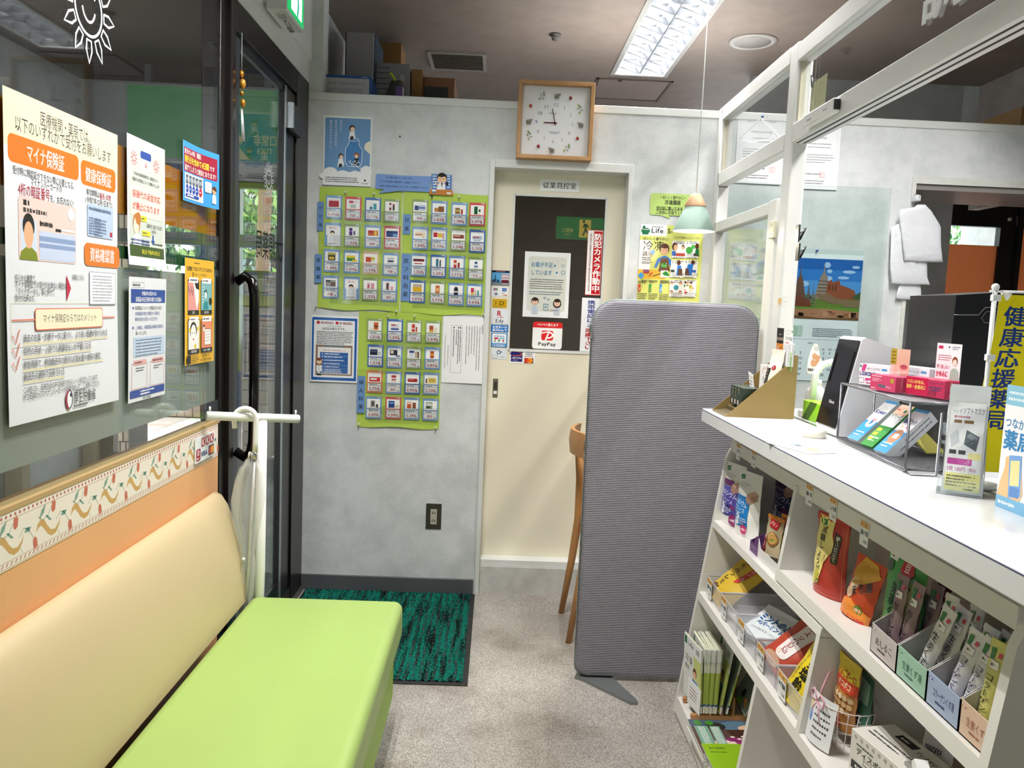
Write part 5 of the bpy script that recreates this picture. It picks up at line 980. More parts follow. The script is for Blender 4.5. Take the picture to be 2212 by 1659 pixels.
def f(a):
    for x in (14,22,30): a.rect(x,14,x+6,44,('#2a4a98','#b82838','#2a7a48')[(x-14)//8])
    a.rect(62,14,88,48,'#2c6ac0'); a.rr(14,60,44,94,4,'#d8dce4'); a.circ(28,76,8,'#6a7890'); a.rect(56,62,92,92,'#f4f4f4'); a.poly([(56,92),(92,78),(92,92)],'#d88060'); a.text('AMEX',75,31,12,'#ffffff',a='c',w=22,b=.02); a.bars(60,70,28,1,1,8,'#444444')
stick(112,302,302,420,'#eef0f4','door_sticker','white sticker of four card logos under the skyline sticker',f)
def f(a): a.text('i',24,42,70,'#1c1810',a='c',b=.02); a.text('D',66,46,70,'#1c1810',a='c',b=.01,sx=1.2); a.bars(8,90,84,1,1,7,'#8a7420')
stick(126,442,282,546,'#cfa51e','door_sticker','mustard yellow sticker with black letters on the door',f)
def f(a): a.text('R',48,27,52,'#bf1030',a='c',b=.035); a.poly([(28,57),(74,52),(64,58)],'#bf1030'); a.text('Edy',50,78,36,'#1c2036',a='c',b=.02)
stick(108,556,302,728,'#e6eaf2','door_sticker','pale sticker with a red letter above dark lettering on the door',f)
def f(a): a.text('お支払いは',50,30,38,'#ffffff',a='c',w=84,b=.03); a.text('楽天Edyで',50,72,38,'#ffffff',a='c',w=84,b=.03)
stick(108,730,302,820,'#1678cc','door_sticker','bright blue sticker with two white lines on the door',f)
def f(a):
    a.rr(6,5,94,72,4,'#f4f8fb'); a.text('nimoca',50,19,20,'#2f7ab8',a='c',w=66,b=.03); a.rr(18,31,46,43,4,'#c82a3c'); a.rr(50,31,84,43,4,'#8fc4cc')
    for i,c in enumerate(('#8a9a58','#2f6a48','#c85060')): a.circ(24+i*26,52,6,c)
    for i in range(3): a.bars(14+i*26,64,18,1,1,5,'#5a7ab0',i)
    a.circ(17,86,8,'#e8ecf4'); a.circ(17,86,5,'#3a4a88'); a.bars(28,82,62,2,9,6,'#ffffff',2)
stick(112,824,284,990,'#1c86cc','door_sticker','blue framed transit card sticker on the door, lower in the column',f)
def f(a): a.circ(48,30,13,'#1c2a68'); a.circ(48,30,8,'#e4eaf0'); a.text('+',66,26,34,'#1c2a68',a='c',b=.04); a.bars(30,48,40,1,1,5,'#8a90a0'); a.rr(8,60,42,92,4,'#555c68'); a.rr(10,63,40,89,3,'#f0f2f6'); a.text('Pay',25,76,18,'#444a58',a='c',w=22); a.text('Pay',75,76,18,'#444a58',a='c',w=22)
stick(112,1004,280,1122,'#dde5ec','door_sticker','pale grey sticker at the foot of the column on the door',f)
def f(a): a.rect(4,4,50,88,'#2a2470'); a.ell(26,26,23,17,'#e0702c'); a.ell(22,24,23,14,'#2a2470'); a.text('ÆON',27,58,26,'#f0f0f8',a='c',w=40,b=.01); a.bars(12,78,30,1,1,4,'#c8c8e0'); a.rect(58,6,94,11,'#2a2a34'); a.text('VISA',76,24,22,'#1c2040',a='c',w=28,b=.03); a.rect(58,40,94,44,'#b06a3c'); a.rect(58,56,94,96,'#1c1a1c'); a.circ(69,76,11,'#d84020'); a.circ(81,76,11,'#f0902c'); a.ell(75,76,5,10,'#e86820')
stick(322,1020,595,1172,'#f2f4f6','door_sticker','wide sticker of three card logos just under the door window',f)
YW=YB+.107
def f(a): a.rr(0,0,100,22,9,'#dc2a2c'); a.rect(0,14,100,22,'#dc2a2c'); a.text('ペイペイ使えます',50,10.5,11,'#ffffff',a='c',w=72,b=.03); a.rr(30,32,70,68,7,'#dc2a2c'); a.curve(46,48,22,12,-60,80,5,'#ffffff'); a.line([(56,34),(44,68)],5,'#ffffff'); a.line([(30,42),(52,36)],4,'#ffffff'); a.text('PayPay',50,81,17,'#26262a',a='c',w=60,b=.035)
stick(578,696,896,1012,'#f5f5f5','window_sticker','white square sticker with red header low on the dark door window',f,yy=YW,r=9)
sq=6.144
def f(a):
    a.rect(2,1,98,99,'#f4f4f4'); a.rect(40,2.0,96,98,'#c4182c'); a.text('防犯カメラ作動中',68,5,10.6,'#ffffff',vert=True,b=.05,w=90,sx=1.15)
    a.text('SECURITY CAMERA IS OPERATING!  JAPAN SECURITY SYSTEM',22,50,3.6,'#9c1a2c',a='c',rot=90,b=.03,w=88*a.H/a.W)
A=at(1040+1415/sq,330+1020/sq,y=YW); Bz=at(1040+1330/5.183,560+408/5.183,y=YW).z; W=at(1040+1618/sq,500,y=YW).x-A.x; a=Art(W,A.z-Bz,'#c4182c',step=8e-5); f(a); tag(a.build('warning_sign',(A.x,YW-.001,A.z),(1,0,0),(0,0,-1),GLOSSY),'upright red sign with white characters on the door window','sign')
A=at(1040+1128/5.183,560+430/5.183,y=YW-.002); Bq=at(1040+1320/5.183,560+1035/5.183,y=YW-.002); W,H=Bq.x-A.x,A.z-Bq.z; a=Art(W,H,'#eef1f6',step=8e-5); a.text('携帯電話はご',48,4,9,'#26358c',vert=True,w=51,b=.04,sx=1.7); a.text('遠慮下さい',42,56,9,'#b01c2c',vert=True,w=41,b=.04,sx=1.7)
tag(a.build('warning_sign',(A.x,YW-.003,A.z),(1,0,0),(0,0,-1),GLOSSY),'upright white sign with blue and red characters beside the grey screen','sign')
A=at(1040+580/sq,330+1308/sq,y=YW); Bq=at(1040+980/5.183,560+655/5.183,y=YW); W,H=.213,.302; a=Art(W,H,'#eef0f2',step=6e-5); a.rr(8,7,92,91,6,'#d9dcd4'); a.text('お薬が不足',14,19.5,8.4,'#3a80a8',w=48,b=.03); a.text('しています',14,31.5,8.4,'#3a80a8',w=47,b=.03)
for x,y,an in ((68,21,30),(72,32,60)): 
    c_,s_=math.cos(R(an)),math.sin(R(an)); a.poly([(x-4*c_+2*s_,y-2.8*s_-1.4*c_),(x+4*c_+2*s_,y+2.8*s_-1.4*c_),(x+4*c_-2*s_,y+2.8*s_+1.4*c_),(x-4*c_-2*s_,y-2.8*s_+1.4*c_)],'#3a80a8'); a.poly([(x+2*s_,y-1.4*c_),(x+4*c_+2*s_,y+2.8*s_-1.4*c_),(x+4*c_-2*s_,y+2.8*s_+1.4*c_),(x-2*s_,y+1.4*c_)],'#dfe8f0')
a.curve(84,20,3,2,0,360,.8,'#3a80a8'); a.curve(85,30,4,3,0,360,.9,'#3a80a8'); a.bars(13,42,74,5,3.4,1.3,'#3a4048',2); a.bars(13,61,74,2,3.4,1.3,'#3a6080',5)
a.face(26,76,8,'#3a2a26','#f0c8b0','#c4cedc'); a.face(75,77,8,'#3a2a26','#f0c8b0','#c8ccd8',long=True)
a.frame(45,79,56,89,1,'#4a88b0'); a.circ(50,84,2,'#4a88b0'); a.curve(47,70,2,1.4,0,360,.9,'#4a88b0'); a.curve(55,72,2,1.4,0,360,.9,'#4a88b0'); a.bars(60,88.5,28,1,1,1,'#555555')
tag(a.build('door_notice',(A.x,YW-.002,A.z),(1,0,0),(0,0,-1),GLOSSY,warp=lambda u,v:.002),'white framed notice with two drawn pharmacists taped inside the door window','notice')
# ---------------------------------------------------------------- certificates, calendar, carrier bags behind the partition
def cert(px,py,label,seed,seal):
    a=Sheet('y',YB,px,py,.213,.302,'#eff1f5',step=5e-5); a.frame(6,4,94,96,.3,'#b8bcc4'); a.bars(20,10,12,1,1,1.2,'#777777'); a.bars(66,10,16,1,1,1.2,'#777777',2); a.text('保険薬局指定通知書' if seed==1 else '管理薬剤師証',50,25,3.4,'#6a6a70',a='c',w=44); a.bars(32,34,50,2,5,1.4,'#777777',seed); a.bars(14,50,74,4,3.6,1.4,'#777777',seed+3); a.bars(12,78,60,1,1,1.8,'#444444',5); a.frame(seal,75,seal+12,83,.7,'#d88a80'); a.bars(seal+2,77,8,3,2.2,1.2,'#d88a80'); a.bars(24,88,50,2,3.6,1.4,'#444444',7)
    a.hang('certificate',label,'certificate',warp=lambda u,v:.002+.004*v)
cert(1595,246,'framed white certificate on the wall just behind the partition end',1,72); cert(1716,258,'second white certificate on the wall, right of the partition post',2,60)
def cal():
    t=thing('wall_calendar','large wall calendar with a photo of brick temple ruins under blue sky','calendar')
    o=at(1725,535,y=YB); W=.298; a=Sheet('y',YB,1722,536,.305,.60,'#dbe7ea',step=5e-5); a.rect(0,0,100,3.6,'#c8d6d6'); a.rect(0,3.6,100,100,'#e3edf3')
    def Q(x,y): return a.q(1640+x/3.858,380+y/3.858)
    x0,yt=Q(322,682); x1,yb=Q(822,1208); x0=2; yt-=.0; 
    sky=[('#1f5fae',0,.18),('#2f76c4',.18,.36),('#4a90d4',.36,.6)]
    for c,u,v in sky: a.l=3; a.rect(x0,yt+(yb-yt)*u,x1,yt+(yb-yt)*v,c)
    a.l=6
    for (cx,cy,rx,ry) in ((.46,.1,.05,.06),(.5,.2,.04,.04),(.8,.2,.10,.035),(.72,.3,.09,.03),(.5,.32,.05,.05),(.12,.42,.08,.05),(.9,.12,.06,.03)): a.ell(x0+(x1-x0)*cx,yt+(yb-yt)*cy,(x1-x0)*rx,(yb-yt)*ry*.8,'#9cc0e6'); a.l-=1
    a.l=8
    g_=lambda u,v:(x0+(x1-x0)*u,yt+(yb-yt)*v)
    a.rect(x0,yt+(yb-yt)*.6,x1,yb,'#5f7a34'); 
    for (u,w_,h0,c) in ((.20,.035,.28,'#5c6068'),(.27,.04,.36,'#6a6a6c'),(.42,.11,.04,'#8a7e74'),(.06,.09,.10,'#6a4a3c')):
        a.poly([g_(u,h0),g_(u+w_*.12,h0+.18),g_(u+w_*.5,h0+.26),g_(u+w_*.6,h0+.34),g_(u+w_,h0+.5),g_(u+w_*1.1,.66),g_(u-w_*1.1,.66),g_(u-w_,h0+.5),g_(u-w_*.6,h0+.34),g_(u-w_*.5,h0+.26),g_(u-w_*.12,h0+.18)],c)
        for k in range(5): a.rect(*g_(u-w_*.8,h0+.32+k*.055),*g_(u+w_*.8,h0+.335+k*.055),'#4c4640'); a.l-=1
        a.l+=1
    a.poly([g_(.46,.64),g_(.48,.38),g_(.54,.33),g_(.55,.38),g_(.62,.36),g_(.66,.34),g_(.68,.42),g_(.78,.45),g_(.9,.5),g_(.96,.66)],'#8a4c34'); 
    for k in range(3): a.rect(*g_(.50+k*.05,.42),*g_(.52+k*.05,.52),'#4c3428')
    a.poly([g_(.86,.62),g_(1,.52),g_(1,.66)],'#3c5a34'); a.poly([g_(0,.62),g_(.22,.68),g_(.26,.8),g_(0,.8)],'#6c3c2c'); a.poly([g_(.3,.6),g_(.5,.56),g_(.62,.64),g_(.8,.66),g_(.82,.72),g_(.6,.74),g_(.4,.68)],'#7c6650'); a.poly([g_(.72,.68),g_(1,.66),g_(1,.78),g_(.74,.78)],'#7a6a50')
    a.rect(*g_(0,.80),*g_(1,.86),'#5c8a30'); a.poly([g_(0,.84),g_(.5,.82),g_(1,.86),g_(1,.95),g_(.4,.98),g_(0,.94)],'#a2765a'); a.poly([g_(0,.94),g_(.4,.98),g_(1,.95),g_(1,1),g_(0,1)],'#6c5036')
    for k in range(14): u=rnd.random(); a.rect(*g_(u*.9,.86+rnd.random()*.1),*g_(u*.9+.08,.872+rnd.random()*.1),rnd.choice(['#8a5c44','#5c3c2c','#b48a6c'])); a.l-=1
    a.l+=2
    a.rect(3,58,17,66,'#b7cfc4'); a.poly([(3,58),(10,60),(8,66),(3,66)],'#9dbfae'); a.bars(32,60,62,5,1.4,.8,'#6a7688',3)
    a.rect(1,68,99,68.2,'#b0bcc8'); a.text('2025',26,71,2,'#5a6680'); a.text('JUN.',83,73,1.8,'#5a6680'); a.text('6',90,72.4,5,'#2a3c80',w=5)
    days=['SUN','MON','TUE','WED','THU','FRI','SAT']
    for k in range(7):
        X_=40+k*9.2; a.bars(X_,75.5,4.5,1,1,.9,'#6a7688',k); a.l-=1
        for r_ in range(5):
            d=1+k+7*r_
            if d<=30: a.text(str(d),X_+2.2,78.6+r_*4.1,2.7,'#3a4660' if k else '#4a5678',a='c'); a.l-=1
    for k,(d0) in enumerate((2,3)):
        for r_ in range(5):
            d=d0+7*r_
            if d<=31: a.text(str(d),5+k*9.4+2,78.6+r_*4.1,2.7,'#3a4660',a='c'); a.l-=1
    a.l+=1
    p=a.o; a.build('sheet',(p.x,YB-.0015,p.z),(1,0,0),(0,0,-1),GLOSSY,t,warp=lambda u,v:.002)
    pn=at(1763,542,y=YB); G().lathe([(.004,.006),(.0045,.009),(.002,.012),(.004,.018)],10,M=Matrix.Translation((pn.x,YB,pn.z))@Matrix.Rotation(R(90),4,'X')).out('pin',mat('#2a4ab0',.3),t)
cal()
t=thing('hinged_glass_panel','clear greenish glass panel hinged flat against the wall over the calendar','glass panel')
A=at(1562,402,y=YB-.05); Bq=at(1926,410,y=YB-.05); box('pane',TINTG,.965,Bq.x,YB-.054,YB-.046,1.06,Bq.z+.005,t)
p=at(1570,398,y=YB-.06); box('clamp',mat('#8f8f8e',.3,.7),.955,.995,YB-.066,YB-.036,p.z-.016,p.z+.014,t,r=.002)
# carrier bags on a hook
t=thing('carrier_bags','bunch of white plastic carrier bags hanging by the doorway','bags'); s_=5.352
def bg(pts,y,th,m,name='bag',seed=1):
    q=random.Random(seed); o=[at(1800+x/s_,380+y_/s_,y=YB) for x,y_ in pts]; cxm=sum(p.x for p in o)/len(o); czm=sum(p.z for p in o)/len(o)
    n=len(o); L=6; g=G(); vs=[]; 
    for k in range(L+1):
        f=k/L; 
        for p in o:
            X=cxm+(p.x-cxm)*(1-f**3*.85); Z=czm+(p.z-czm)*(1-f**3*.85)
            vs.append((X,y-th*math.sin(f*PI/2)-.0022*math.sin(X*90+Z*160+seed)*f-.0018*math.sin(Z*230+X*40),Z))
    fs=[(k*n+i,k*n+(i+1)%n,(k+1)*n+(i+1)%n,(k+1)*n+i) for k in range(L) for i in range(n)]+[tuple(L*n+i for i in range(n))]
    g.add(vs,fs,True).out(name,m,t,fix=True)
BAG=mat('#d9dce2',.35,bump=1.6,bscale=38)
bg([(740,1270),(700,1420),(950,1440),(1000,1385),(985,1245),(860,1235)],YB-.012,.010,BAG,seed=4)
bg([(640,600),(625,1050),(635,1245),(720,1255),(1040,1262),(1078,1265),(1050,1180),(1045,980),(1000,560),(800,520)],YB-.025,.014,BAG,seed=2)
bg([(720,400),(705,470),(735,700),(760,985),(980,1000),(1203,1008),(1185,830),(1180,600),(1150,540),(1070,420),(1000,345),(915,345),(880,375)],YB-.042,.016,BAG,seed=3)
A=at(1800+900/s_,380+250/s_,y=YB); g=G().rbox(A.x-.004,A.x+.018,YB-.055,YB-.004,A.z-.022,A.z+.004,.004,2); g.out('handle_bundle',BAG,t); G().tube([(A.x+.008,YB-.058,A.z-.008),(A.x+.008,YB-.062,A.z+.002),(A.x+.008,YB-.03,A.z+.010),(A.x+.008,YB,A.z+.008)],.0014,6).out('hook',mat('#c8c8c8',.3,.7),t)
# ---------------------------------------------------------------- stored boxes on top of the wall
ZS=2.235
st(box('trim_6',WHITE,-.80,1.4,YB+.126,YB+.62,ZS-.03,ZS))
CARD=mat('#7c5a2e',.7,vary=.08,vscale=6); CARD2=mat('#6e4f33',.7,vary=.08)
A=at(698,160,y=3.72); Bq=at(796,206,y=3.72); W=Bq.x-A.x; H=.092
t=thing('stored_box','flat blue and white box in front of the tall box on the wall top','box'); box('carton',mat('#1c4f96',.4),A.x,Bq.x+.006,3.72,3.95,ZS,A.z,t)
a=Art(W,A.z-ZS-.015,'#b9b9bd',step=5e-5); a.text('スチームがつ、かぜのどにいいのはどうして?',8,22,12,'#33363c',w=82,b=.02); a.bars(8,45,84,5,8.5,2.6,'#5c5c64',3); a.build('print',(A.x+.002,3.7195,A.z-.013),(1,0,0),(0,0,-1),parent=t,thick=0)
a=Art(.03,.008,None); a.text('omron',50,50,100,'#c8d4e8',w=96,a='c',b=.04); a.build('print',(Bq.x-.032,3.7192,A.z-.002),(1,0,0),(0,0,-1),parent=t,thick=0)
A=at(733,56,y=3.80); Bq=at(799,160,y=3.80); t=thing('stored_box','tall pale grey box standing nearest the ceiling on the wall top','box'); box('carton',mat('#98959a',.55),A.x,Bq.x-.012,3.97,4.25,ZS,A.z+.03,t,r=.003); box('carton_edge',mat('#14110f',.6),A.x-.006,A.x,3.98,4.25,ZS,A.z+.03,t); box('carton_edge',mat('#23364e',.6),Bq.x-.012,Bq.x-.008,3.98,4.25,ZS,A.z+.03,t)
A=at(806,90,y=4.3); Bq=at(866,130,y=4.3); t=thing('stored_box','brown cardboard box stacked behind the tall pale box','box'); box('carton',CARD,A.x-.0,Bq.x,4.30,4.5,ZS,A.z,t); box('tape',mat('#1a1410',.6),Bq.x-.012,Bq.x-.006,4.297,4.30,2.46,2.53,t)
A=at(806,131,y=3.99); Bq=at(881,205,y=3.99); t=thing('stored_box','grey printed box under the brown box on the wall top','box'); box('carton',mat('#87868c',.55),A.x+.012,Bq.x,4.02,4.26,ZS,A.z,t); a=Art(Bq.x-A.x-.01,A.z-ZS,None,step=2e-4); a.l=1; a.bars(4,8,38,9,9.5,3,'#55555c',3); a.rect(72,20,86,62,'#a9a9b0'); a.build('print',(A.x+.012,4.0198,A.z),(1,0,0),(0,0,-1),parent=t,thick=0)
t=thing('dark_bag','dark grey drawstring bag with a lime tag among the stored boxes','bag'); o=at(855,207,y=3.85)
def bagf(u,v):
    th=2*PI*u; rr=.062*(1-.55*v**1.6)*(1+.07*math.sin(5*th)); return (o.x+rr*math.cos(th)*1.05,3.88+rr*.8*math.sin(th),ZS+.145*v)
G().grid(bagf,28,10).out('body',mat('#3b3935',.7),t); G().tube([(o.x-.005,3.85,ZS+.14),(o.x-.02,3.84,ZS+.165),(o.x-.03,3.84,ZS+.17)],[.006,.006,.004],7).out('tag',mat('#a8b81c',.5),t)
A=at(857,190,y=3.80); t=thing('stored_box','small purple box with a white side on the wall top','box'); box('carton',mat('#5c3a78',.5),A.x-.002,A.x+.030,3.775,3.81,ZS,A.z+.002,t); box('print',mat('#a8a4b0',.5),A.x+.030,A.x+.032,3.775,3.81,ZS,A.z,t)
A=at(884,148,y=4.05); t=thing('stored_box','brown cardboard box with printed symbols, behind the dark bag','box'); A.x+=.012; box('carton',CARD,A.x,A.x+.05,4.06,4.24,ZS+.07,A.z,t); a=Art(.16,.11,None,step=2e-4); a.l=1
for k in range(3): a.rect(20+k*14,30,26+k*14,60,'#2c2016'); a.l-=1
a.build('print',(A.x+.0505,4.07,A.z-.01),(0,1,0),(0,0,-1),parent=t,thick=0)
box('carton',CARD2,A.x,A.x+.048,4.06,4.24,ZS,ZS+.068,t)
A=at(912,166,y=4.1); Bq=at(981,207,y=4.1); t=thing('stored_box','brown cardboard box with a black label, rightmost on the wall top','box'); box('carton',mat('#6b4a2e',.7),A.x+.004,Bq.x,4.1,4.4,ZS,A.z,t); box('print',mat('#14110f',.5),A.x+.012,Bq.x-.03,4.098,4.10,ZS,A.z-.045,t); a=Art(.1,.012,None); a.text('ケース ティッシュ',50,50,80,'#8a3a24',w=94,a='c'); a.build('print',(A.x+.012,4.0975,A.z-.018),(1,0,0),(0,0,-1),parent=t,thick=0)
g=G().tube([(o.x+.10,3.85,ZS),(o.x+.105,3.85,ZS+.025),(o.x+.115,3.85,ZS+.028),(o.x+.12,3.85,ZS+.002)],.003,6); tag(g.out('orange_clip',mat('#d8702c',.5)),'small bright orange clip beside the purple box','clip')
A=at(2194,235,y=3.95); t=thing('stored_box','cardboard box at the far end of the wall top, cut by the photo edge','box'); box('carton',mat('#9c7c54',.7),A.x,A.x+.3,3.9,4.2,ZS,A.z,t); a=Art(.2,.08,None); a.text('Panasonic',10,35,40,'#3a2a1c',w=60); a.bars(10,70,60,1,1,16,'#3a2a1c'); a.build('print',(A.x+.01,3.899,A.z-.02),(1,0,0),(0,0,-1),parent=t,thick=0)
# ---------------------------------------------------------------- emergency exit light above the glass door
t=thing('exit_light','lit green and white emergency exit light on the white bulkhead above the door','exit sign')
pa=at(630,62,x=XL+.09); Y0=at(630,10,x=XL+.09).y; Yf=at(658,66,x=XL+.09).y; zb=at(657,66,x=XL+.09).z
Yn=Yf-.24; box('case',mat('#dfe0de',.35),XL+.012,XL+.085,Yn,Yf+.006,zb-.006,zb+.26,t,r=.004); 
mg=bpy.data.materials.new('lit_exit_face'); mg.use_nodes=True; nn=mg.node_tree; b=nn.nodes['Principled BSDF']; at_=nn.nodes.new('ShaderNodeAttribute'); at_.attribute_name='Col'; nn.links.new(at_.outputs['Color'],b.inputs['Base Color']); nn.links.new(at_.outputs['Color'],b.inputs['Emission Color']); b.inputs['Emission Strength'].default_value=.9
a=Art(.232,.252,'#0c9450',step=5e-5); a.rect(22,6,88,94,'#e6f8f8'); a.ell(52,20,6,6,'#0c8a6a'); a.line([(54,30),(44,46),(56,58),(66,76),(60,94)],9,'#0c8a6a'); a.line([(44,46),(40,66),(26,80)],8,'#0c8a6a'); a.line([(54,32),(72,42),(80,36)],6,'#0c8a6a'); a.line([(50,34),(34,42),(30,54)],6,'#0c8a6a')
a.build('face',(XL+.0865,Yn+.004,zb+.256),(0,1,0),(0,0,-1),mg,t,thick=0)
a=Art(.2,.06,None); a.bars(10,30,30,4,14,7,'#6c6c6a',3); a.bars(55,40,25,2,20,8,'#6c6c6a',4); a.circ(48,50,3,'#555552'); a.build('print',(XL+.02,Yn+.02,zb-.0075),(0,1,0),(1,0,0),parent=t,thick=0)
for k in (0,1): G().lathe([(.011,0),(.010,-.003)],14,(XL+.045,Yf-.045+k*.032,zb-.0062)).out('vent_hole',mat('#8a8a8c',.5),t)
# hanging golden charm behind the door glass
t=thing('hanging_charm','gold tassel charm hanging just inside the glass door top','ornament'); p=at(522,160,x=XL+.01); y_=p.y+.0
G().tube([(XL+.01,y_,2.2),(XL+.01,y_,p.z)],.0008,5).out('cord',mat('#d8d8d8',.5),t)
for k,(dz,rr,c) in enumerate(((0,.008,'#c8862c'),(-.03,.011,'#d8983a'),(-.06,.006,'#b87824'),(-.09,.009,'#c8862c'))): G().ball((XL+.01+.003*(k%2),y_+.002*k,p.z+dz),rr,8,sc=(1,1,1.6)).out('bead',mat(c,.3,.6),t)
for k in range(3): G().tube([(XL+.01,y_+.004*k,p.z-.11),(XL+.012+.002*k,y_+.008*k,p.z-.21)],.0022,5).out('strand',mat('#d4d6da',.3,.5),t)
# ---------------------------------------------------------------- bench
t=thing('waiting_bench','long waiting bench with lime green seat and beige padded back','bench')
LIME=mat('#9cb766',.42,vary=.02,vscale=3); BEIGE=mat('#c9b78f',.42,vary=.02,vscale=3)
G().rbox(-.742,-.262,.15,2.462,.292,.418,.028,5).out('seat',LIME,t); box('seat_base',mat('#94b848',.5),-.73,-.285,.17,2.44,.10,.30,t,r=.01)
pr_=[(-.752,.405),(-.757,.47),(-.768,.545),(-.783,.61),(-.800,.67),(-.818,.715),(-.836,.742),(-.852,.750),(-.862,.742),(-.867,.72),(-.868,.60),(-.868,.40)]
pr_=[(x,z) for x,z in pr_]
def bk(y,s,m=.0):
    cx,cz=-.83,.58; return [(cx+(x-cx)*s-m,y,cz+(z-cz)*(s if z>cz else 1)) for x,z in pr_]
ys=[(.16,.93),(.17,.985),(.19,1.0)]+[(.19+ (2.425-.19)*i/20,1.0) for i in range(1,20)]+[(2.425,1),(2.450,.985),(2.460,.95)]
g=G(); n_=len(pr_); vs=[]; [vs.extend(bk(y,s)) for y,s in ys]
fs=[(i*n_+k,i*n_+k+1,(i+1)*n_+k+1,(i+1)*n_+k) for i in range(len(ys)-1) for k in range(n_-1)]; fs+=[tuple(range(n_)),tuple((len(ys)-1)*n_+k for k in range(n_))[::-1]]
o=g.add(vs,fs,True).out('backrest',BEIGE,t,fix=True); o.data.polygons[len(o.data.polygons)-1].use_smooth=False
for y in (.4,1.3,2.3):
    for x in (-.69,-.33): box('leg',mat('#5c5c58',.4,.6),x-.02,x+.02,y-.02,y+.02,0,.11,t)
# ---------------------------------------------------------------- umbrella stand + umbrella
WP=mat('#eef0ee',.3)
t=thing('umbrella_stand','white T shaped umbrella stand between the bench end and glass door','umbrella stand')
L_=at(447,898,x=-.852); Rr=at(645,905,y=L_.y+.17); f_=lambda u:L_+(Rr-L_)*u; P1=f_(.585)
g=G().tube([L_,Rr],.0135,16); g.out('crossbar',WP,t); G().tube([(P1.x-.012,P1.y,0.01),(P1.x-.002,P1.y,.5),(P1.x,P1.y,P1.z-.008)],.0158,16).out('pole',WP,t)
for u in (.03,.965): q=f_(u); G().tube([q+V((0,0,.012)),q+V((0,0,.028))],.003,8).out('peg',WP,t)
G().lathe([(.11,0),(.11,.006),(.03,.012),(.018,.02)],24,(P1.x-.012,P1.y+.0,0)).out('foot_plate',WP,t)
t=thing('clear_umbrella','folded clear vinyl umbrella with white cane handle hung on the stand','umbrella')
q=f_(.40); hx,hy,hz=q.x,q.y,q.z; rr=.024
pts=[(hx-rr*1.15,hy-.010,hz-.034),(hx-rr*1.25,hy-.010,hz-.012)]+[(hx+rr*.15-rr*1.3*math.cos(R(a_)),hy-.016+.010*a_/180,hz-.002+rr*1.25*math.sin(R(a_))) for a_ in range(10,181,17)]
ex=hx+rr*.15+rr*1.3; pts+=[(ex,hy-.006,hz-.03),(ex-.001,hy-.006,hz-.075),(ex-.002,hy-.006,hz-.105)]
G().tube(pts,[.0082]*len(pts),12).out('handle',mat('#f2f3f2',.18),t)
G().tube([(ex-.002,hy-.006,hz-.105),(ex-.003,hy-.006,hz-.13)],.0075,12).out('ferrule',mat('#b8babc',.2,.9),t)
G().tube([(ex-.003,hy-.006,hz-.13),(ex-.028,hy-.002,hz-.64)],.004,8).out('shaft',mat('#d8dadb',.3,.5),t)
prof=[(.0,.010),(.02,.028),(.06,.036),(.12,.040),(.18,.034),(.25,.022),(.29,.018),(.34,.022),(.42,.020),(.50,.012),(.56,.006)]
def um(u,v):
    k=v*(len(prof)-1); i=min(int(k),len(prof)-2); f=k-i; z=prof[i][0]*(1-f)+prof[i+1][0]*f; r_=prof[i][1]*(1-f)+prof[i+1][1]*f
    th=2*PI*u; r_*=1+.30*math.sin(8*th+z*14)+.12*math.sin(3*th+2); cxx=ex-.012-.024*z/.56-.010*math.sin(min(1,z/.28)*PI)
    return (cxx+r_*math.cos(th),hy+r_*.75*math.sin(th),hz-.135-z+.010*math.sin(8*th)*(v<.05))
MILK=mat('#eef0f0',.2,alpha=.26); G().grid(um,96,30).out('canopy',MILK,t)
for k in range(8):
    th=2*PI*k/8+.3; G().tube([um((k+.2)/8,.0),V(um((k+.2)/8,0))+V((-.003*math.cos(th),0,.018))],.0022,6).out('rib_tip',WP,t)
p=V(um(.72,.63)); G().ball((p.x,p.y-.006,p.z),.0055,10).out('snap_button',WP,t)
# ---------------------------------------------------------------- door mat
t=thing('door_mat','dark green ribbed entrance mat with black rubber edge','mat')
box('rubber_base',mat('#17191b',.6),-.845,-.055,2.735,3.635,.001,.005,t,r=.0015)
mp_=bpy.data.materials.new('green_pile'); mp_.use_nodes=True; n=mp_.node_tree; b=n.nodes['Principled BSDF']; b.inputs['Roughness'].default_value=.9; b.inputs['Specular IOR Level'].default_value=.1
tc=n.nodes.new('ShaderNodeTexCoord'); m2=n.nodes.new('ShaderNodeMapping'); m2.inputs['Scale'].default_value=(160,150,1); n.links.new(tc.outputs['Object'],m2.inputs[0]); nz=n.nodes.new('ShaderNodeTexNoise'); nz.inputs['Scale'].default_value=1; nz.inputs['Detail'].default_value=2; n.links.new(m2.outputs[0],nz.inputs[0])
m3=n.nodes.new('ShaderNodeMapping'); m3.inputs['Scale'].default_value=(40,4,1); n.links.new(tc.outputs['Object'],m3.inputs[0]); n3=n.nodes.new('ShaderNodeTexNoise'); n3.inputs['Scale'].default_value=1; n3.inputs['Detail'].default_value=3; n.links.new(m3.outputs[0],n3.inputs[0])
ad=n.nodes.new('ShaderNodeMath'); ad.operation='ADD'; n.links.new(nz.outputs[0],ad.inputs[0]); n.links.new(n3.outputs[0],ad.inputs[1]); rp=n.nodes.new('ShaderNodeValToRGB'); e_=rp.color_ramp.elements; e_[0].position=.93; e_[1].position=1.10; e_[0].color=(*lin('#061410'),1); e_[1].color=(*lin('#0d6a5c'),1)
n.links.new(ad.outputs[0],rp.inputs[0]); n.links.new(rp.outputs[0],b.inputs['Base Color'])
qr=random.Random(5); hh=[[qr.uniform(.006,.0125) for _ in range(180)] for _ in range(150)]
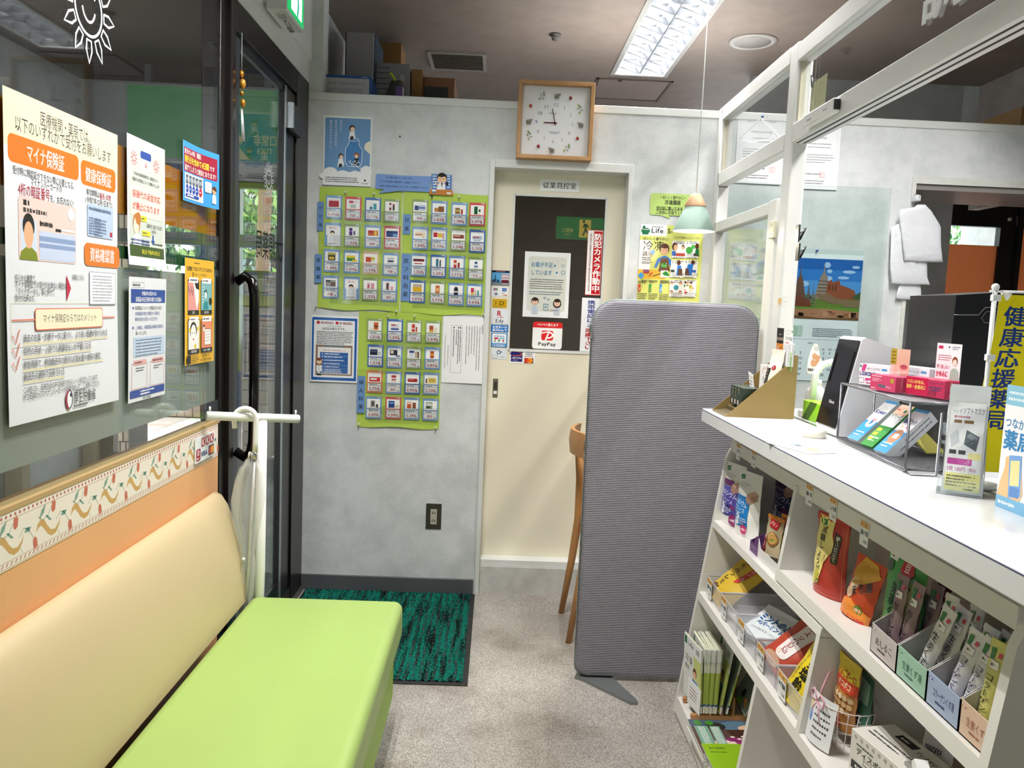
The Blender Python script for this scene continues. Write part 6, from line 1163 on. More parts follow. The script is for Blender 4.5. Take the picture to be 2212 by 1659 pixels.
o=G().grid(lambda u,v:(-.835+.76*u+qr.uniform(-.001,.001),2.755+.87*v,hh[int(v*149.99)][int(u*179.99)]-(.004 if int(u*60)%2 else 0)),179,149,False).out('pile',mp_,t); o['kind']='stuff'
# ---------------------------------------------------------------- acoustic screen
SF=bpy.data.materials.new('grey_ribbed_fabric'); SF.use_nodes=True; n=SF.node_tree; b=n.nodes['Principled BSDF']; b.inputs['Roughness'].default_value=.8; b.inputs['Specular IOR Level'].default_value=.2
tc=n.nodes.new('ShaderNodeTexCoord'); sp=n.nodes.new('ShaderNodeSeparateXYZ'); n.links.new(tc.outputs['Object'],sp.inputs[0])
def mth(op,a,b_=None):
    q=n.nodes.new('ShaderNodeMath'); q.operation=op
    for i,x in enumerate((a,b_)):
        if x is None: continue
        if isinstance(x,(int,float)): q.inputs[i].default_value=x
        else: n.links.new(x,q.inputs[i])
    return q.outputs[0]
sz=mth('SINE',mth('MULTIPLY',sp.outputs['Z'],2*PI/.0066)); sx_=mth('SINE',mth('MULTIPLY',sp.outputs['X'],2*PI/.0052)); dots=mth('MULTIPLY',mth('GREATER_THAN',sz,.45),mth('GREATER_THAN',sx_,-.15))
mxx=n.nodes.new('ShaderNodeMix'); mxx.data_type='RGBA'; n.links.new(dots,mxx.inputs[0]); mxx.inputs[6].default_value=(*lin('#918f98'),1); mxx.inputs[7].default_value=(*lin('#56555d'),1); n.links.new(mxx.outputs[2],b.inputs['Base Color'])
bp=n.nodes.new('ShaderNodeBump'); bp.inputs['Distance'].default_value=.0012; bp.inputs['Strength'].default_value=.6; n.links.new(sz,bp.inputs['Height']); n.links.new(bp.outputs[0],b.inputs['Normal'])
t=thing('privacy_screen','tall grey ribbed fabric screen with rounded corners standing by the counter','screen')
ys_=2.83; x0=at(1242,1300,y=ys_).x+.012; x1=.925; z0=.014; z1=at(1400,652,y=ys_).z
def rrect(x0,x1,z0,z1,r,n=8):
    p=[]
    for cx,cz,a0 in ((x1-r,z1-r,0),(x0+r,z1-r,90),(x0+r,z0+r*.5,180),(x1-r,z0+r*.5,270)):
        rr_=r if cz>.6 else r*.5
        p+=[(cx+rr_*math.cos(R(a0+90*k/n))-(0 if rr_==r else (r*.5 if cx<(x0+x1)/2 else -r*.5)),cz+rr_*math.sin(R(a0+90*k/n))) for k in range(n+1)]
    return p
rp_=rrect(x0,x1,z0,z1,.085)
g=G(); nn_=len(rp_); cx=(x0+x1)/2; cz=(z0+z1)/2
lay=[(-.020,.985,.992),(-.022,.95,.97),(-.023,.8,.9)]
vs=[]; prof_=[(.0,1.0),(-.012,.999),(-.019,.993),(-.0225,.97)]
def ring(yo,ins): return [(cx+(x-cx)*(1-ins/(x1-x0)*2),ys_+yo,cz+(z-cz)*(1-ins/(z1-z0)*2)) for x,z in rp_]
rings=[ring(.020,.012),ring(.020,.004),ring(.014,0),ring(-.006,0),ring(-.014,.002),ring(-.019,.008),ring(-.0205,.02)]
for r_ in rings: vs+=r_
fs=[(i*nn_+k,i*nn_+(k+1)%nn_,(i+1)*nn_+(k+1)%nn_,(i+1)*nn_+k) for i in range(len(rings)-1) for k in range(nn_)]+[tuple(range(nn_))[::-1],tuple((len(rings)-1)*nn_+k for k in range(nn_))]
g.add(vs,fs,False).out('fabric_panel',SF,t,fix=True)
G().tube(ring(.0,-.001),.0045,6,closed=True).out('zipper_edge',mat('#7d8884',.5),t)
g=G()
for k in range(220):
    z=.12+k*(z1-.25)/220; g.box(x0-.006,x0-.003,ys_-.009,ys_-.004,z,z+.003)
o=g.out('zipper_teeth',mat('#a4aaa8',.4,.5),t); o['kind']='stuff'
p=at(1277,700,y=ys_-.02); G().rbox(p.x-.006,p.x+.001,ys_-.03,ys_-.024,p.z-.03,p.z,.002,1).out('zipper_pull',mat('#8e9290',.3,.8),t)
A=at(1370,1515,z=.01); G().prism([(x0+.01,ys_+.02),(x0+.0,ys_-.01),(x0+.03,ys_-.03),(A.x-.012,A.y-.008),(A.x+.012,A.y-.004),(A.x+.012,A.y+.008),(x0+.13,ys_+.02)],.001,.011,'z').out('foot',mat('#8b9090',.35,.6),t)
G().prism([(x1-.01,ys_+.02),(x1-.0,ys_-.01),(x1-.03,ys_-.03),(x1-.17,ys_-.12),(x1-.19,ys_-.11),(x1-.19,ys_-.1),(x1-.13,ys_+.02)],.001,.011,'z').out('foot',mat('#8b9090',.35,.6),t)
for xx in (x0+.05,x1-.05): G().lathe([(.012,0),(.012,.03)],10,(xx,ys_,.01)).out('post',mat('#8b9090',.35,.6),t)
# ---------------------------------------------------------------- wooden chair behind the screen
WD=mat('#b5834f',.4,vary=.07,vscale=14)
t=thing('wooden_chair','light wooden chair mostly hidden behind the grey screen','chair')
a1=at(1228,1388,z=0); a2=at(1212,1324,z=0); top1=at(1256,985,y=a1.y+.02)
for (b_,dy) in ((a1,.02),(a2,-.02)):
    G().tube([(b_.x,b_.y,0),(b_.x+.035,b_.y+dy*.3,.25),(b_.x+.055,b_.y+dy*.6,.44),(b_.x+.052,b_.y+dy,.62),(b_.x+.035,b_.y+dy,.79)],[.013,.017,.019,.018,.015],10).out('leg',WD,t)
yy0,yy1=a1.y+.02,a2.y-.02; xb=a1.x+.035
def rail(u,v): 
    y=yy0-.02+(yy1-yy0+.04)*u; return (xb-.010-.045*math.sin(PI*u)+.003*math.cos(v*6),y,.76+.10*v)
g=G(); n1=16
for sgn in (0,.014):
    pass
g.grid(lambda u,v:(rail(u,v)[0],rail(u,v)[1],rail(u,v)[2]),n1,4).grid(lambda u,v:(rail(1-u,v)[0]+.016,rail(1-u,v)[1],rail(u,v)[2]),n1,4)
for v in (0,1):
    g.grid(lambda u,w:(rail(u,v)[0]+.016*w,rail(u,v)[1],rail(u,v)[2]),n1,1)
g.out('backrest',WD,t,fix=True)
for y in (a1.y+.012,a2.y-.012): box('seat_rail',WD,xb+.01,xb+.40,y-.01,y+.01,.385,.44,t,r=.004)
G().rbox(xb+.02,xb+.42,a1.y+.0,a2.y-.0,.44,.462,.008,3).out('seat',WD,t)
for y in (a1.y+.012,a2.y-.012): G().tube([(xb+.40,y,0),(xb+.39,y,.44)],[.013,.018],10).out('leg',WD,t)
# ---------------------------------------------------------------- pendant lamp
t=thing('pendant_lamp','mint green cone pendant lamp with wooden top and white cord','lamp')
yl=3.15; b0=at(1500,500,y=yl); zt1=at(1500,448,y=yl).z; zt2=at(1501,418,y=yl).z; cxl=at(1501,460,y=yl).x; r0=at(1545,500,y=yl).x-at(1500,500,y=yl).x
bz=b0.z+.0; MINT=mat('#8ea79c',.6)
g=G().lathe([(r0,bz),(r0*.985,bz+.004),(.040,zt1),(.030,zt1+.002),(.038,zt1-.004),(r0*.965,bz+.004),(r0*.985,bz)],40,(cxl,yl,0),cap=False); g.out('shade',MINT,t)
G().lathe([(.026,zt1-.004),(.040,zt1),(.042,zt1+.006),(.018,zt2-.002),(.013,zt2)],32,(cxl,yl,0)).out('wooden_cap',mat('#c9a17e',.5,vary=.06,vscale=30),t)
G().lathe([(r0*.955,bz+.005),(.036,zt1-.006),(.001,zt1-.007)],40,(cxl,yl,0),cap=False).out('inner_reflector',mat('#f6ecd8',.5),t); G().ball((cxl,yl,bz+.045),.024,14).out('bulb',mat('#ffe9c4',.4,emit=14),t)
G().tube([(cxl,yl,zt2),(cxl+.002,yl,2.2),(cxl+.001,yl,ZC)],.0019,6).out('cord',mat('#eceeed',.4),t)
pl=bpy.data.lights.new('bulb_light','POINT'); pl.energy=1.6; pl.color=(1,.82,.6); pl.shadow_soft_size=.03; po=bpy.data.objects.new('bulb_light',pl); COL.objects.link(po); po.parent=t; po.location=(cxl,yl,bz+.012)
# ---------------------------------------------------------------- glass partition over the counter
pt=bpy.data.objects.new('wall_partition',None); COL.objects.link(pt); st(pt)
bA=lambda nm,*q,r=.003:box(nm,ALU,*q,pt,r=r)
bA('post',.95,1.006,2.70,2.772,1.05,2.262,r=.008); bA('post',.95,1.0,3.585,3.648,1.05,2.262); bA('post',.95,1.0,2.80,2.885,1.05,1.766)
bA('post',.95,.992,1.0,1.05,1.05,2.262)
bA('beam',.95,1.0,2.772,3.60,2.205,2.262); bA('beam',.95,1.0,.2,2.70,2.195,2.252); bA('beam',.95,.995,2.772,3.60,1.920,1.978); bA('beam',.95,1.012,.2,2.70,1.932,1.995)
bA('beam',.95,.99,2.885,3.60,1.718,1.762); bA('beam',.95,.99,2.885,3.60,1.06,1.10)
for x_ in (.962,.985): box('sliding_track',mat('#1c1c20',.5),x_,x_+.007,.2,2.69,1.9312,1.9335,pt)
box('glass',ACRYL,.968,.974,2.772,3.60,1.978,2.205,pt); box('glass',ACRYL,.968,.974,.2,2.70,1.995,2.195,pt); box('glass',ACRYL,.968,.974,2.885,3.60,1.10,1.718,pt)
for (y0,y1,z0_,z1_) in ((2.774,2.780,1.978,2.205),(3.578,3.584,1.978,2.205),(2.69,2.70,1.995,2.195)): box('bead',mat('#cfc9b4',.4),.962,.980,y0,y1,z0_,z1_,pt)
p=at(1672,495,x=.948); box('hinge',mat('#ddd9bf',.35),.938,.95,2.775,2.83,p.z-.032,p.z+.028,pt,r=.003)
for zz in (-.018,.014): G().lathe([(.003,0),(.002,.001)],8,M=Matrix.Translation((.938,2.80,p.z+zz))@Matrix.Rotation(R(-90),4,'Y')).out('screw',mat('#7c7a6c',.3,.8),pt)
a=Art(.05,.05,None); a.l=3; a.poly([(20,30),(40,20),(52,34),(44,60),(26,66)],'#c9a878'); a.line([(10,80),(40,70),(80,76)],2,'#cfc0a4'); a.line([(50,20),(80,10)],2,'#d8ccb4'); a.line([(60,50),(84,40)],3,'#c8b48c')
q=at(1674,636,y=2.70); a.build('paint_chip',(q.x,2.6995,q.z),(1,0,0),(0,0,-1),parent=pt,thick=0)
# raised lettering on the upper glass (dispensary), white
a=Art(.60,.15,None); a.text('調剤室',50,50,100,'#f6f8fa',w=96,a='c',b=.03); l0=at(1984,60,x=.966); a.build('lettering',(.9665,l0.y+.012,l0.z+.142),(0,-1,0),(0,0,-1),parent=pt,thick=0)
# clear acrylic with marker hung on first pane, clip, notes
t=thing('plastic_sleeve','clear folded plastic sleeve pinned behind the glass near the wall','sleeve'); s3=3.191
def PW(x,y,X=.966): return at(1520+x/s3,y/s3,x=X)
G().tube([PW(405,800),PW(250,960),PW(330,980),PW(430,965),PW(515,945),PW(405,830)],.0016,5,closed=True).out('edge',mat('#f4f8fa',.2),t)
g=G().ball(PW(405,803),.006,8); g.out('pin',mat('#4a6a9a',.3),t); g=G(); 
for q_ in ((345,905),(370,865),(470,935)): g=G(); c=PW(*q_); g.add([c+V((0,-.012,0)),c+V((0,.01,.004)),c+V((0,.004,.016)),c+V((0,-.006,.012))],[(0,1,2,3)]).out('fold',mat('#f2f6f8',.2,alpha=.8),t)
t=thing('hanging_folder','pale yellow sheet in a clear folder clipped behind the partition post','folder')
A=PW(745,545,.985); Bq=PW(830,960,.985); g=G().add([PW(745,580,.985),PW(855,500,.985),PW(820,905,.985),PW(722,965,.985)],[(0,1,2,3)]); g.out('sheet',mat('#e9e6b4',.4),t); g=G(); g.tube([PW(745,520,.98),PW(748,600,.98)],.004,6).out('clip',mat('#8a8f98',.25,.9),t)
A=at(1745,276,x=.945); Bq=at(1812,232,x=.945); t=thing('door_switch','small white sliding door sensor fixed to the partition beam','sensor'); box('body',mat('#e8e9e8',.3),.928,.95,Bq.y,A.y,1.945,1.985,t,r=.004); box('end',mat('#222426',.4),.93,.948,Bq.y-.002,Bq.y,1.952,1.98,t)
a=Art(A.y-Bq.y,.03,None); a.text('OMRON',22,60,30,'#3a50a0',a='c',b=.02); a.text('Infront',75,50,30,'#3a50a0',a='c',b=.02); a.build('print',(.9275,A.y,1.98),(0,-1,0),(0,0,-1),parent=t,thick=0)
for k,(px,py) in enumerate(((1730,505),(1730,545))):
    c=at(px+2,py,y=2.62); t=thing('metal_clip',('upper shiny metal clip on the partition post','lower shiny metal clip on the partition post')[k],'clip'); M=Matrix.Translation(c)
    G().prism([(-.014,-.02),(-.006,-.022),(.012,.02),(.006,.012)],-.01,.01,'y',M).out('jaw',mat('#3c3c40',.25,.9),t); G().prism([(-.016,-.028),(-.010,-.028),(-.010,.028),(-.016,.028)],-.012,.012,'y',M).out('jaw',mat('#8a8a8e',.25,.9),t); G().tube([c+V((-.01,0,.0)),c+V((.006,0,.012))],.002,6).out('spring',mat('#b0b0b4',.2,.9),t)
# ---------------------------------------------------------------- counter and shelf unit
CW=mat('#dcdee0',.18,spec=.6); SW=mat('#e2e0da',.35); XF=.682; YL=2.592
t=thing('counter','thick glossy white counter top running along the right side','counter')
G().rbox(XF,.928,.25,YL,1.007,1.05,.003,2).out('slab',CW,t); box('edge_line',mat('#4a4e78',.4),XF-.0004,XF+.001,.25,YL,1.0455,1.0475,t); box('metal_strip',mat('#8d9090',.3,.8),.928,.944,.25,YL+.2,1.035,1.0495,t)
t=thing('inner_worktop','white worktop behind the counter on the dispensary side','worktop'); G().rbox(.944,1.62,.25,2.69,1.012,1.05,.003,1).out('slab',CW,t); box('body',SW,1.03,1.6,.25,2.67,0,1.012,t)
sx=lambda z:.655+.135*z
t=thing('display_shelf','white slanted display shelf unit under the counter','shelf')
def side(y0,y1,z0,z1,name,rounded=False):
    p=[(sx(z0),z0),(sx(z1),z1)]
    if rounded: p=[(sx(z0),z0),(sx(z1-.05),z1-.05)]+[(sx(z1)+.045-.047*math.cos(R(a_)),z1-.047+.047*math.sin(R(a_))) for a_ in (15,35,55,75,90)]
    p+=[(1.0,z1),(1.0,z0)]; G().prism([(x,z) for x,z in p],y0,y1,'y').out(name,SW,t)
side(2.592,2.612,0,.935,'side_panel',True); side(1.108,1.130,0,.945,'side_panel',True)
side(1.990,2.008,.712,.93,'divider'); side(1.700,1.718,.43,.655,'divider'); side(1.975,1.993,.058,.404,'divider')
def shelf(z,y0,y1,th): 
    G().prism([(sx(z),z),(1.0,z),(1.0,z-th),(sx(z-th),z-th)],y0,y1,'y').out('shelf_board',SW,t)
shelf(.676,1.70,2.592,.022); shelf(.712,1.13,2.008,.030); shelf(.430,1.13,2.592,.026); shelf(.058,1.13,2.592,.05)
box('back_panel',mat('#b9aaa0',.5),1.0,1.012,1.11,2.61,0,.975,t); box('top_rail',SW,.786,.798,1.13,2.592,.912,.950,t,r=.001); box('bracket',SW,.80,1.0,1.62,1.70,.955,.982,t); box('bracket',SW,.80,1.0,2.5,2.59,.95,.982,t)  # back panel is off-white; brownish recess shade is put into its colour
def slant(px,py):
    d=_r*((px-CX)/FL)-_u*((py-CY)/FL)+_f; k=(.655+.135*EYE)/(d.x-.135*d.z); return V((0,0,EYE))+d*k
# ---------------------------------------------------------------- goods
FACE=-PI/2          # local -y towards the aisle
def place(p,rz=FACE,tilt=0,roll=0): return Matrix.Translation(p)@Matrix.Rotation(rz,4,'Z')@Matrix.Rotation(roll,4,'Y')@Matrix.Rotation(tilt,4,'X')
def pouch(name,label,cat,W,H,D,M,col,paint,group=None,top=.1,m=None,n=(8,14)):
    'stand-up film pouch: flat seal on top, fuller towards the foot; paint(art) prints the front'
    t=thing(name,label,cat,group,loc=(0,0,0)); t.matrix_world=M
    def th(u,v):
        s_=max(0,math.sin(PI*min(1,max(0,u))))**.6
        k=0 if v<top else min(1,((v-top)/(1-top))*1.7)**.8
        if v>.94: k*=1-(v-.94)*3
        return D/2*s_*k+.0006
    wv=lambda u,v:.0011*math.sin(v*23+u*5)*(v<.97)
    def fr(u,v): return ((u-.5)*W*(1-.05*math.sin(PI*v)),-th(u,v)-wv(u,v),H*(1-v))
    def bk(u,v): return ((.5-u)*W*(1-.05*math.sin(PI*v)),th(1-u,v)*.9,H*(1-v))
    g=G().grid(fr,n[0],n[1]).grid(bk,n[0],n[1]); q=[fr(u/6,1) for u in range(7)]+[bk(u/6,1) for u in range(7)]
    g.add(q,[tuple(range(14))]); g.out('film',mat(col,.32,spec=.6),t)
    a=Art(W,H,None,step=3e-5); a.l=4; paint(a)
    def fm(u,v,l): x,y,z=fr(u,v); return (x,y-.0013-l,z)
    a.build('print',(0,0,0),(1,0,0),(0,0,-1),FOIL,t,fmap=fm); return t
def logo(a,x=8,y=4,c='#1f7a3c',w=16): a.poly([(x,y+1),(x+w,y),(x+w-1,y+w*.45),(x-1,y+w*.5)],c); a.line([(x+w*.2,y+w*.32),(x+w*.75,y+w*.18)],1.6,'#ffffff')
def wafer(body,blob,txt2,kind):
    def f(a):
        logo(a,14,6); a.text('ミッド。れもん',18,19,3.4,'#333333',w=44); a.text('おいしい',18,23,3.4,'#333333',w=30); a.rr(0,27,62,37,6,blob) if kind==0 else None
        a.rect(0,38,100 if kind==0 else 74,84,body); a.poly([(56,34),(80,26),(94,30),(94,40),(70,48),(56,42)],'#b08a78'); a.poly([(56,34),(80,26),(94,30),(70,38)],'#c8a494')
        a.text('カルシウム',6,46,10,'#f4f6fa',w=80 if kind==0 else 62,b=.01,rot=7); a.text('ウエハース',8,56,9,'#f4f6fa',w=66 if kind==0 else 54,b=.01,rot=7); a.bars(8,64,60,1,1,2.2,'#dde4f0'); a.rr(22,68,42,83,4,'#eef2f6'); a.rr(27,65,37,70,2,'#eef2f6'); a.text('牛乳',32,76,5,body,a='c'); a.bars(46,72,26,3,3.4,1.8,'#dde4f0',3)
        if kind==0: [a.circ(56+7*k,68+2*(k%2),4,'#2c2460' if k<2 else '#8a2a5c') for k in range(4)]
        else: a.ell(58,78,11,2.4,'#1c4a88')
        a.circ(78 if kind==0 else 62,90 if kind==0 else 88,16 if kind==0 else 12,'#8c2a68' if kind==0 else '#c83a78'); a.text('10枚入',78 if kind==0 else 62,90 if kind==0 else 88,5,'#ffffff',a='c',w=26,b=.02)
    return f
def shelfp(px,py,z,back=0): p=at(px,py,z=z); p.x+=back; return p
Z1,Z1R,Z2,Z3=.677,.713,.4305,.0585
pouch('snack_pouch','white and violet wafer pouch, first on the top shelf beside the side panel','pouch',.125,.200,.05,place(shelfp(1567,1131,Z1,.022),FACE+.28),'#e9e9e6',wafer('#4c4494','#6a2a6c','',0))
pouch('snack_pouch','white and sky blue wafer pouch standing in front on the top shelf','pouch',.125,.200,.05,place(shelfp(1598,1156,Z1,.022),FACE+.28),'#e9e9e6',wafer('#1f7ac4','','',1))
p=shelfp(1628,1140,Z1,.10); pouch('snack_pouch','violet wafer pouch, coloured darker as in shade, behind the sky blue one','pouch',.14,.205,.05,place(p,FACE+.2),'#d6d4d0',wafer('#2c2858','#4a2050','',0))  # violet pouch again, print and film darkened in colour for shade
p=shelfp(1672,1168,Z1,.11); pouch('snack_pouch','blue wafer pouch at the back of the top shelf against the divider','pouch',.14,.205,.05,place(p,FACE+.2),'#dcdbd8',wafer('#1f6ab4','','',1))  # blue pouch again, its colours lowered to stand in for shade
# soup display carton with packets
t=thing('display_carton','open purple and white display carton holding soup packets on the top shelf','carton'); q0=shelfp(1612,1187,Z1); q1=shelfp(1690,1243,Z1,.0)
ya,yb=q0.y,2.02; xa=q0.x+.012; L_=ya-yb
def plate(nm,pts,m_,th=.002,parent=None):
    pts=[V(p) for p in pts]; nrm=(pts[1]-pts[0]).cross(pts[2]-pts[0]).normalized()*th; n=len(pts)
    return G().add(pts+[p+nrm for p in pts],[tuple(range(n))[::-1],tuple(range(n,2*n))]+[(i,(i+1)%n,n+(i+1)%n,n+i) for i in range(n)]).out(nm,m_,parent,fix=True)
PUR=mat('#5c2a6c',.4); WC=mat('#dcdadb',.45)
plate('front',[(xa,ya,Z1),(xa,ya-.07,Z1),(xa,ya-.07,Z1+.055),(xa,ya-.05,Z1+.055),(xa,ya-.03,Z1+.025),(xa,ya,Z1+.03)],PUR,.002,t); plate('front',[(xa,ya-.07,Z1),(xa,yb,Z1),(xa,yb,Z1+.03),(xa,ya-.09,Z1+.03),(xa,ya-.07,Z1+.055)],WC,.002,t)
plate('side',[(xa,ya,Z1),(xa+.12,ya,Z1),(xa+.12,ya,Z1+.09),(xa,ya,Z1+.03)],PUR,.002,t); plate('back',[(xa+.12,ya,Z1),(xa+.12,yb,Z1),(xa+.12,yb,Z1+.09),(xa+.12,ya,Z1+.09)],WC,.002,t); plate('side',[(xa,yb+.002,Z1),(xa+.12,yb+.002,Z1),(xa+.12,yb+.002,Z1+.09),(xa,yb+.002,Z1+.03)],WC,.002,t)
a=Art(.07,.05,None); a.text('Pokka',50,60,22,'#c8b8d0',w=64,a='c'); a.build('print',(xa-.0025,ya,Z1+.05),(0,-1,0),(0,0,-1),parent=t,thick=0)
def soup(a):
    a.rect(0,0,100,10,'#d8842c'); a.poly([(14,10),(86,12),(70,34),(28,30)],'#c8242c'); a.text('アマノ',48,21,10,'#ffffff',w=50,a='c',b=.03,rot=8); a.ell(58,58,34,18,'#8a5c34'); a.ell(58,56,28,14,'#c89a58')
    for k in range(8): a.ell(40+rnd.random()*36,48+rnd.random()*16,6,3,rnd.choice(['#7a9a3c','#4a7a30','#d8b070']),7); a.l-=1
    a.l+=1; a.poly([(0,56),(22,62),(30,92),(14,100),(0,88)],'#8c2420'); a.text('なめこ',15,68,8,'#f4ece0',vert=True,b=.02)
for k,(dy,dx,dz,l_) in enumerate(((.085,.026,.012,'front soup packet with orange band in the purple carton'),(.122,.050,.022,'middle soup packet with orange band in the purple carton'),(.150,.076,.034,'rear soup packet standing highest in the purple carton'))):
    pouch('soup_packet',l_,'packet',.078,.110,.018,place(V((xa+dx,ya-dy-.01,Z1+.004+dz)),FACE+.25,-.12),'#b8a888',soup,'soup packets in the purple carton',.08,n=(6,10))
# ginger, oval, matcha pouches on the right shelf
def ginger(a):
    a.rect(0,0,100,10,'#b83028'); a.poly([(8,3),(52,5),(58,22),(70,40),(50,58),(38,86),(10,90),(4,40)],'#efe08a'); logo(a,12,7,w=20); a.text('黒糖しょうが湯',30,15,11,'#1c1812',vert=True,w=68,b=.03); a.poly([(64,18),(84,22),(84,56),(68,56)],'#1c1812'); a.text('職人仕立て',75,22,6,'#f0ece0',vert=True,w=32,b=.02); a.text('国産しょうがのうまみ',50,48,2.6,'#a8342c',vert=True,w=30); a.circ(30,76,11,'#c8bc3c'); a.text('6袋入',22,85,3.6,'#1c1812',w=20); a.frame(4,2,97,96,1,'#e07c50')
pouch('drink_pouch','tall red and yellow ginger drink pouch standing alone on the right shelf','pouch',.108,.190,.045,place(shelfp(1768,1284,Z1R,.024),FACE+.3),'#b5352f',ginger)
def oval(a):
    a.poly([(30,0),(70,4),(96,20),(60,40),(20,50),(10,20)],'#d8a030'); a.circ(30,46,17,'#e8c8a4'); a.circ(26,62,13,'#e4bc98'); a.text('まろ湯',58,48,17,'#ffffff',w=60,a='c',b=.045,rot=-30); a.l+=2; a.text('まろ湯',58,48,17,'#16120f',w=60,a='c',b=.03,rot=-30); a.poly([(0,76),(40,70),(100,84),(100,100),(0,100)],'#e88a34'); a.circ(70,82,12,'#3a7a2c'); a.text('5袋入',70,82,6,'#ffffff',a='c',w=20,b=.02); a.rect(0,95,100,100,'#d8281c')
pouch('drink_pouch','orange and red round printed drink pouch leaning behind the green pouch','pouch',.092,.135,.035,place(shelfp(1827,1334,Z1R,.020),FACE+.25,-.18,.10),'#cf4a22',oval)
def matcha(a):
    a.rr(6,9,30,18,2,'#eef0ea'); a.bars(10,12,16,2,3,2,'#5a2a2a'); a.poly([(48,9),(68,6),(78,22),(60,34),(44,22)],'#b8242c'); a.text('豆',60,19,9,'#ffffff',a='c',b=.02); a.text('抹茶くずゆ',42,36,13,'#123016',vert=True,w=58,b=.035); a.poly([(78,28),(92,26),(84,66),(66,88),(60,84)],'#dcd890'); a.circ(14,24,10,'#2a4a2c'); a.circ(20,86,17,'#1c6a3c'); a.circ(20,86,11,'#6aa878'); a.bars(72,36,8,1,1,3,'#5a6a30') 
pouch('drink_pouch','large green matcha drink pouch behind the grey stick tray','pouch',.125,.205,.045,place(shelfp(1868,1372,Z1R)+V((.045,-.052,0)),FACE+.12,0,.03),'#4c9a4c',matcha)
# stick sachet trays
def tray(y0,y1,col,txt,tcol,label,logo_c):
    t=thing('stick_tray',label,'tray','stick sachet trays'); x0=sx(Z1R)+.010; m_=mat(col,.5); zf=.055
    G().prism([(y0,Z1R),(y1,Z1R),(y1,Z1R+zf*.98),((y0+y1)/2,Z1R+zf),(y0,Z1R+zf*1.03)],x0,x0+.002,'x').out('front',m_,t)
    for y in (y0,y1+.002): G().prism([(x0,Z1R),(x0+.10,Z1R),(x0+.10,Z1R+.12),(x0,Z1R+zf)],y-.002,y,'y').out('side',mat('#bdbab8',.5),t)
    box('back',m_,x0+.10,x0+.102,y1,y0,Z1R,Z1R+.12,t); box('bottom',m_,x0,x0+.1,y1,y0,Z1R,Z1R+.002,t)
    a=Art(y0-y1,zf,None); a.l=2; logo(a,5,10,logo_c,12) ; a.text(txt,52,46,30,tcol,w=66,a='c',b=.01); a.bars(30,72,44,1,1,8,tcol); a.build('print',(x0-.0005,y0,Z1R+zf),(0,-1,0),(0,0,-1),parent=t,thick=0); return x0
def stick(kind,c,t1,tc):
    def f(a):
        a.rect(0,0,100,6,c); logo(a,14,8,'#1f7a3c',26); a.rr(62,11,84,16,3,'#d8505c'); a.poly([(30,20),(78,20),(78,29),(30,29)],'#f4f2f0'); a.line([(28,20),(80,20)],2,'#b03a40'); a.line([(28,29),(80,29)],2,'#b03a40'); a.bars(36,24.5,32,1,1,3,'#5a5a5a'); a.text(t1,44,34,13,tc,vert=True,w=56,b=.015)
    return f
ty=[slant(1868,1403).y,slant(1923,1455).y,slant(1986,1517).y,slant(2055,1586).y,slant(2112,1640).y]
X0=tray(ty[0],ty[1]+.002,'#c4bab9','おしるこ','#5c4c4c','mauve grey tray of sweet bean soup sticks beside the green pouch','#8a7a7a')
tray(ty[1],ty[2]+.002,'#9dc2ac','生姜くず湯','#4a7a64','mint green tray of stick sachets on the right shelf','#2a8a5c'); tray(ty[2],ty[3]+.002,'#a3b2cf','コラーゲンくず湯','#3a4a7c','pale blue tray of stick sachets on the right shelf','#2c4a9c'); tray(ty[3],ty[4]-.02,'#dcbfa8','生姜くず湯','#b07058','peach coloured tray of sticks nearest the end panel','#c87a5c')
ST=[(ty[0]-.022,.030,'o','mauve stick sachet with brush lettering, first in the mauve tray',0),(ty[0]-.050,.036,'o','mauve stick sachet leaning right, second in the mauve tray',.10),(ty[0]-.030,.062,'o','mauve stick sachet behind the first in the mauve tray',-.05),(ty[0]-.062,.070,'o','mauve stick sachet standing behind the second in the mauve tray',.05),(ty[0]-.048,.088,'r','reddish brown stick sachet at the back of the mauve tray',.08),
 (ty[1]-.030,.028,'w','white stick sachet leaning far right in front of the mint tray',.28),(ty[1]-.020,.066,'w','white stick sachet standing tallest at the back of the mint tray',.02),(ty[1]-.052,.052,'w','white stick sachet behind the leaning one in the mint tray',.18),(ty[1]-.060,.085,'w','white stick sachet at the back right of the mint tray',.05),
 (ty[2]-.020,.030,'c','white collagen stick sachet at the front left of the blue tray',.22),(ty[2]-.058,.034,'c','white collagen stick sachet at the front right of the blue tray',.20),(ty[2]-.030,.062,'c','white collagen stick sachet in the middle row of the blue tray',.08),(ty[2]-.052,.075,'c','white collagen stick sachet behind the middle one in the blue tray',.1),(ty[2]-.070,.088,'c','white collagen stick sachet at the very back of the blue tray',.02),
 (ty[3]-.018,.026,'y','yellow stick sachet at the front left of the peach tray',.02),(ty[3]-.038,.036,'y','yellow stick sachet second from the blue tray in the peach tray',.0),(ty[3]-.058,.030,'y','yellow stick sachet beside the end panel in the peach tray',.04),(ty[3]-.030,.060,'y','yellow stick sachet behind the first yellow one',.05),(ty[3]-.055,.070,'y','yellow stick sachet at the back of the peach tray',-.03)]
KC={'o':('#8a7378','おーしるこ','#2c2428'),'r':('#6a3034','おしるこ','#2c1418'),'w':('#dedad8','生姜くず湯','#2c2c3c'),'c':('#e0dfe2','コラーゲンくず湯','#2c3470'),'y':('#d6d27c','コラーゲン生姜','#2c2c1c')}
for y,dx,k,l_,rl in ST:
    c,tx_,tc=KC[k]; pouch('stick_sachet',l_,'sachet',.034,.158 if k!='c' else .150,.016,place(V((X0+dx,y,Z1R+.003)),FACE+.15,-.10,rl),c,stick(k,c,tx_,tc),'stick sachets in the trays',.07,n=(5,10))
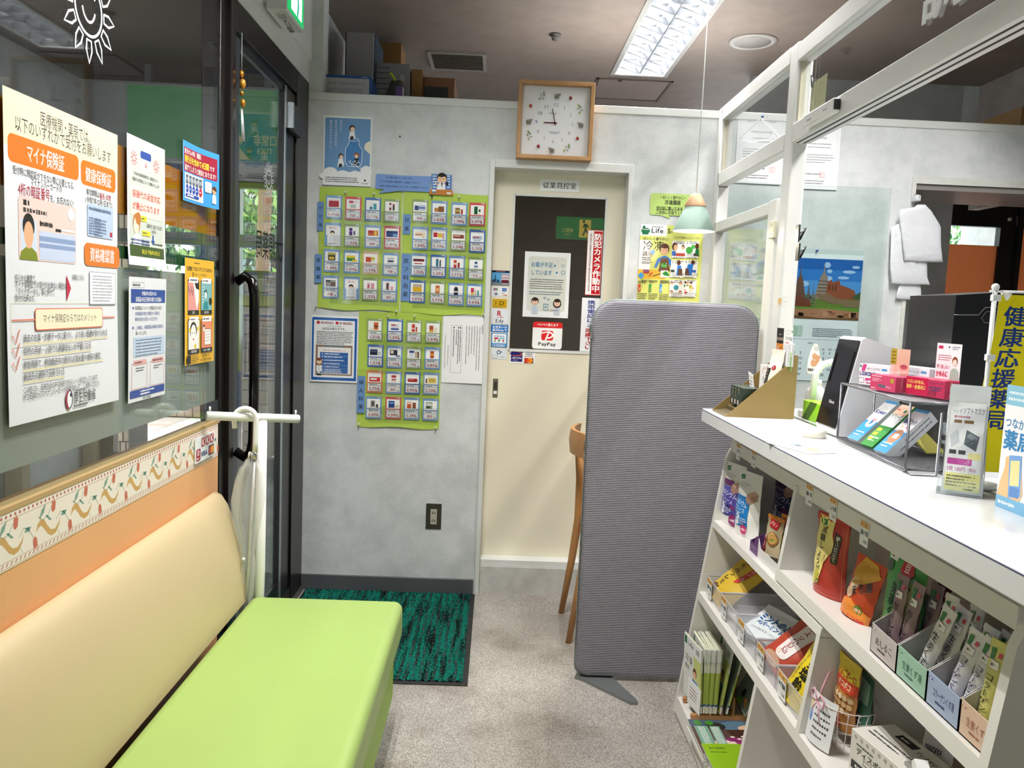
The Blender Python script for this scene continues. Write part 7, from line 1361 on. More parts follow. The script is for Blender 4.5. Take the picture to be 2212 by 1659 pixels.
# price tags
def ptag(px,py,txt,price,label,X=None,Z=None,W=.038,H=.052,tiltz=0,q=None):
    p=q or at(px,py,x=.7845); a=Art(W,H,'#eef0f0',step=5e-5); a.rect(0,0,100,26,'#dca848'); a.bars(8,13,30,1,1,9,'#c0602c'); a.bars(56,13,30,1,1,9,'#6a5030'); a.text(txt,50,46,22,'#15171a',w=86,a='c',b=.05); a.text(price,90,80,19,'#2c2e30',a='r',sx=.75)
    o=a.build('price_tag',(p.x,p.y,p.z),(0,-1,0),(.0,0,-1),GLOSSY,thick=.0008); tag(o,label,'price tag','shelf price tags'); return o
for px,py,tx_,pr_,l_ in ((1592,956,'カルシウム','¥87','first price tag on the rail from the side panel'),(1625,970,'カルシウム','¥87','second price tag on the rail, above the wafer pouches'),(1743,1043,'黒糖くず湯','¥443','price tag with orange header above the red ginger pouch'),(1794,1072,'しょうが湯','¥254','price tag marked 254 yen right of the ginger pouch tag'),(1860,1122,'抹茶くず湯','¥443','price tag hanging over the green matcha pouch')): ptag(px,py,tx_,pr_,l_)
# clear bins on the second shelf
BIN=mat('#e6e6ec',.2,alpha=.26)
bys=[slant(1525,1295).y-.0,slant(1552,1335).y,slant(1590,1385).y,slant(1632,1440).y,slant(1680,1500).y,1.735]
bl_=['clear plastic bin holding the yellow candy bag, nearest the side panel','empty clear plastic bin between the yellow and the white bag bins','clear plastic bin holding the white and blue candy bag','clear plastic bin holding the red candy bag','clear plastic bin with the yellow citrus bag beside the divider']
bys=[2.575,2.41,2.235,2.065,1.905,1.735]
for k in range(5):
    y0,y1=bys[k]-.004,bys[k+1]+.004; x0=sx(Z2)+.018; x1=.965; h=.062; t=thing('clear_bin',bl_[k],'bin','clear bins on the middle shelf')
    g=G(); w_=.0016
    for q_ in ((x0,x1,y1,y1+w_),(x0,x1,y0-w_,y0),(x0,x0+w_,y1,y0),(x1-w_,x1,y1,y0)): g.box(*q_,Z2,Z2+h)
    g.box(x0,x1,y1,y0,Z2,Z2+w_); g.out('tub',BIN,t)
    rim=[(x0,y1,Z2+h),(x1,y1,Z2+h),(x1,y0,Z2+h),(x0,y0,Z2+h)]; G().tube(rim,.0026,6,closed=True).out('rim',mat('#dcdde2',.2,alpha=.55),t)
    if k==1:
        for yy in (.35,.68): box('divider_fin',mat('#e6e6ea',.25,alpha=.5),x0+.04,x1-.02,y1+(y0-y1)*yy,y1+(y0-y1)*yy+.002,Z2+.002,Z2+.045,t)
for k,(tx_,pr_,l_) in enumerate((('黒酢のど飴','¥217','price tag clipped to the bin of yellow candy'),('はっか飴','¥217','price tag clipped to the empty bin'),('ペパーミント','¥238','price tag clipped to the bin of the white candy bag'),('ひろやマーシ飴','¥238','price tag clipped to the bin of the red candy bag'),('ゆず塩飴','¥248','price tag clipped to the citrus candy bin'))):
    ptag(0,0,tx_,pr_,l_,q=V((sx(Z2)+.0125,bys[k]-.03,Z2+.068)),W=.052,H=.062)
def lemon(a):
    a.text('はちみつレモン',30,10,16,'#1c1812',vert=True,w=76,b=.02); a.poly([(60,8),(78,4),(70,50),(58,56)],'#c8342c'); a.text('のど飴',68,14,9,'#f0ece0',vert=True,w=30); a.ell(24,88,16,9,'#6a4a3c'); logo(a,70,3,w=16)
pouch('candy_bag','yellow candy bag leaning back in the first clear bin','pouch',.14,.19,.04,place(V((.742,2.50,Z2+.006)),FACE+.15,-.75,.25),'#d6b436',lemon)
def mint(a): logo(a,74,8,w=16); a.text('ミントのど飴',10,38,26,'#1f5ca8',w=82,b=.07); a.text('ペパーミント味',18,58,15,'#1f5ca8',w=66,b=.04); a.text('(ハッカエキス・ハーブ入り)',18,76,8,'#3a4a5c',w=70)
pouch('candy_bag','white candy bag with blue lettering lying in the third clear bin','pouch',.20,.125,.03,place(V((.765,2.135,Z2+.022)),FACE+.35,-1.05,.0),'#dfe6e8',mint)
def redc(a): a.rr(28,6,66,82,14,'#eee6e4'); a.text('つぶより小豆飴',46,12,11,'#8c2430',vert=True,w=62,b=.03); a.circ(38,76,6,'#e8d0b8'); a.ell(40,90,26,8,'#c8a088')
pouch('candy_bag','glossy orange red candy bag leaning in the fourth clear bin','pouch',.125,.20,.04,place(V((.755,2.00,Z2+.010)),FACE+.25,-.72,.35),'#b8422a',redc)
def yuzu(a): a.rect(0,0,100,18,'#1c2a22'); logo(a,10,4,'#1f8a5c',20); a.text('松村',52,9,8,'#e8e8dc',w=32); a.text('ゆず塩飴',52,22,17,'#15140c',vert=True,w=60,b=.04); a.poly([(74,26),(86,26),(86,66),(74,66)],'#24402a'); a.text('昔ながらの素朴さ',22,26,5,'#3a3820',vert=True,w=50); a.circ(38,90,13,'#e8cc30'); a.curve(38,90,13,5.6,0,360,2,'#a08a18')
pouch('candy_bag','bright yellow citrus candy bag standing in the bin beside the divider','pouch',.10,.20,.035,place(V((.742,1.825,Z2+.008)),FACE+.15,-.42,.2),'#e3ca24',yuzu)
# ---- right part of the middle shelf: basket, sign, mask box, spray head
t=thing('wire_basket','round white wire basket with pink ribbon holding snack bags','basket'); bx_,by_=.80,1.655; 
for k in range(18):
    a_=2*PI*k/18; G().tube([(bx_+.040*math.cos(a_),by_+.040*math.sin(a_),Z2+.002),(bx_+.062*math.cos(a_+.1),by_+.062*math.sin(a_+.1),Z2+.10)],.001,4).out('wire',mat('#e8dcdc',.4),t)
for z,r_ in ((.003,.040),(.025,.046),(.05,.051),(.075,.057),(.10,.062)): G().tube([(bx_+r_*math.cos(2*PI*k/24),by_+r_*math.sin(2*PI*k/24),Z2+z) for k in range(24)],.0011,5,closed=True).out('ring',mat('#e8dcdc',.4),t)
PK=mat('#d8a8b8',.5); cb=V((.735,1.665,Z2+.095)); 
for s_ in (-1,1): G().tube([cb,cb+V((.0,.016*s_,.02)),cb+V((0,.034*s_,.012)),cb+V((0,.03*s_,-.004)),cb],.0022,6).tube([cb,cb+V((-.002,.014*s_,-.02)),cb+V((0,.022*s_,-.045))],.0022,6).out('ribbon',PK,t)
G().tube([cb,cb+V((.03,.03,.04)),cb+V((.05,.045,.065))],.0024,6).out('ribbon',PK,t)
def snack(a): a.rect(0,0,100,28,'#d8c030'); a.rect(0,28,100,44,'#c8402c'); a.text('森永ミニ',50,10,9,'#3a3a6a',a='c',w=52); a.text('たまごボーロ',50,22,13,'#b8302c',w=84,a='c',b=.05); a.text('ポコポコ',50,36,10,'#f4e8c0',w=60,a='c',b=.03); [a.circ(14+(k%5)*18,52+(k//5)*9,8.5,rnd.choice(['#e8d0a4','#dcb884','#f0e0bc'])) for k in range(15)]; a.circ(50,88,16,'#c8302c'); a.text('カルシウム',50,88,6,'#f4ece0',a='c',w=26)
pouch('snack_bag','yellow and red bag of round egg biscuits standing in the wire basket','snack',.075,.165,.035,place(V((.80,1.672,Z2+.035)),FACE+.2,.05,.12),'#c98a4a',snack,top=.08)
pouch('snack_bag','dark green snack bag behind the biscuit bag in the basket','snack',.07,.15,.03,place(V((.83,1.635,Z2+.02)),FACE-.1,0,-.05),'#3c6a5c',lambda a:(a.rect(10,10,90,40,'#8ab0a0'),a.bars(16,60,60,3,8,4,'#dfe8e4')),top=.08)
a=Art(.095,.11,'#e8ebee',step=5e-5); a.ell(22,28,10,11,'#d8a848'); a.ell(22,52,9,14,'#7a94d0'); a.bars(40,30,50,5,13,6,'#4a4e58',4)
tag(a.build('paper_sign',(.742,1.705,Z2+.112),(.16,-1,0),(-.12,0,-1),warp=lambda u,v:.012*math.sin(u*PI)),'curved white paper sign tied to the wire basket','sign')
E0=V((.752,1.535,Z2+.001)); M=Matrix.Translation(E0)@Matrix.Rotation(-PI/2+.20,4,'Z')
def mb(a,top=False):
    a.bars(6,6,60,1,1,3,'#8a8a88') if False else None
    a.text('ディスポマスクEM',10,34,15,'#1c1c1c',w=72,b=.03); a.bars(10,22,40,1,1,4,'#333333'); a.rr(22,43,40,51,3,'#e6e3dc') ; a.frame(22,43,42,52,.8,'#555555'); a.bars(48,48,20,1,1,5,'#444444'); a.poly([(4,58),(66,58),(66,74),(4,74)],'#24282c'); a.bars(10,66,48,1,1,6,'#e8e8e6')
    for k in range(9): a.ell(8+k*9,10,1.8,3.4,'#a8a6a2')
    a.ell(82,76,11,16,'#b0aeaa'); a.ell(82,76,7,12,'#8a8884'); a.text('メディコム' if False else '50枚入',30,88,9,'#333333',a='c')
af=Art(.195,.105,None); mb(af); at_2=Art(.195,.10,None); at_2.text('ディスポマスクEM',52,30,15,'#1c1c1c',w=44,b=.03); at_2.rect(22,14,48,34,'#24282c') ; at_2.bars(26,24,18,1,1,6,'#e8e8e6'); at_2.bars(8,60,60,2,12,5,'#333333',3); at_2.ell(78,72,14,16,'#9a9894')
a3=Art(.10,.105,None); a3.frame(20,14,80,44,2,'#444444'); a3.bars(28,28,44,1,1,10,'#333333'); a3.bars(14,70,70,2,12,6,'#6a6a68',5)
box_art('mask_box','white and grey carton of disposable masks on the lower shelf beside the basket','carton',.195,.10,.105,M,{'front':af,'top':at_2,'right':a3},'#dfdcd4')
pouch('snack_bag','white snack bag lying behind the mask carton','snack',.12,.10,.03,place(V((.905,1.50,Z2+.02)),FACE,-.3,-.3),'#e4e4e6',lambda a:(a.text('matsu',50,40,22,'#2c3450',w=60,a='c',b=.02),a.bars(16,70,60,2,12,6,'#6a7088')),top=.08)
t=thing('spray_bottle','white spray bottle with angled trigger head in front of the mask carton','bottle'); c=V((.775,1.315,Z2)); g=G().lathe([(.032,0),(.034,.01),(.034,.075),(.020,.095),(.0185,.10)],24,c).out('bottle',WP,t)
G().lathe([(.0195,0),(.0195,.022),(.014,.026)],20,c+V((0,0,.098))).out('collar',WP,t)
G().prism([(-.045,.014),(-.040,.030),(-.01,.034),(.03,.022),(.034,.0),(.012,-.004),(-.008,-.004),(-.02,.008)],-.011,.011,'y',Matrix.Translation(c+V((0,0,.128)))@Matrix.Rotation(R(75),4,'Z')@Matrix.Rotation(R(-38),4,'Y')).out('spray_head',WP,t)
# ---- magazines on the bottom shelf
t=thing('wooden_rack','small slatted wooden rack standing on the bottom shelf','rack'); rx0,rx1=.672,.90
for y_ in (2.445,2.555): box('rail',WD,rx0,rx1,y_-.007,y_+.007,Z3+.001,Z3+.018,t,r=.002)
for k in range(6):
    x=rx0+.022+k*.038; box('crossbar',WD,x-.004,x+.004,2.438,2.562,Z3+.018,Z3+.024,t)
    for y_ in (2.445,2.555): box('peg',WD,x-.004,x+.004,y_-.004,y_+.004,Z3+.024,Z3+.075,t)
def magz(label,x,y,rz,lean,cov,W=.148,H=.21,D=.003,grp='magazines in the wooden rack',name='magazine'):
    t=thing(name,label,'magazine',grp,loc=(0,0,0)); t.matrix_world=Matrix.Translation((x,y,Z3+.030))@Matrix.Rotation(rz,4,'Z')@Matrix.Rotation(lean,4,'X')
    box('pages',mat('#eceadf',.6),0,W,0,D,0,H,t); box('cover',mat('#d5dd9a',.4),-.0008,W,-.0006,0,0,H+.0005,t); a=Art(W,H,'#e8eada'); a.l=2; cov(a); a.build('print',(W,D+.0007,H),(-1,0,0),(0,0,-1),GLOSSY,t,thick=0)
    b_=Art(D+.002,H,'#f2f2ee'); b_.rect(0,36,100,86,'#b9c95c'); b_.rect(0,86,100,89,'#3a5ca8'); b_.bars(30,20,50,2,3,1.2,'#333333'); b_.build('spine',(-.0012,D+.0008,H),(0,-1,0),(0,0,-1),GLOSSY,t,thick=0); return t
def lifec(a):
    a.rect(0,0,100,22,'#f2f4f6'); a.rect(3,3,17,15,'#167048'); a.text('Life',22,10,10,'#1c2a24',w=34,b=.03); a.text('5月',70,11,10,'#1c2a24',w=20,b=.03); a.rect(0,22,58,100,'#f0f2ee'); a.rect(58,22,100,100,'#d6dc8a'); a.text('冷凍',8,36,15,'#1c1c1c',w=44); a.text('講座',8,50,9,'#1c1c1c',w=26); a.circ(66,48,11,'#5c3424'); a.circ(66,51,8.5,'#eebd96'); a.rect(52,60,84,100,'#2f7ad0'); a.rect(58,66,78,100,'#6a4632')
def cov4(a): a.rect(0,0,100,100,'#8fa09c'); a.text('4月',60,8,9,'#1c2a24',w=24,b=.03); a.text('足しできる!',70,14,6,'#1c2a24',vert=True); a.text('なわとびで',50,16,9.5,'#16201c',vert=True,b=.01); a.text('健やかに',30,24,9.5,'#16201c',vert=True,b=.01); a.ell(40,82,10,7,'#2c2420'); a.poly([(26,100),(32,88),(50,88),(56,100)],'#8cb83c')
magz('front health magazine, its white cover turned to the aisle',.700,2.425,PI/2+.13,-.05,lifec)
WH=('next after the front cover','second behind the front cover','third in the fanned row','fourth in the fanned row','fifth in the fanned row','sixth, in the middle of the row','seventh in the fanned row','eighth in the fanned row','ninth in the fanned row','last of the close row')
for k in range(10): magz('yellow green spined health magazine, '+WH[k],.7085+.0046*k,2.428+.003*math.sin(k*2.2),PI/2+.03*math.sin(k*1.7),-.03+.007*k,lifec)
magz('health magazine with white and green spine just after the close row',.762,2.425,PI/2-.05,.13,lifec); magz('pale blue grey magazine leaning right beside the close row',.782,2.425,PI/2-.08,.20,cov4)
magz('grey magazine with brush lettering leaning far right in the rack',.838,2.415,PI/2-.06,.50,cov4)
a=Art(.095,.085,'#eef0f2'); a.bars(14,30,60,4,13,6,'#8a5a5a',2); tag(a.build('paper_note',(.676,2.515,Z3+.108),(.18,-1,0),(0,0,-1),thick=.001),'small white note card in front of the magazines','note')
# flat stack of picture magazines and booklets
def flat(label,px,py,z,W,H,th,rz,paint,name='magazine',grp='stacked magazines'):
    t=thing(name,label,'magazine',grp,loc=(0,0,0)); t.matrix_world=Matrix.Translation((px,py,z))@Matrix.Rotation(rz,4,'Z'); box('pages',mat('#e8e6e0',.6),0,W,0,H,0,th-.0006,t); box('cover',mat('#c8c8c0',.4),0,W,0,H,th-.0006,th,t)
    if paint: a=Art(W,H,None); a.l=1; paint(a); a.build('print',(0,H,th+.0002),(1,0,0),(0,-1,0),GLOSSY,t,thick=0)
    return t
def pic(a):
    a.rect(0,0,100,100,'#5c4440'); a.rect(0,0,100,22,'#4a5a70'); a.ell(60,18,26,16,'#5c7a90'); a.ell(30,20,12,12,'#2c2a2c'); a.ell(72,24,16,10,'#e8c0a0'); a.poly([(40,30),(80,26),(96,60),(50,70)],'#4a2c24'); a.ell(50,66,22,14,'#8c2a6c'); a.ell(84,60,14,16,'#e0a890'); a.ell(30,72,16,10,'#e8c4ac')
    for k in range(14): a.ell(30+rnd.random()*66,36+rnd.random()*56,3,2.4,'#f0e8d8',8); a.l-=1
    a.l+=1; a.circ(10,10,5,'#3f8a2c'); a.circ(24,10,5,'#3f8a2c'); a.rect(4,20,20,96,'#7fa898'); a.rect(22,20,34,96,'#8ab0a0'); a.bars(8,24,8,18,4,2,'#ffffff',3); a.bars(24,24,8,18,4,2,'#ffffff',4)
for k,n_ in enumerate(('lowest magazine of the flat stack','second magazine of the flat stack','third magazine of the flat stack','picture magazine with a drawn family cover on top of the stack')): flat(n_+' on the bottom shelf',.646-.004*(k%2),2.172+.003*k,Z3+.001+.0095*k,.257,.19,.009,.02*math.sin(k*2),pic if k==3 else None)
def green(a): a.rect(0,0,100,100,'#8fbb1e'); a.curve(70,70,30,40,180,330,7,'#b8d46a',14); a.text('協力:福岡市',8,12,6,'#26401c',w=26,b=.02,rot=0); a.bars(8,22,40,1,1,2,'#26401c'); a.rect(70,4,96,24,'#eef0e8'); a.bars(73,14,18,3,3,1.6,'#444444')
for k,n_ in enumerate(('lowest booklet of the green pile','second booklet of the green pile','third booklet of the green pile','fourth booklet of the green pile')): flat(n_+', in front of the picture magazines',.655+.003*(k%2),2.002-.0*k,Z3+.001+.0385*0+.0085*k,.20,.165,.008,0,None,'booklet','green booklets')
flat('lime green booklet with white label and pale arc on top of its pile',.650,2.02,Z3+.0395,.19,.205,.004,.01,green,'booklet','green booklets')
# ---------------------------------------------------------------- goods on the counter
ZC1=1.0502
def on(px,py,dz=0): p=at(px,py,z=ZC1); p.z+=dz; return p
# brass step display
BR=mat('#8e7748',.45,spec=.4); BR2=mat('#5f5334',.5)
t=thing('step_display','brass coloured cardboard step display at the far corner of the counter','display')
c0=on(1572,903); c1=on(1707,903); c2=on(1522,884); yq=(c0.y+c1.y)/2; hB=at(1713,768,y=yq).z-ZC1
ex_=c1.x-c0.x; dY=.150; 
def stepp(y0): return [(c0.x,ZC1),(c1.x,ZC1),(c1.x,ZC1+hB)]
for y_,nm in ((yq,'near'),(yq+dY,'far')): G().prism([(c0.x,ZC1),(c1.x,ZC1),(c1.x,ZC1+hB)],y_,y_+.003,'y').out('side',BR,t)
box('back',BR,c1.x-.003,c1.x,yq+.003,yq+dY,ZC1,ZC1+hB,t)
fr_=G(); 
for i,(xa_,za_,xb_,zb_) in enumerate(((0,0,.045,.018),(.045,.018,.10,.045),(.10,.045,.155,.085),(.155,.085,.20,.13))):
    plate('step',[(c0.x+xa_,yq+.003,ZC1+za_),(c0.x+xb_,yq+.003,ZC1+za_+.006),(c0.x+xb_,yq+dY,ZC1+za_+.006),(c0.x+xa_,yq+dY,ZC1+za_)],BR2,.002,t); plate('riser',[(c0.x+xb_,yq+.003,ZC1+za_+.006),(c0.x+xb_,yq+dY,ZC1+za_+.006),(c0.x+xb_,yq+dY,ZC1+zb_),(c0.x+xb_,yq+.003,ZC1+zb_)],BR2,.002,t)
def carton(name,label,cat,w,d,h,p,rz,faces,base,rot=None,**k):
    M=Matrix.Translation(p)@Matrix.Rotation(rz,4,'Z'); 
    if rot: M=M@rot
    return box_art(name,label,cat,w,d,h,M,faces,base,**k)
def gf(a):
    for x in (20,46,72): a.bars(x,8,50,1,1,9,'#8a8450',int(x),vert=True); a.rect(x-7,72,x+3,96,'#e0c8c8')
a1_=Art(.12,.058,None); gf(a1_); a2_=Art(.055,.058,None); a2_.rect(6,74,56,98,'#e6e8e2'); 
for k in range(7): a2_.rect(10+k*6,78,12.5+k*6,94,'#222222')
carton('tea_carton','dark green carton lowest on the brass step display','carton',.115,.055,.060,V((c0.x+.052,yq+.135,ZC1+.028)),FACE,{'front':a1_,'right':a2_},'#2c3a2c')
carton('soap_carton','brown grey flat carton on the middle step of the brass display','carton',.105,.05,.022,V((c0.x+.112,yq+.13,ZC1+.055)),FACE,{},'#6c6250')
aw=Art(.05,.085,None); aw.curve(60,40,30,30,200,300,3,'#b0502c'); aw.text('う',36,50,18,'#333333'); aw.line([(90,0),(90,98)],3,'#c86a3c'); carton('cream_carton','slim white carton with orange edge on the brass step display','carton',.045,.03,.078,V((c0.x+.128,yq+.095,ZC1+.080)),FACE+.15,{'front':aw},'#e8e6e0')
pouch('paper_pouch','cream paper pouch with dark label and red seal, tallest on the brass display','pouch',.07,.125,.045,place(V((c0.x+.150,yq+.038,ZC1+.085)),FACE+.25,-.12),'#e6e2d2',lambda a:(a.rect(8,48,56,88,'#26211e'),a.bars(18,56,30,4,8,3,'#b8a88a',3),a.circ(70,46,11,'#a02434'),a.text('S',70,46,8,'#f0e0e0',a='c'),a.curve(50,2,46,20,10,170,1.2,'#b8b4a4')),top=.16)
ptg=Art(.03,.05,'#e9e9ea'); ptg.text('サンプル',50,26,18,'#b83040',w=84,a='c',b=.03); ptg.bars(14,52,66,2,20,9,'#555555',2); p=V((c0.x+.088,yq+.085,ZC1+.135)); tag(ptg.build('price_tag',tuple(p),(.2,-1,-.3),(.1,-.25,-1),thick=.001),'tilted white sample card behind the dark green carton','price tag')
af=Art(.06,.12,'#1c1a18',step=4e-5); af.rect(0,0,100,40,'#2a2624'); af.rect(0,40,100,84,'#d2822c'); af.rect(0,84,100,100,'#ece6c8'); af.text('髪に塗る馬油',50,28,9,'#e8d8c0',w=90,a='c',b=.02); af.text('VIBAU',50,16,6,'#c8c0b0',w=40,a='c'); af.ell(30,60,17,13,'#b8c4d0'); af.ell(38,60,13,11,'#d0683c'); af.bars(58,50,34,4,6,2.4,'#5c3414',2)
tag(af.build('leaflet',(c1.x-.03,yq+.115,ZC1+hB+.080),(.0,-1,0),(.02,0,-1)),'black and orange leaflet standing at the back of the brass display','leaflet')
af=Art(.062,.13,'#eeeeea',step=4e-5); af.rect(0,62,100,100,'#5c9a2c'); af.rect(0,56,100,66,'#9cc060'); af.text('手作り馬油',50,25,10,'#2c2c2c',w=86,a='c',b=.02); af.rect(8,34,56,41,'#b0283c'); af.rect(8,45,56,50,'#b0283c'); af.ell(70,80,9,4,'#4a3426'); af.ell(30,78,5,2.6,'#2c2624'); af.rect(84,5,96,11,'#2a7a48'); af.curve(40,10,30,5,0,360,1.4,'#555555')
tag(af.build('leaflet',(c1.x-.026,yq+.052,ZC1+hB+.082),(.0,-1,0),(.02,0,-1)),'white and green meadow leaflet beside the orange one','leaflet')
carton('white_box','plain pale carton behind the cream pouch on the brass display','carton',.035,.02,.07,V((c1.x-.035,yq+.032,ZC1+hB-.035)),FACE,{},'#d8d8dc')
# items behind the display: tissue box, books, cup, arch handle, sanitizer
t=thing('tissue_box','lime green tissue box with a clear bag of tissue on the worktop','tissue box'); p0=on(1712,905); p1=on(1775,903); box('carton',mat('#84c01c',.35),.955,1.075,2.20,2.44,ZC1,ZC1+.058,t,r=.003)
a=Art(.24,.058,None); a.poly([(0,100),(24,0),(46,0),(20,100)],'#3c5a1c'); a.poly([(60,0),(100,0),(100,60)],'#6aa018'); a.build('print',(.9545,2.44,ZC1+.058),(0,-1,0),(0,0,-1),parent=t,thick=0); a=Art(.12,.058,None); a.poly([(0,100),(30,0),(60,0),(26,100)],'#3c5a1c'); a.poly([(62,30),(100,10),(100,96),(74,96)],'#5f9418'); a.bars(34,82,30,1,1,10,'#5f9418'); a.build('print',(.955,2.1995,ZC1+.058),(1,0,0),(0,0,-1),parent=t,thick=0)
def tis(u,v):
    th=2*PI*u; r_=.055*(1-.35*v)*(1+.2*math.sin(5*th+v*3)+.1*math.sin(9*th)); return (1.03+r_*math.cos(th)*.8+.035*v,2.30+r_*1.2*math.sin(th)-.05*v,ZC1+.058+.075*v+.012*math.sin(3*th)*v)
G().grid(tis,40,8).out('tissue',mat('#e8ecec',.3,alpha=.75,bump=.5,bscale=40),t)
for k,(x_,c_,h_,l_) in enumerate(((1.085,'#2f8a7c',.125,'teal thin book upright behind the tissue box'),(1.105,'#e6dcb8',.150,'cream book upright next to the teal one'),(1.128,'#e8e8e2',.135,'white book upright beside the cream one'))):
    t=thing('upright_book',l_,'book','books behind the tissue box'); box('cover',mat(c_,.5),x_,x_+.018,2.20,2.33,ZC1,ZC1+h_,t); a=Art(.018,h_,None); a.bars(50,14,60,1,1,40,'#3a3a3a' if k else '#0e3a34',vert=True); a.rect(20,62,80,78,'#b83048') if k==1 else None; a.build('print',(x_,2.1995,ZC1+h_),(1,0,0),(0,0,-1),parent=t,thick=0)
p=on(1812,880); tag(G().lathe([(.026,0),(.028,.135),(.0265,.135),(.025,.004)],24,(1.155,2.14,ZC1)).out('paper_cup',mat('#e9e6dd',.5)),'tall white cup behind the payment terminal','cup')
t=thing('arch_handle','white arched handle of a device standing behind the tissue box','device'); bp_=[(0,0),(0,.10),(.012,.145),(.045,.172),(.08,.172),(.112,.145),(.124,.10),(.124,0)]; q=at(1778,790,y=2.45); 
G().tube([(q.x-.02+x*1.05,2.46,ZC1+.06+z*.98) for x,z in ((0,-.05),(0,.06),(.006,.085),(.022,.108),(.045,.118),(.068,.113),(.09,.093),(.10,.06),(.10,-.05))],.0105,12).out('handle',WP,t); box('base',WP,q.x-.05,q.x+.12,2.42,2.5,ZC1,ZC1+.02,t,r=.004)
t=thing('sanitizer_pump','hand sanitizer pump with a drawn hand cutout sign','dispenser'); q=at(1765,880,y=2.52); G().lathe([(.030,0),(.032,.01),(.032,.075),(.018,.092),(.014,.095)],22,(q.x,2.54,ZC1)).out('bottle',mat('#e9ebec',.25,alpha=.8),t); G().lathe([(.016,0),(.016,.018),(.006,.02),(.006,.04)],16,(q.x,2.54,ZC1+.094)).out('collar',WP,t)
G().tube([(q.x,2.54,ZC1+.132),(q.x-.035,2.53,ZC1+.136)],.006,8).out('nozzle',WP,t)
A=at(1742,803,y=2.5); W_,H_=.050,.090; zt=at(1757,742,y=2.5).z; a=Art(W_,H_,None,step=1e-4); a.poly([(0,100),(2,60),(12,32),(24,10),(38,0),(54,2),(62,14),(76,44),(92,62),(100,100)],'#f2f1ee'); a.poly([(26,40),(40,32),(52,36),(60,42),(70,40),(78,46),(74,60),(62,70),(56,78),(34,82),(22,74),(20,64),(30,56)],'#d8a078'); a.line([(40,8),(38,24)],2,'#555555'); a.line([(48,10),(47,26)],2,'#555555'); a.line([(56,12),(57,26)],2,'#555555'); a.line([(36,56),(48,58)],4,'#f2ede8'); a.text('消毒用エタノール',50,92,11,'#222222',w=92,a='c',b=.03)
a.build('cutout_sign',(A.x,2.498,zt),(1,-.05,0),(0,0,-1),parent=t)
# payment terminal
t=thing('payment_terminal','white payment terminal with tilted black screen panel on the counter','terminal'); T0=on(1768,932); T1=on(1905,1003)
yf=T0.y+.02; 
tl=at(1850,726,y=yf+.0); xfb=T0.x+.005; 
pf=[(xfb,ZC1+.004),(xfb-.006,ZC1+.02),(tl.x-.045,tl.z-.006),(tl.x-.035,tl.z),(tl.x+.055,tl.z-.03),(tl.x+.075,tl.z-.055),(tl.x+.06,ZC1+.03),(tl.x+.055,ZC1+.004)]
YY0,YY1=yf-.135,yf+.0
G().prism(pf,YY0,YY1,'y').out('body',mat('#e9eaee',.3),t,fix=True)
b0_=V((xfb-.006,0,ZC1+.02)); b1_=V((tl.x-.045,0,tl.z-.006)); d_=(b1_-b0_); nrm_=V((-d_.z,0,d_.x)).normalized()
def fp(u,v,o=.001): p=b0_+d_*v+nrm_*o; return V((p.x,YY1-(YY1-YY0)*u,p.z))
plate('screen_panel',[fp(.04,.02),fp(.96,.02),fp(.96,.985),fp(.04,.985)],mat('#0c0c0e',.12),.0025,t); plate('display',[fp(.2,.40,.004),fp(.9,.40,.004),fp(.9,.86,.004),fp(.2,.86,.004)],mat('#1a1a1d',.08),.0008,t); plate('card_slot',[fp(.10,.5,.005),fp(.14,.5,.005),fp(.14,.82,.005),fp(.10,.82,.005)],mat('#020203',.3),.0008,t)
a=Art(.05,.02,None); a.text('Nexo',50,50,70,'#d8d8da',a='c',b=.02); o_=fp(.35,.33,.005); a.build('print',o_,(0,-1,0),-d_.normalized(),parent=t,thick=0)
t=thing('coin_dish','small round cream dish in front of the payment terminal','dish'); q=on(1752,945); G().lathe([(.030,0),(.032,.022),(.030,.022),(.028,.003)],26,(q.x+.01,q.y+.01,ZC1)).out('dish',mat('#e9e4d4',.5),t)
a=Art(.15,.085,'#eef0f4'); a.rect(16,14,50,50,'#9ab8e0'); a.rect(26,30,40,40,'#6a3a34'); a.poly([(50,20),(88,30),(84,60),(54,50)],'#e8a888'); a.bars(20,60,60,3,9,5,'#c86a5c',3); q=on(1716,955); tag(a.build('counter_card',(q.x,q.y+.0,ZC1+.0012),(.35,-1,0),(-1,-.35,0),GLOSSY,thick=.0005),'small printed card lying flat on the counter before the terminal','card')
# metal mesh rack
t=thing('mesh_rack','two tier grey metal mesh rack holding medicine cartons','rack'); MG=mat('#7d7e84',.3,.8); ra=on(1808,950); rb=on(1945,1016); rc=on(2050,1010)
u1=(rb-ra); u1.z=0; L1=u1.length; u1.normalize(); u2=V((-u1.y,u1.x,0)); 
if u2.x<0: u2=-u2
zt=at(1815,828,x=ra.x+.0).z-ZC1; Wd=.155
def rp(a_,b_,z): return ra+u1*a_+u2*b_+V((0,0,z))
def meshplane(nm,f,na,nb):
    o=G()
    for i in range(na+1): o.tube([f(i/na,0),f(i/na,1)],.0005,3,cap=False)
    for j in range(nb+1): o.tube([f(0,j/nb),f(1,j/nb)],.0005,3,cap=False)
    q=o.out(nm,MG,t); q['kind']='stuff'
LL=L1+.02
for (z,nm) in ((.006,'mesh_shelf'),(zt,'mesh_shelf')):
    meshplane(nm,lambda u,v,z=z:rp(LL*u,Wd*v,z),70,30); G().tube([rp(0,0,z),rp(LL,0,z),rp(LL,Wd,z),rp(0,Wd,z)],.0028,6,closed=True).out('frame_wire',MG,t)
meshplane('mesh_back',lambda u,v:rp(LL*u,Wd,.006+(zt-.006)*v),70,36)
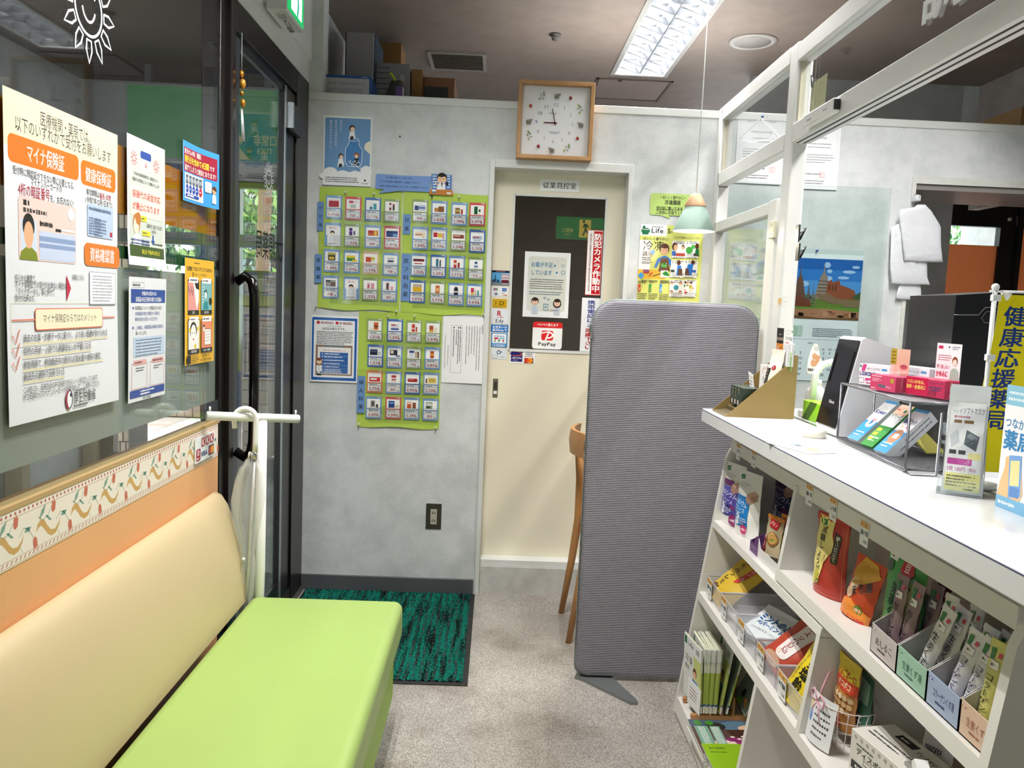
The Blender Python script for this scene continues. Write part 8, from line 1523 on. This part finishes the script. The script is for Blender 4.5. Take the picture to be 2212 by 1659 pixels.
for a_,b_ in ((0,0),(.26,.0),(.0,Wd*.55),(LL,0),(LL,Wd*.5),(LL,Wd)):
    if a_==.26: continue
    G().tube([rp(a_+.008,b_,0.004),rp(a_,b_,.012),rp(a_,b_,zt)],.0028,8).out('leg',MG,t)
G().tube([rp(LL*.995,.0,.0),rp(LL+.03,.0,.002),rp(LL+.03,.05,.002),rp(LL+.03,.05,zt*.9)],.0028,8).out('leg',MG,t)
# cartons on top of the rack
def lox(c1,c2,plus=True):
    a=Art(.098,.052,None); a.poly([(14,0),(26,0),(20,34),(8,34)],c1); a.text('ロキソニンS'+('プラス' if plus else ''),26,20,13,'#2a3a78',w=44,b=.02); a.rr(74,14,92,24,3,'#4a9ad0'); a.text('LOXONIN',4,45,26,'#1c2a7c',w=58,b=.07); a.text('S',64,45,26,'#1c2a7c',b=.02); a.text('plus',76,50,17,c2,w=18) if plus else None; a.poly([(24,66),(86,62),(24,80)],c1); a.frame(2,66,20,90,1,'#8a8a94'); a.bars(28,88,50,1,1,7,'#b0306c'); a.circ(6,10,4,'#8a90a0'); return a
def sidep(t_,c,W=.04,H=.052,bgc=None):
    a=Art(W,H,None); a.l=1; a.rect(0,0,100,100,bgc) if bgc else None; a.text(t_,40,6,14,c,vert=True,w=86,b=.03); a.bars(70,10,70,1,1,8,'#555566',vert=True); return a
zR=ZC1+zt+.0035; RZ=math.atan2(u1.y,u1.x)
def top(a_,b_,dz=0): return V(rp(a_,b_,zt+.0035+dz))
carton('medicine_carton','white and pink painkiller carton at the far end of the rack top','carton',.098,.04,.052,top(.028,.030),RZ+.42,{'front':lox('#d04888','#d85a9c'),'right':sidep('ロキソニンS','#1c2a5c')},'#f0e4ea',group='medicine cartons on the mesh rack')
carton('medicine_carton','white and blue painkiller carton behind the lip balm card','carton',.098,.04,.058,top(.145,.075),RZ+.35,{'front':lox('#2a86d0','#2a86d0',False),'right':sidep('ロキソニン','#1c2a5c')},'#e8eef4',group='medicine cartons on the mesh rack')
a=Art(.085,.036,None); a.rect(0,0,100,100,'#d04a70'); a.text('パルモアー',6,34,30,'#f8e4ea',w=38,b=.02); a.bars(6,10,60,1,1,8,'#f4d0da'); a.poly([(30,58),(84,66),(84,84),(34,78)],'#6a6470'); a.poly([(62,64),(84,68),(84,82),(62,78)],'#e07a9a'); a.circ(86,30,7,'#b89a3c'); a.bars(6,88,26,1,1,9,'#f4d0da')
TT=carton('lip_balm_carton','pink lip balm carton with a tall photo card of lips behind it','carton',.085,.04,.036,top(.155,.012),RZ+.30,{'front':a,'right':sidep('パルモアー','#f4e4ea',.04,.036)},'#cf4a72',group='medicine cartons on the mesh rack')
a=Art(.062,.098,'#d6c8c2',step=5e-5); a.poly([(40,0),(100,0),(100,60),(60,66),(36,30)],'#dcb09c'); a.ell(72,42,20,6,'#c0606c'); a.ell(72,40.5,17,1,'#8a3848'); a.poly([(30,18),(42,30),(38,60),(18,62),(22,40)],'#e0b4a0'); a.rect(0,0,32,38,'#b0983c'); a.bars(6,8,20,4,8,3,'#4a3c14',3); a.text('しっとりした',48,62,9,'#4a444c',w=52,b=.01); a.text('潤いのくちびるへ',30,74,9,'#4a444c',w=66,b=.01); a.bars(30,86,56,2,4,2.4,'#7a8298',4); a.poly([(0,58),(100,52),(100,54),(0,60)],'#e8e8ec'); a.build('photo_card',(.012,.041,.036+.062),(1,0,0),(0,0,-1),GLOSSY,TT)
a=Art(.115,.040,None); a.rect(0,0,58,100,'#c4244c'); a.text('つらいかゆみ、',2,26,24,'#f4dc6a',w=52,b=.03); a.text('湿疹・皮膚炎に',2,54,24,'#f4dc6a',w=52,b=.03); a.text('コムファーマ',62,20,16,'#3a3a6c',w=34); a.bars(62,44,34,2,14,9,'#5a4a78',3); a.frame(60,66,80,90,1,'#b03048'); a.text('¥1,320',61,78,14,'#333333',w=18)
TT=carton('itch_cream_carton','crimson and white itch cream carton with white hanging card, nearest rack end','carton',.115,.038,.040,top(.235,.060),RZ+.30,{'front':a,'right':sidep('パナパ','#f0e0a8',.038,.04)},'#c03058',group='medicine cartons on the mesh rack')
a=Art(.070,.088,'#efeaf0',step=5e-5); a.rr(6,6,26,14,3,'#c83c64'); a.circ(50,9,3,'#26262c'); a.bars(62,8,32,2,5,3,'#6a6a88',2); a.bars(8,30,56,3,5.5,3,'#c06078',3); a.text('早く治したい',6,58,11,'#c8284c',w=52,b=.03); a.text('かゆみに',4,76,17,'#c8284c',w=50,b=.04); a.ell(78,42,11,11,'#8c4a38'); a.ell(78,46,8.5,8,'#f4d8cc'); a.poly([(60,96),(64,66),(72,60),(86,60),(94,66),(98,96)],'#a8bcb0'); a.build('hanging_card',(.040,.039,.040+.078),(1,0,0),(0,0,-1),GLOSSY,TT)
# cartons lying in the rack
def lean(name,label,a_,b_,w,d,h,rz,tilt,fr,tp,rt,base):
    M=Matrix.Translation(V(rp(a_,b_,.0105)))@Matrix.Rotation(RZ+rz,4,'Z')@Matrix.Rotation(tilt,4,'Y'); return box_art(name,label,'carton',w,d,h,M,{k:v for k,v in (('front',fr),('top',tp),('right',rt)) if v},base,'cartons lying inside the mesh rack')
ta=Art(.155,.045,None); ta.l=2
a=Art(.048,.135,None); 
def longc(txt,c1,c2,tc,extra):
    a=Art(.05,.140,None); a.rect(0,0,100,100,'#eef0f2'); a.rect(0,52,100,100,c1); a.rect(0,0,100,6,c2); extra(a); a.text(txt,50,28,13,tc,w=88,a='c',b=.05); a.bars(14,80,70,2,7,3,'#f0f2f4',2); return a
def sd(c): a=Art(.05*.6,.140,None); a.l=1; a.rect(0,0,100,100,c); a.bars(30,8,84,1,1,10,'#333344',vert=True); a.bars(64,8,84,1,1,10,'#333344',5,vert=True); return a
specs=(('bandage_carton','white and sky blue long carton leaning in the rack, farthest one','Kowan','#3f9cd8','#3f9cd8','#1c3a8c',lambda a:(a.ell(56,56,32,11,'#f4f6f8'),a.poly([(44,50),(70,50),(62,60),(50,60)],'#4a90d0'),a.ell(60,48,20,3,'#d8a0a8')),.035,'#e8ecee'),
 ('bandage_carton','green and white adhesive bandage carton in the middle of the rack','ケアリーヴ','#3a9a48','#e8c8b4','#1c5a2c',lambda a:(a.rect(0,6,100,24,'#e0b8a0'),a.circ(72,14,10,'#1c6a48'),a.bars(10,12,30,1,1,4,'#c02a34'),[a.rr(10,58+k*10,44,65+k*10,3,'#e8d03c') or None for k in range(3)]),.125,'#2c8a3c'),
 ('bandage_carton','blue eye patch carton in the rack beside the mask packets','眼帯セット','#4aa0dc','#3f9cd8','#1c3a8c',lambda a:(a.ell(50,64,36,16,'#c89070'),a.rect(34,58,66,68,'#f0f2f4'),a.circ(30,42,6,'#d8d05c'),a.circ(62,42,6,'#d86a9c')),.205,'#e4e8ee'))
for nm,l_,tx_,c1_,c2_,tc_,ef,pos,bs_ in specs:
    fa=longc(tx_,c1_,c2_,tc_,ef); M=Matrix.Translation(V(rp(pos,.012,.0125)))@Matrix.Rotation(FACE+.12,4,'Z')@Matrix.Rotation(-.80,4,'X')
    box_art(nm,l_,'carton',.05,.030,.140,M,{'front':fa,'right':sd('#dfe4ea' if bs_!='#2c8a3c' else '#2c8a3c')},bs_,'cartons lying inside the mesh rack')
G().box(0,.12,0,.05,0,.004,M=Matrix.Translation(V(rp(.13,.09,.07)))@Matrix.Rotation(RZ+.3,4,'Z')@Matrix.Rotation(.5,4,'Y')).out('x',mat('#d8d060',.4)); o=bpy.data.objects['x']; o.name='yellow_leaflet'; tag(o,'yellow topped leaflet tucked at the back inside the mesh rack','leaflet')
# mask packets in acrylic stand
t=thing('acrylic_stand','clear acrylic stand holding thin packets near the right edge of the counter','stand'); m0=on(2022,1065); m1=on(2120,1078); mv=(m1-m0); mv.z=0; mw=mv.length; mv.normalize(); mn=V((-mv.y,mv.x,0)); 
if mn.dot(V((1,1,0)))<0: mn=-mn
def mp2(a_,b_,z): return m0+mv*a_+mn*b_+V((0,0,z))
for nm,pp in (('base',[(0,0,0),(mw,0,0),(mw,.07,0),(0,.07,0)]),('front',[(0,0,0),(mw,0,0),(mw,0,.03),(0,0,.03)]),('side',[(mw,0,0),(mw,.07,0),(mw,.07,.12),(mw,.0,.045)]),('side',[(0,0,0),(0,.07,0),(0,.07,.12),(0,0,.045)]),('back',[(0,.07,0),(mw,.07,0),(mw,.085,.14),(0,.085,.14)])): plate(nm,[mp2(*q) for q in pp],ACRYL,.0018,t)
for pp in ([(mw,0,.045),(mw,.07,.12)],[(mw,0,0),(mw,0,.045)],[(0,0,.002),(mw,0,.002)],[(mw,0,.002),(mw,.07,.002)]): G().tube([mp2(*q) for q in pp],.0011,5).out('edge',mat('#b8bec2',.2),t)
hM=at(2075,835,x=m0.x+.03).z-ZC1
def maskp(a):
    a.rect(6,12,94,97,'#eceff0'); a.text('メディソフトマスク',8,20,7,'#3a3a40',w=84,b=.01); a.bars(16,26,60,1,1,2.4,'#c87890'); a.rect(16,29,36,32,'#8a6a44'); a.rect(42,29,66,32,'#8a6a44'); a.poly([(8,44),(28,38),(34,50),(14,56)],'#c8ced4'); a.poly([(50,38),(84,44),(78,58),(46,52)],'#5a646c'); a.poly([(54,40),(80,45),(76,49),(52,45)],'#8a949c'); a.rect(10,58,28,62,'#444a50'); a.rect(34,58,52,62,'#444a50'); a.rect(60,60,92,66,'#ece6a0'); a.rect(8,66,70,72,'#c0489c'); a.text('不織布マスク',12,69,5,'#f6e8f2',w=54,b=.02); a.text('5枚 180円',8,76,5.4,'#b04a88',w=48,b=.01); a.text('(税込)',62,76,4,'#b04a88',w=20); a.rect(6,80,94,97,'#ece99a'); a.bars(10,83,76,5,3,1.7,'#4a4a44',3)
for k in range(6):
    M=Matrix.Translation(mp2(.006+.0005*k,.006+.0105*k,.003))@Matrix.Rotation(math.atan2(mv.y,mv.x)+.02*math.sin(k*2),4,'Z')@Matrix.Rotation(-.10-.01*k,4,'X')@Matrix.Translation((mw*.46,0,0))
    pouch('mask_packet',('front clear packet of masks with printed price in the acrylic stand','second mask packet just behind the front one','third mask packet in the acrylic stand','fourth mask packet in the acrylic stand','fifth mask packet in the acrylic stand','rearmost mask packet in the acrylic stand')[k],'packet',mw*.90,hM-.004*abs(k-2),.010,M,'#dfe3e4',maskp if k==0 else (lambda a:a.rect(6,14,94,97,'#e6e9ea')),'mask packets in the acrylic stand',.10,n=(5,8))
# leaning blue booklet stand, banner, black machine
t=thing('pharmacy_booklet','white and light blue standing leaflet cut by the right photo edge','leaflet'); q=on(2150,1092); q2=on(2200,1112); dv=(q2-q); dv.z=0; dv.normalize(); hb_=at(2172,828,x=q.x+.01).z-ZC1
a=Art(.11,hb_,'#f0f1f4',step=5e-5); a.rect(0,0,100,16,'#8fc4dc'); a.bars(6,6,80,2,5,2.4,'#e8f2f8',2); a.text('つながる',4,30,9,'#4a88b8',w=62,b=.03); a.text('薬局',4,44,17,'#3f88c0',w=66,b=.05); a.poly([(0,92),(6,78),(14,66),(14,58),(28,56),(52,66),(60,84),(50,94)],'#ecc08a'); a.poly([(22,56),(50,54),(56,86),(28,90)],'#7aa6dc'); a.poly([(26,60),(47,58),(50,78),(29,80)],'#e8e0a0'); a.rect(30,80,52,88,'#5c8ac8'); a.rect(0,90,100,100,'#7ab4d8'); a.bars(6,95,60,1,1,3,'#e8f2f8'); a.rr(80,90.5,90,99,2,'#2c3a4c')
a.build('front',q+V((0,0,hb_)),dv,(0,0,-1),GLOSSY,t); rb_=V((-dv.y,dv.x,0)); rb_=rb_ if rb_.x>0 else -rb_
box_=G().add([q,q+dv*.11,q+dv*.11+rb_*.05,q+rb_*.05],[(0,1,2,3)]).out('foot',mat('#e8eaee',.5),t); G().add([q+V((0,0,hb_)),q+dv*.11+V((0,0,hb_)),q+dv*.11+rb_*.05,q+rb_*.05],[(0,1,2,3)]).out('back_leg',mat('#e8eaee',.5),t)
t=thing('mini_banner','small yellow banner with blue characters on a white pole','banner'); yb_=1.50; pt_=at(2150,625,y=yb_); pb_=at(2128,830,y=yb_)
G().tube([(pb_.x+.003,yb_,ZC1),(pt_.x,yb_,pt_.z)],.0042,10).out('pole',WP,t); G().ball((pt_.x,yb_,pt_.z+.004),.0072,12).out('knob',WP,t); G().tube([(pt_.x-.010,yb_,pt_.z-.004),(pt_.x+.13,yb_-.005,pt_.z-.002)],.0022,8).out('cross_arm',WP,t); G().lathe([(.035,0),(.034,.01),(.008,.016)],24,(pb_.x+.003,yb_,ZC1)).out('base',WP,t)
for zz in (pt_.z-.016,at(2130,772,y=yb_).z): box('clip',WP,pt_.x-.006,pt_.x+.010,yb_-.006,yb_+.004,zz-.006,zz+.006,t,r=.001)
g=G().lathe([(.004,.0),(.009,.012),(.009,.016)],10,(pt_.x+.022,yb_,pt_.z-.02)); g.out('clip',WP,t)
tb=at(2158,636,y=yb_); Wb=.135; Hb=tb.z-ZC1-.03; a=Art(Wb,Hb,'#f0e010',step=1e-4); a.text('健康応援薬局',26,6,12.2,'#1f3f88',vert=True,w=70,b=.035,sx=1.1); a.text('みなさんの',68,2,7.5,'#1f3f88',vert=True,w=36,b=.03)
a.build('cloth',(tb.x,yb_-.002,tb.z),(1,-.04,0),(-.075,0,-1),PAPER,t,warp=lambda u,v:.004*math.sin(v*8))
t=thing('black_machine','black angular machine with hexagonal recess behind the mesh rack','machine'); ym=1.95; A=at(2068,640,y=ym); g=mat('#15161a',.35)
def mpt(x,y): p=at(2040+x/2.913,560+y/2.913,y=ym); return (p.x,p.z)
G().prism([mpt(75,225),mpt(330,210),mpt(520,200),(mpt(520,0)[0],ZC1+.001),(mpt(20,0)[0],ZC1+.001),mpt(40,560)],ym,ym+.22,'y').out('body',g,t)
L_=[mpt(60,350),mpt(215,350),mpt(255,305),mpt(335,298)]; G().tube([(x,ym-.001,z) for x,z in L_],.0016,5).out('trim_line',mat('#6a6c72',.3,.5),t)
hx=[mpt(230,368),mpt(262,328),mpt(330,328),mpt(345,368),mpt(325,400),mpt(250,400)]; G().prism(hx,ym-.001,ym+.002,'y').out('recess',mat('#030304',.6),t); G().tube([(x,ym-.002,z) for x,z in hx],.0012,5,closed=True).out('recess_rim',mat('#5a5c60',.3,.5),t)
settle()
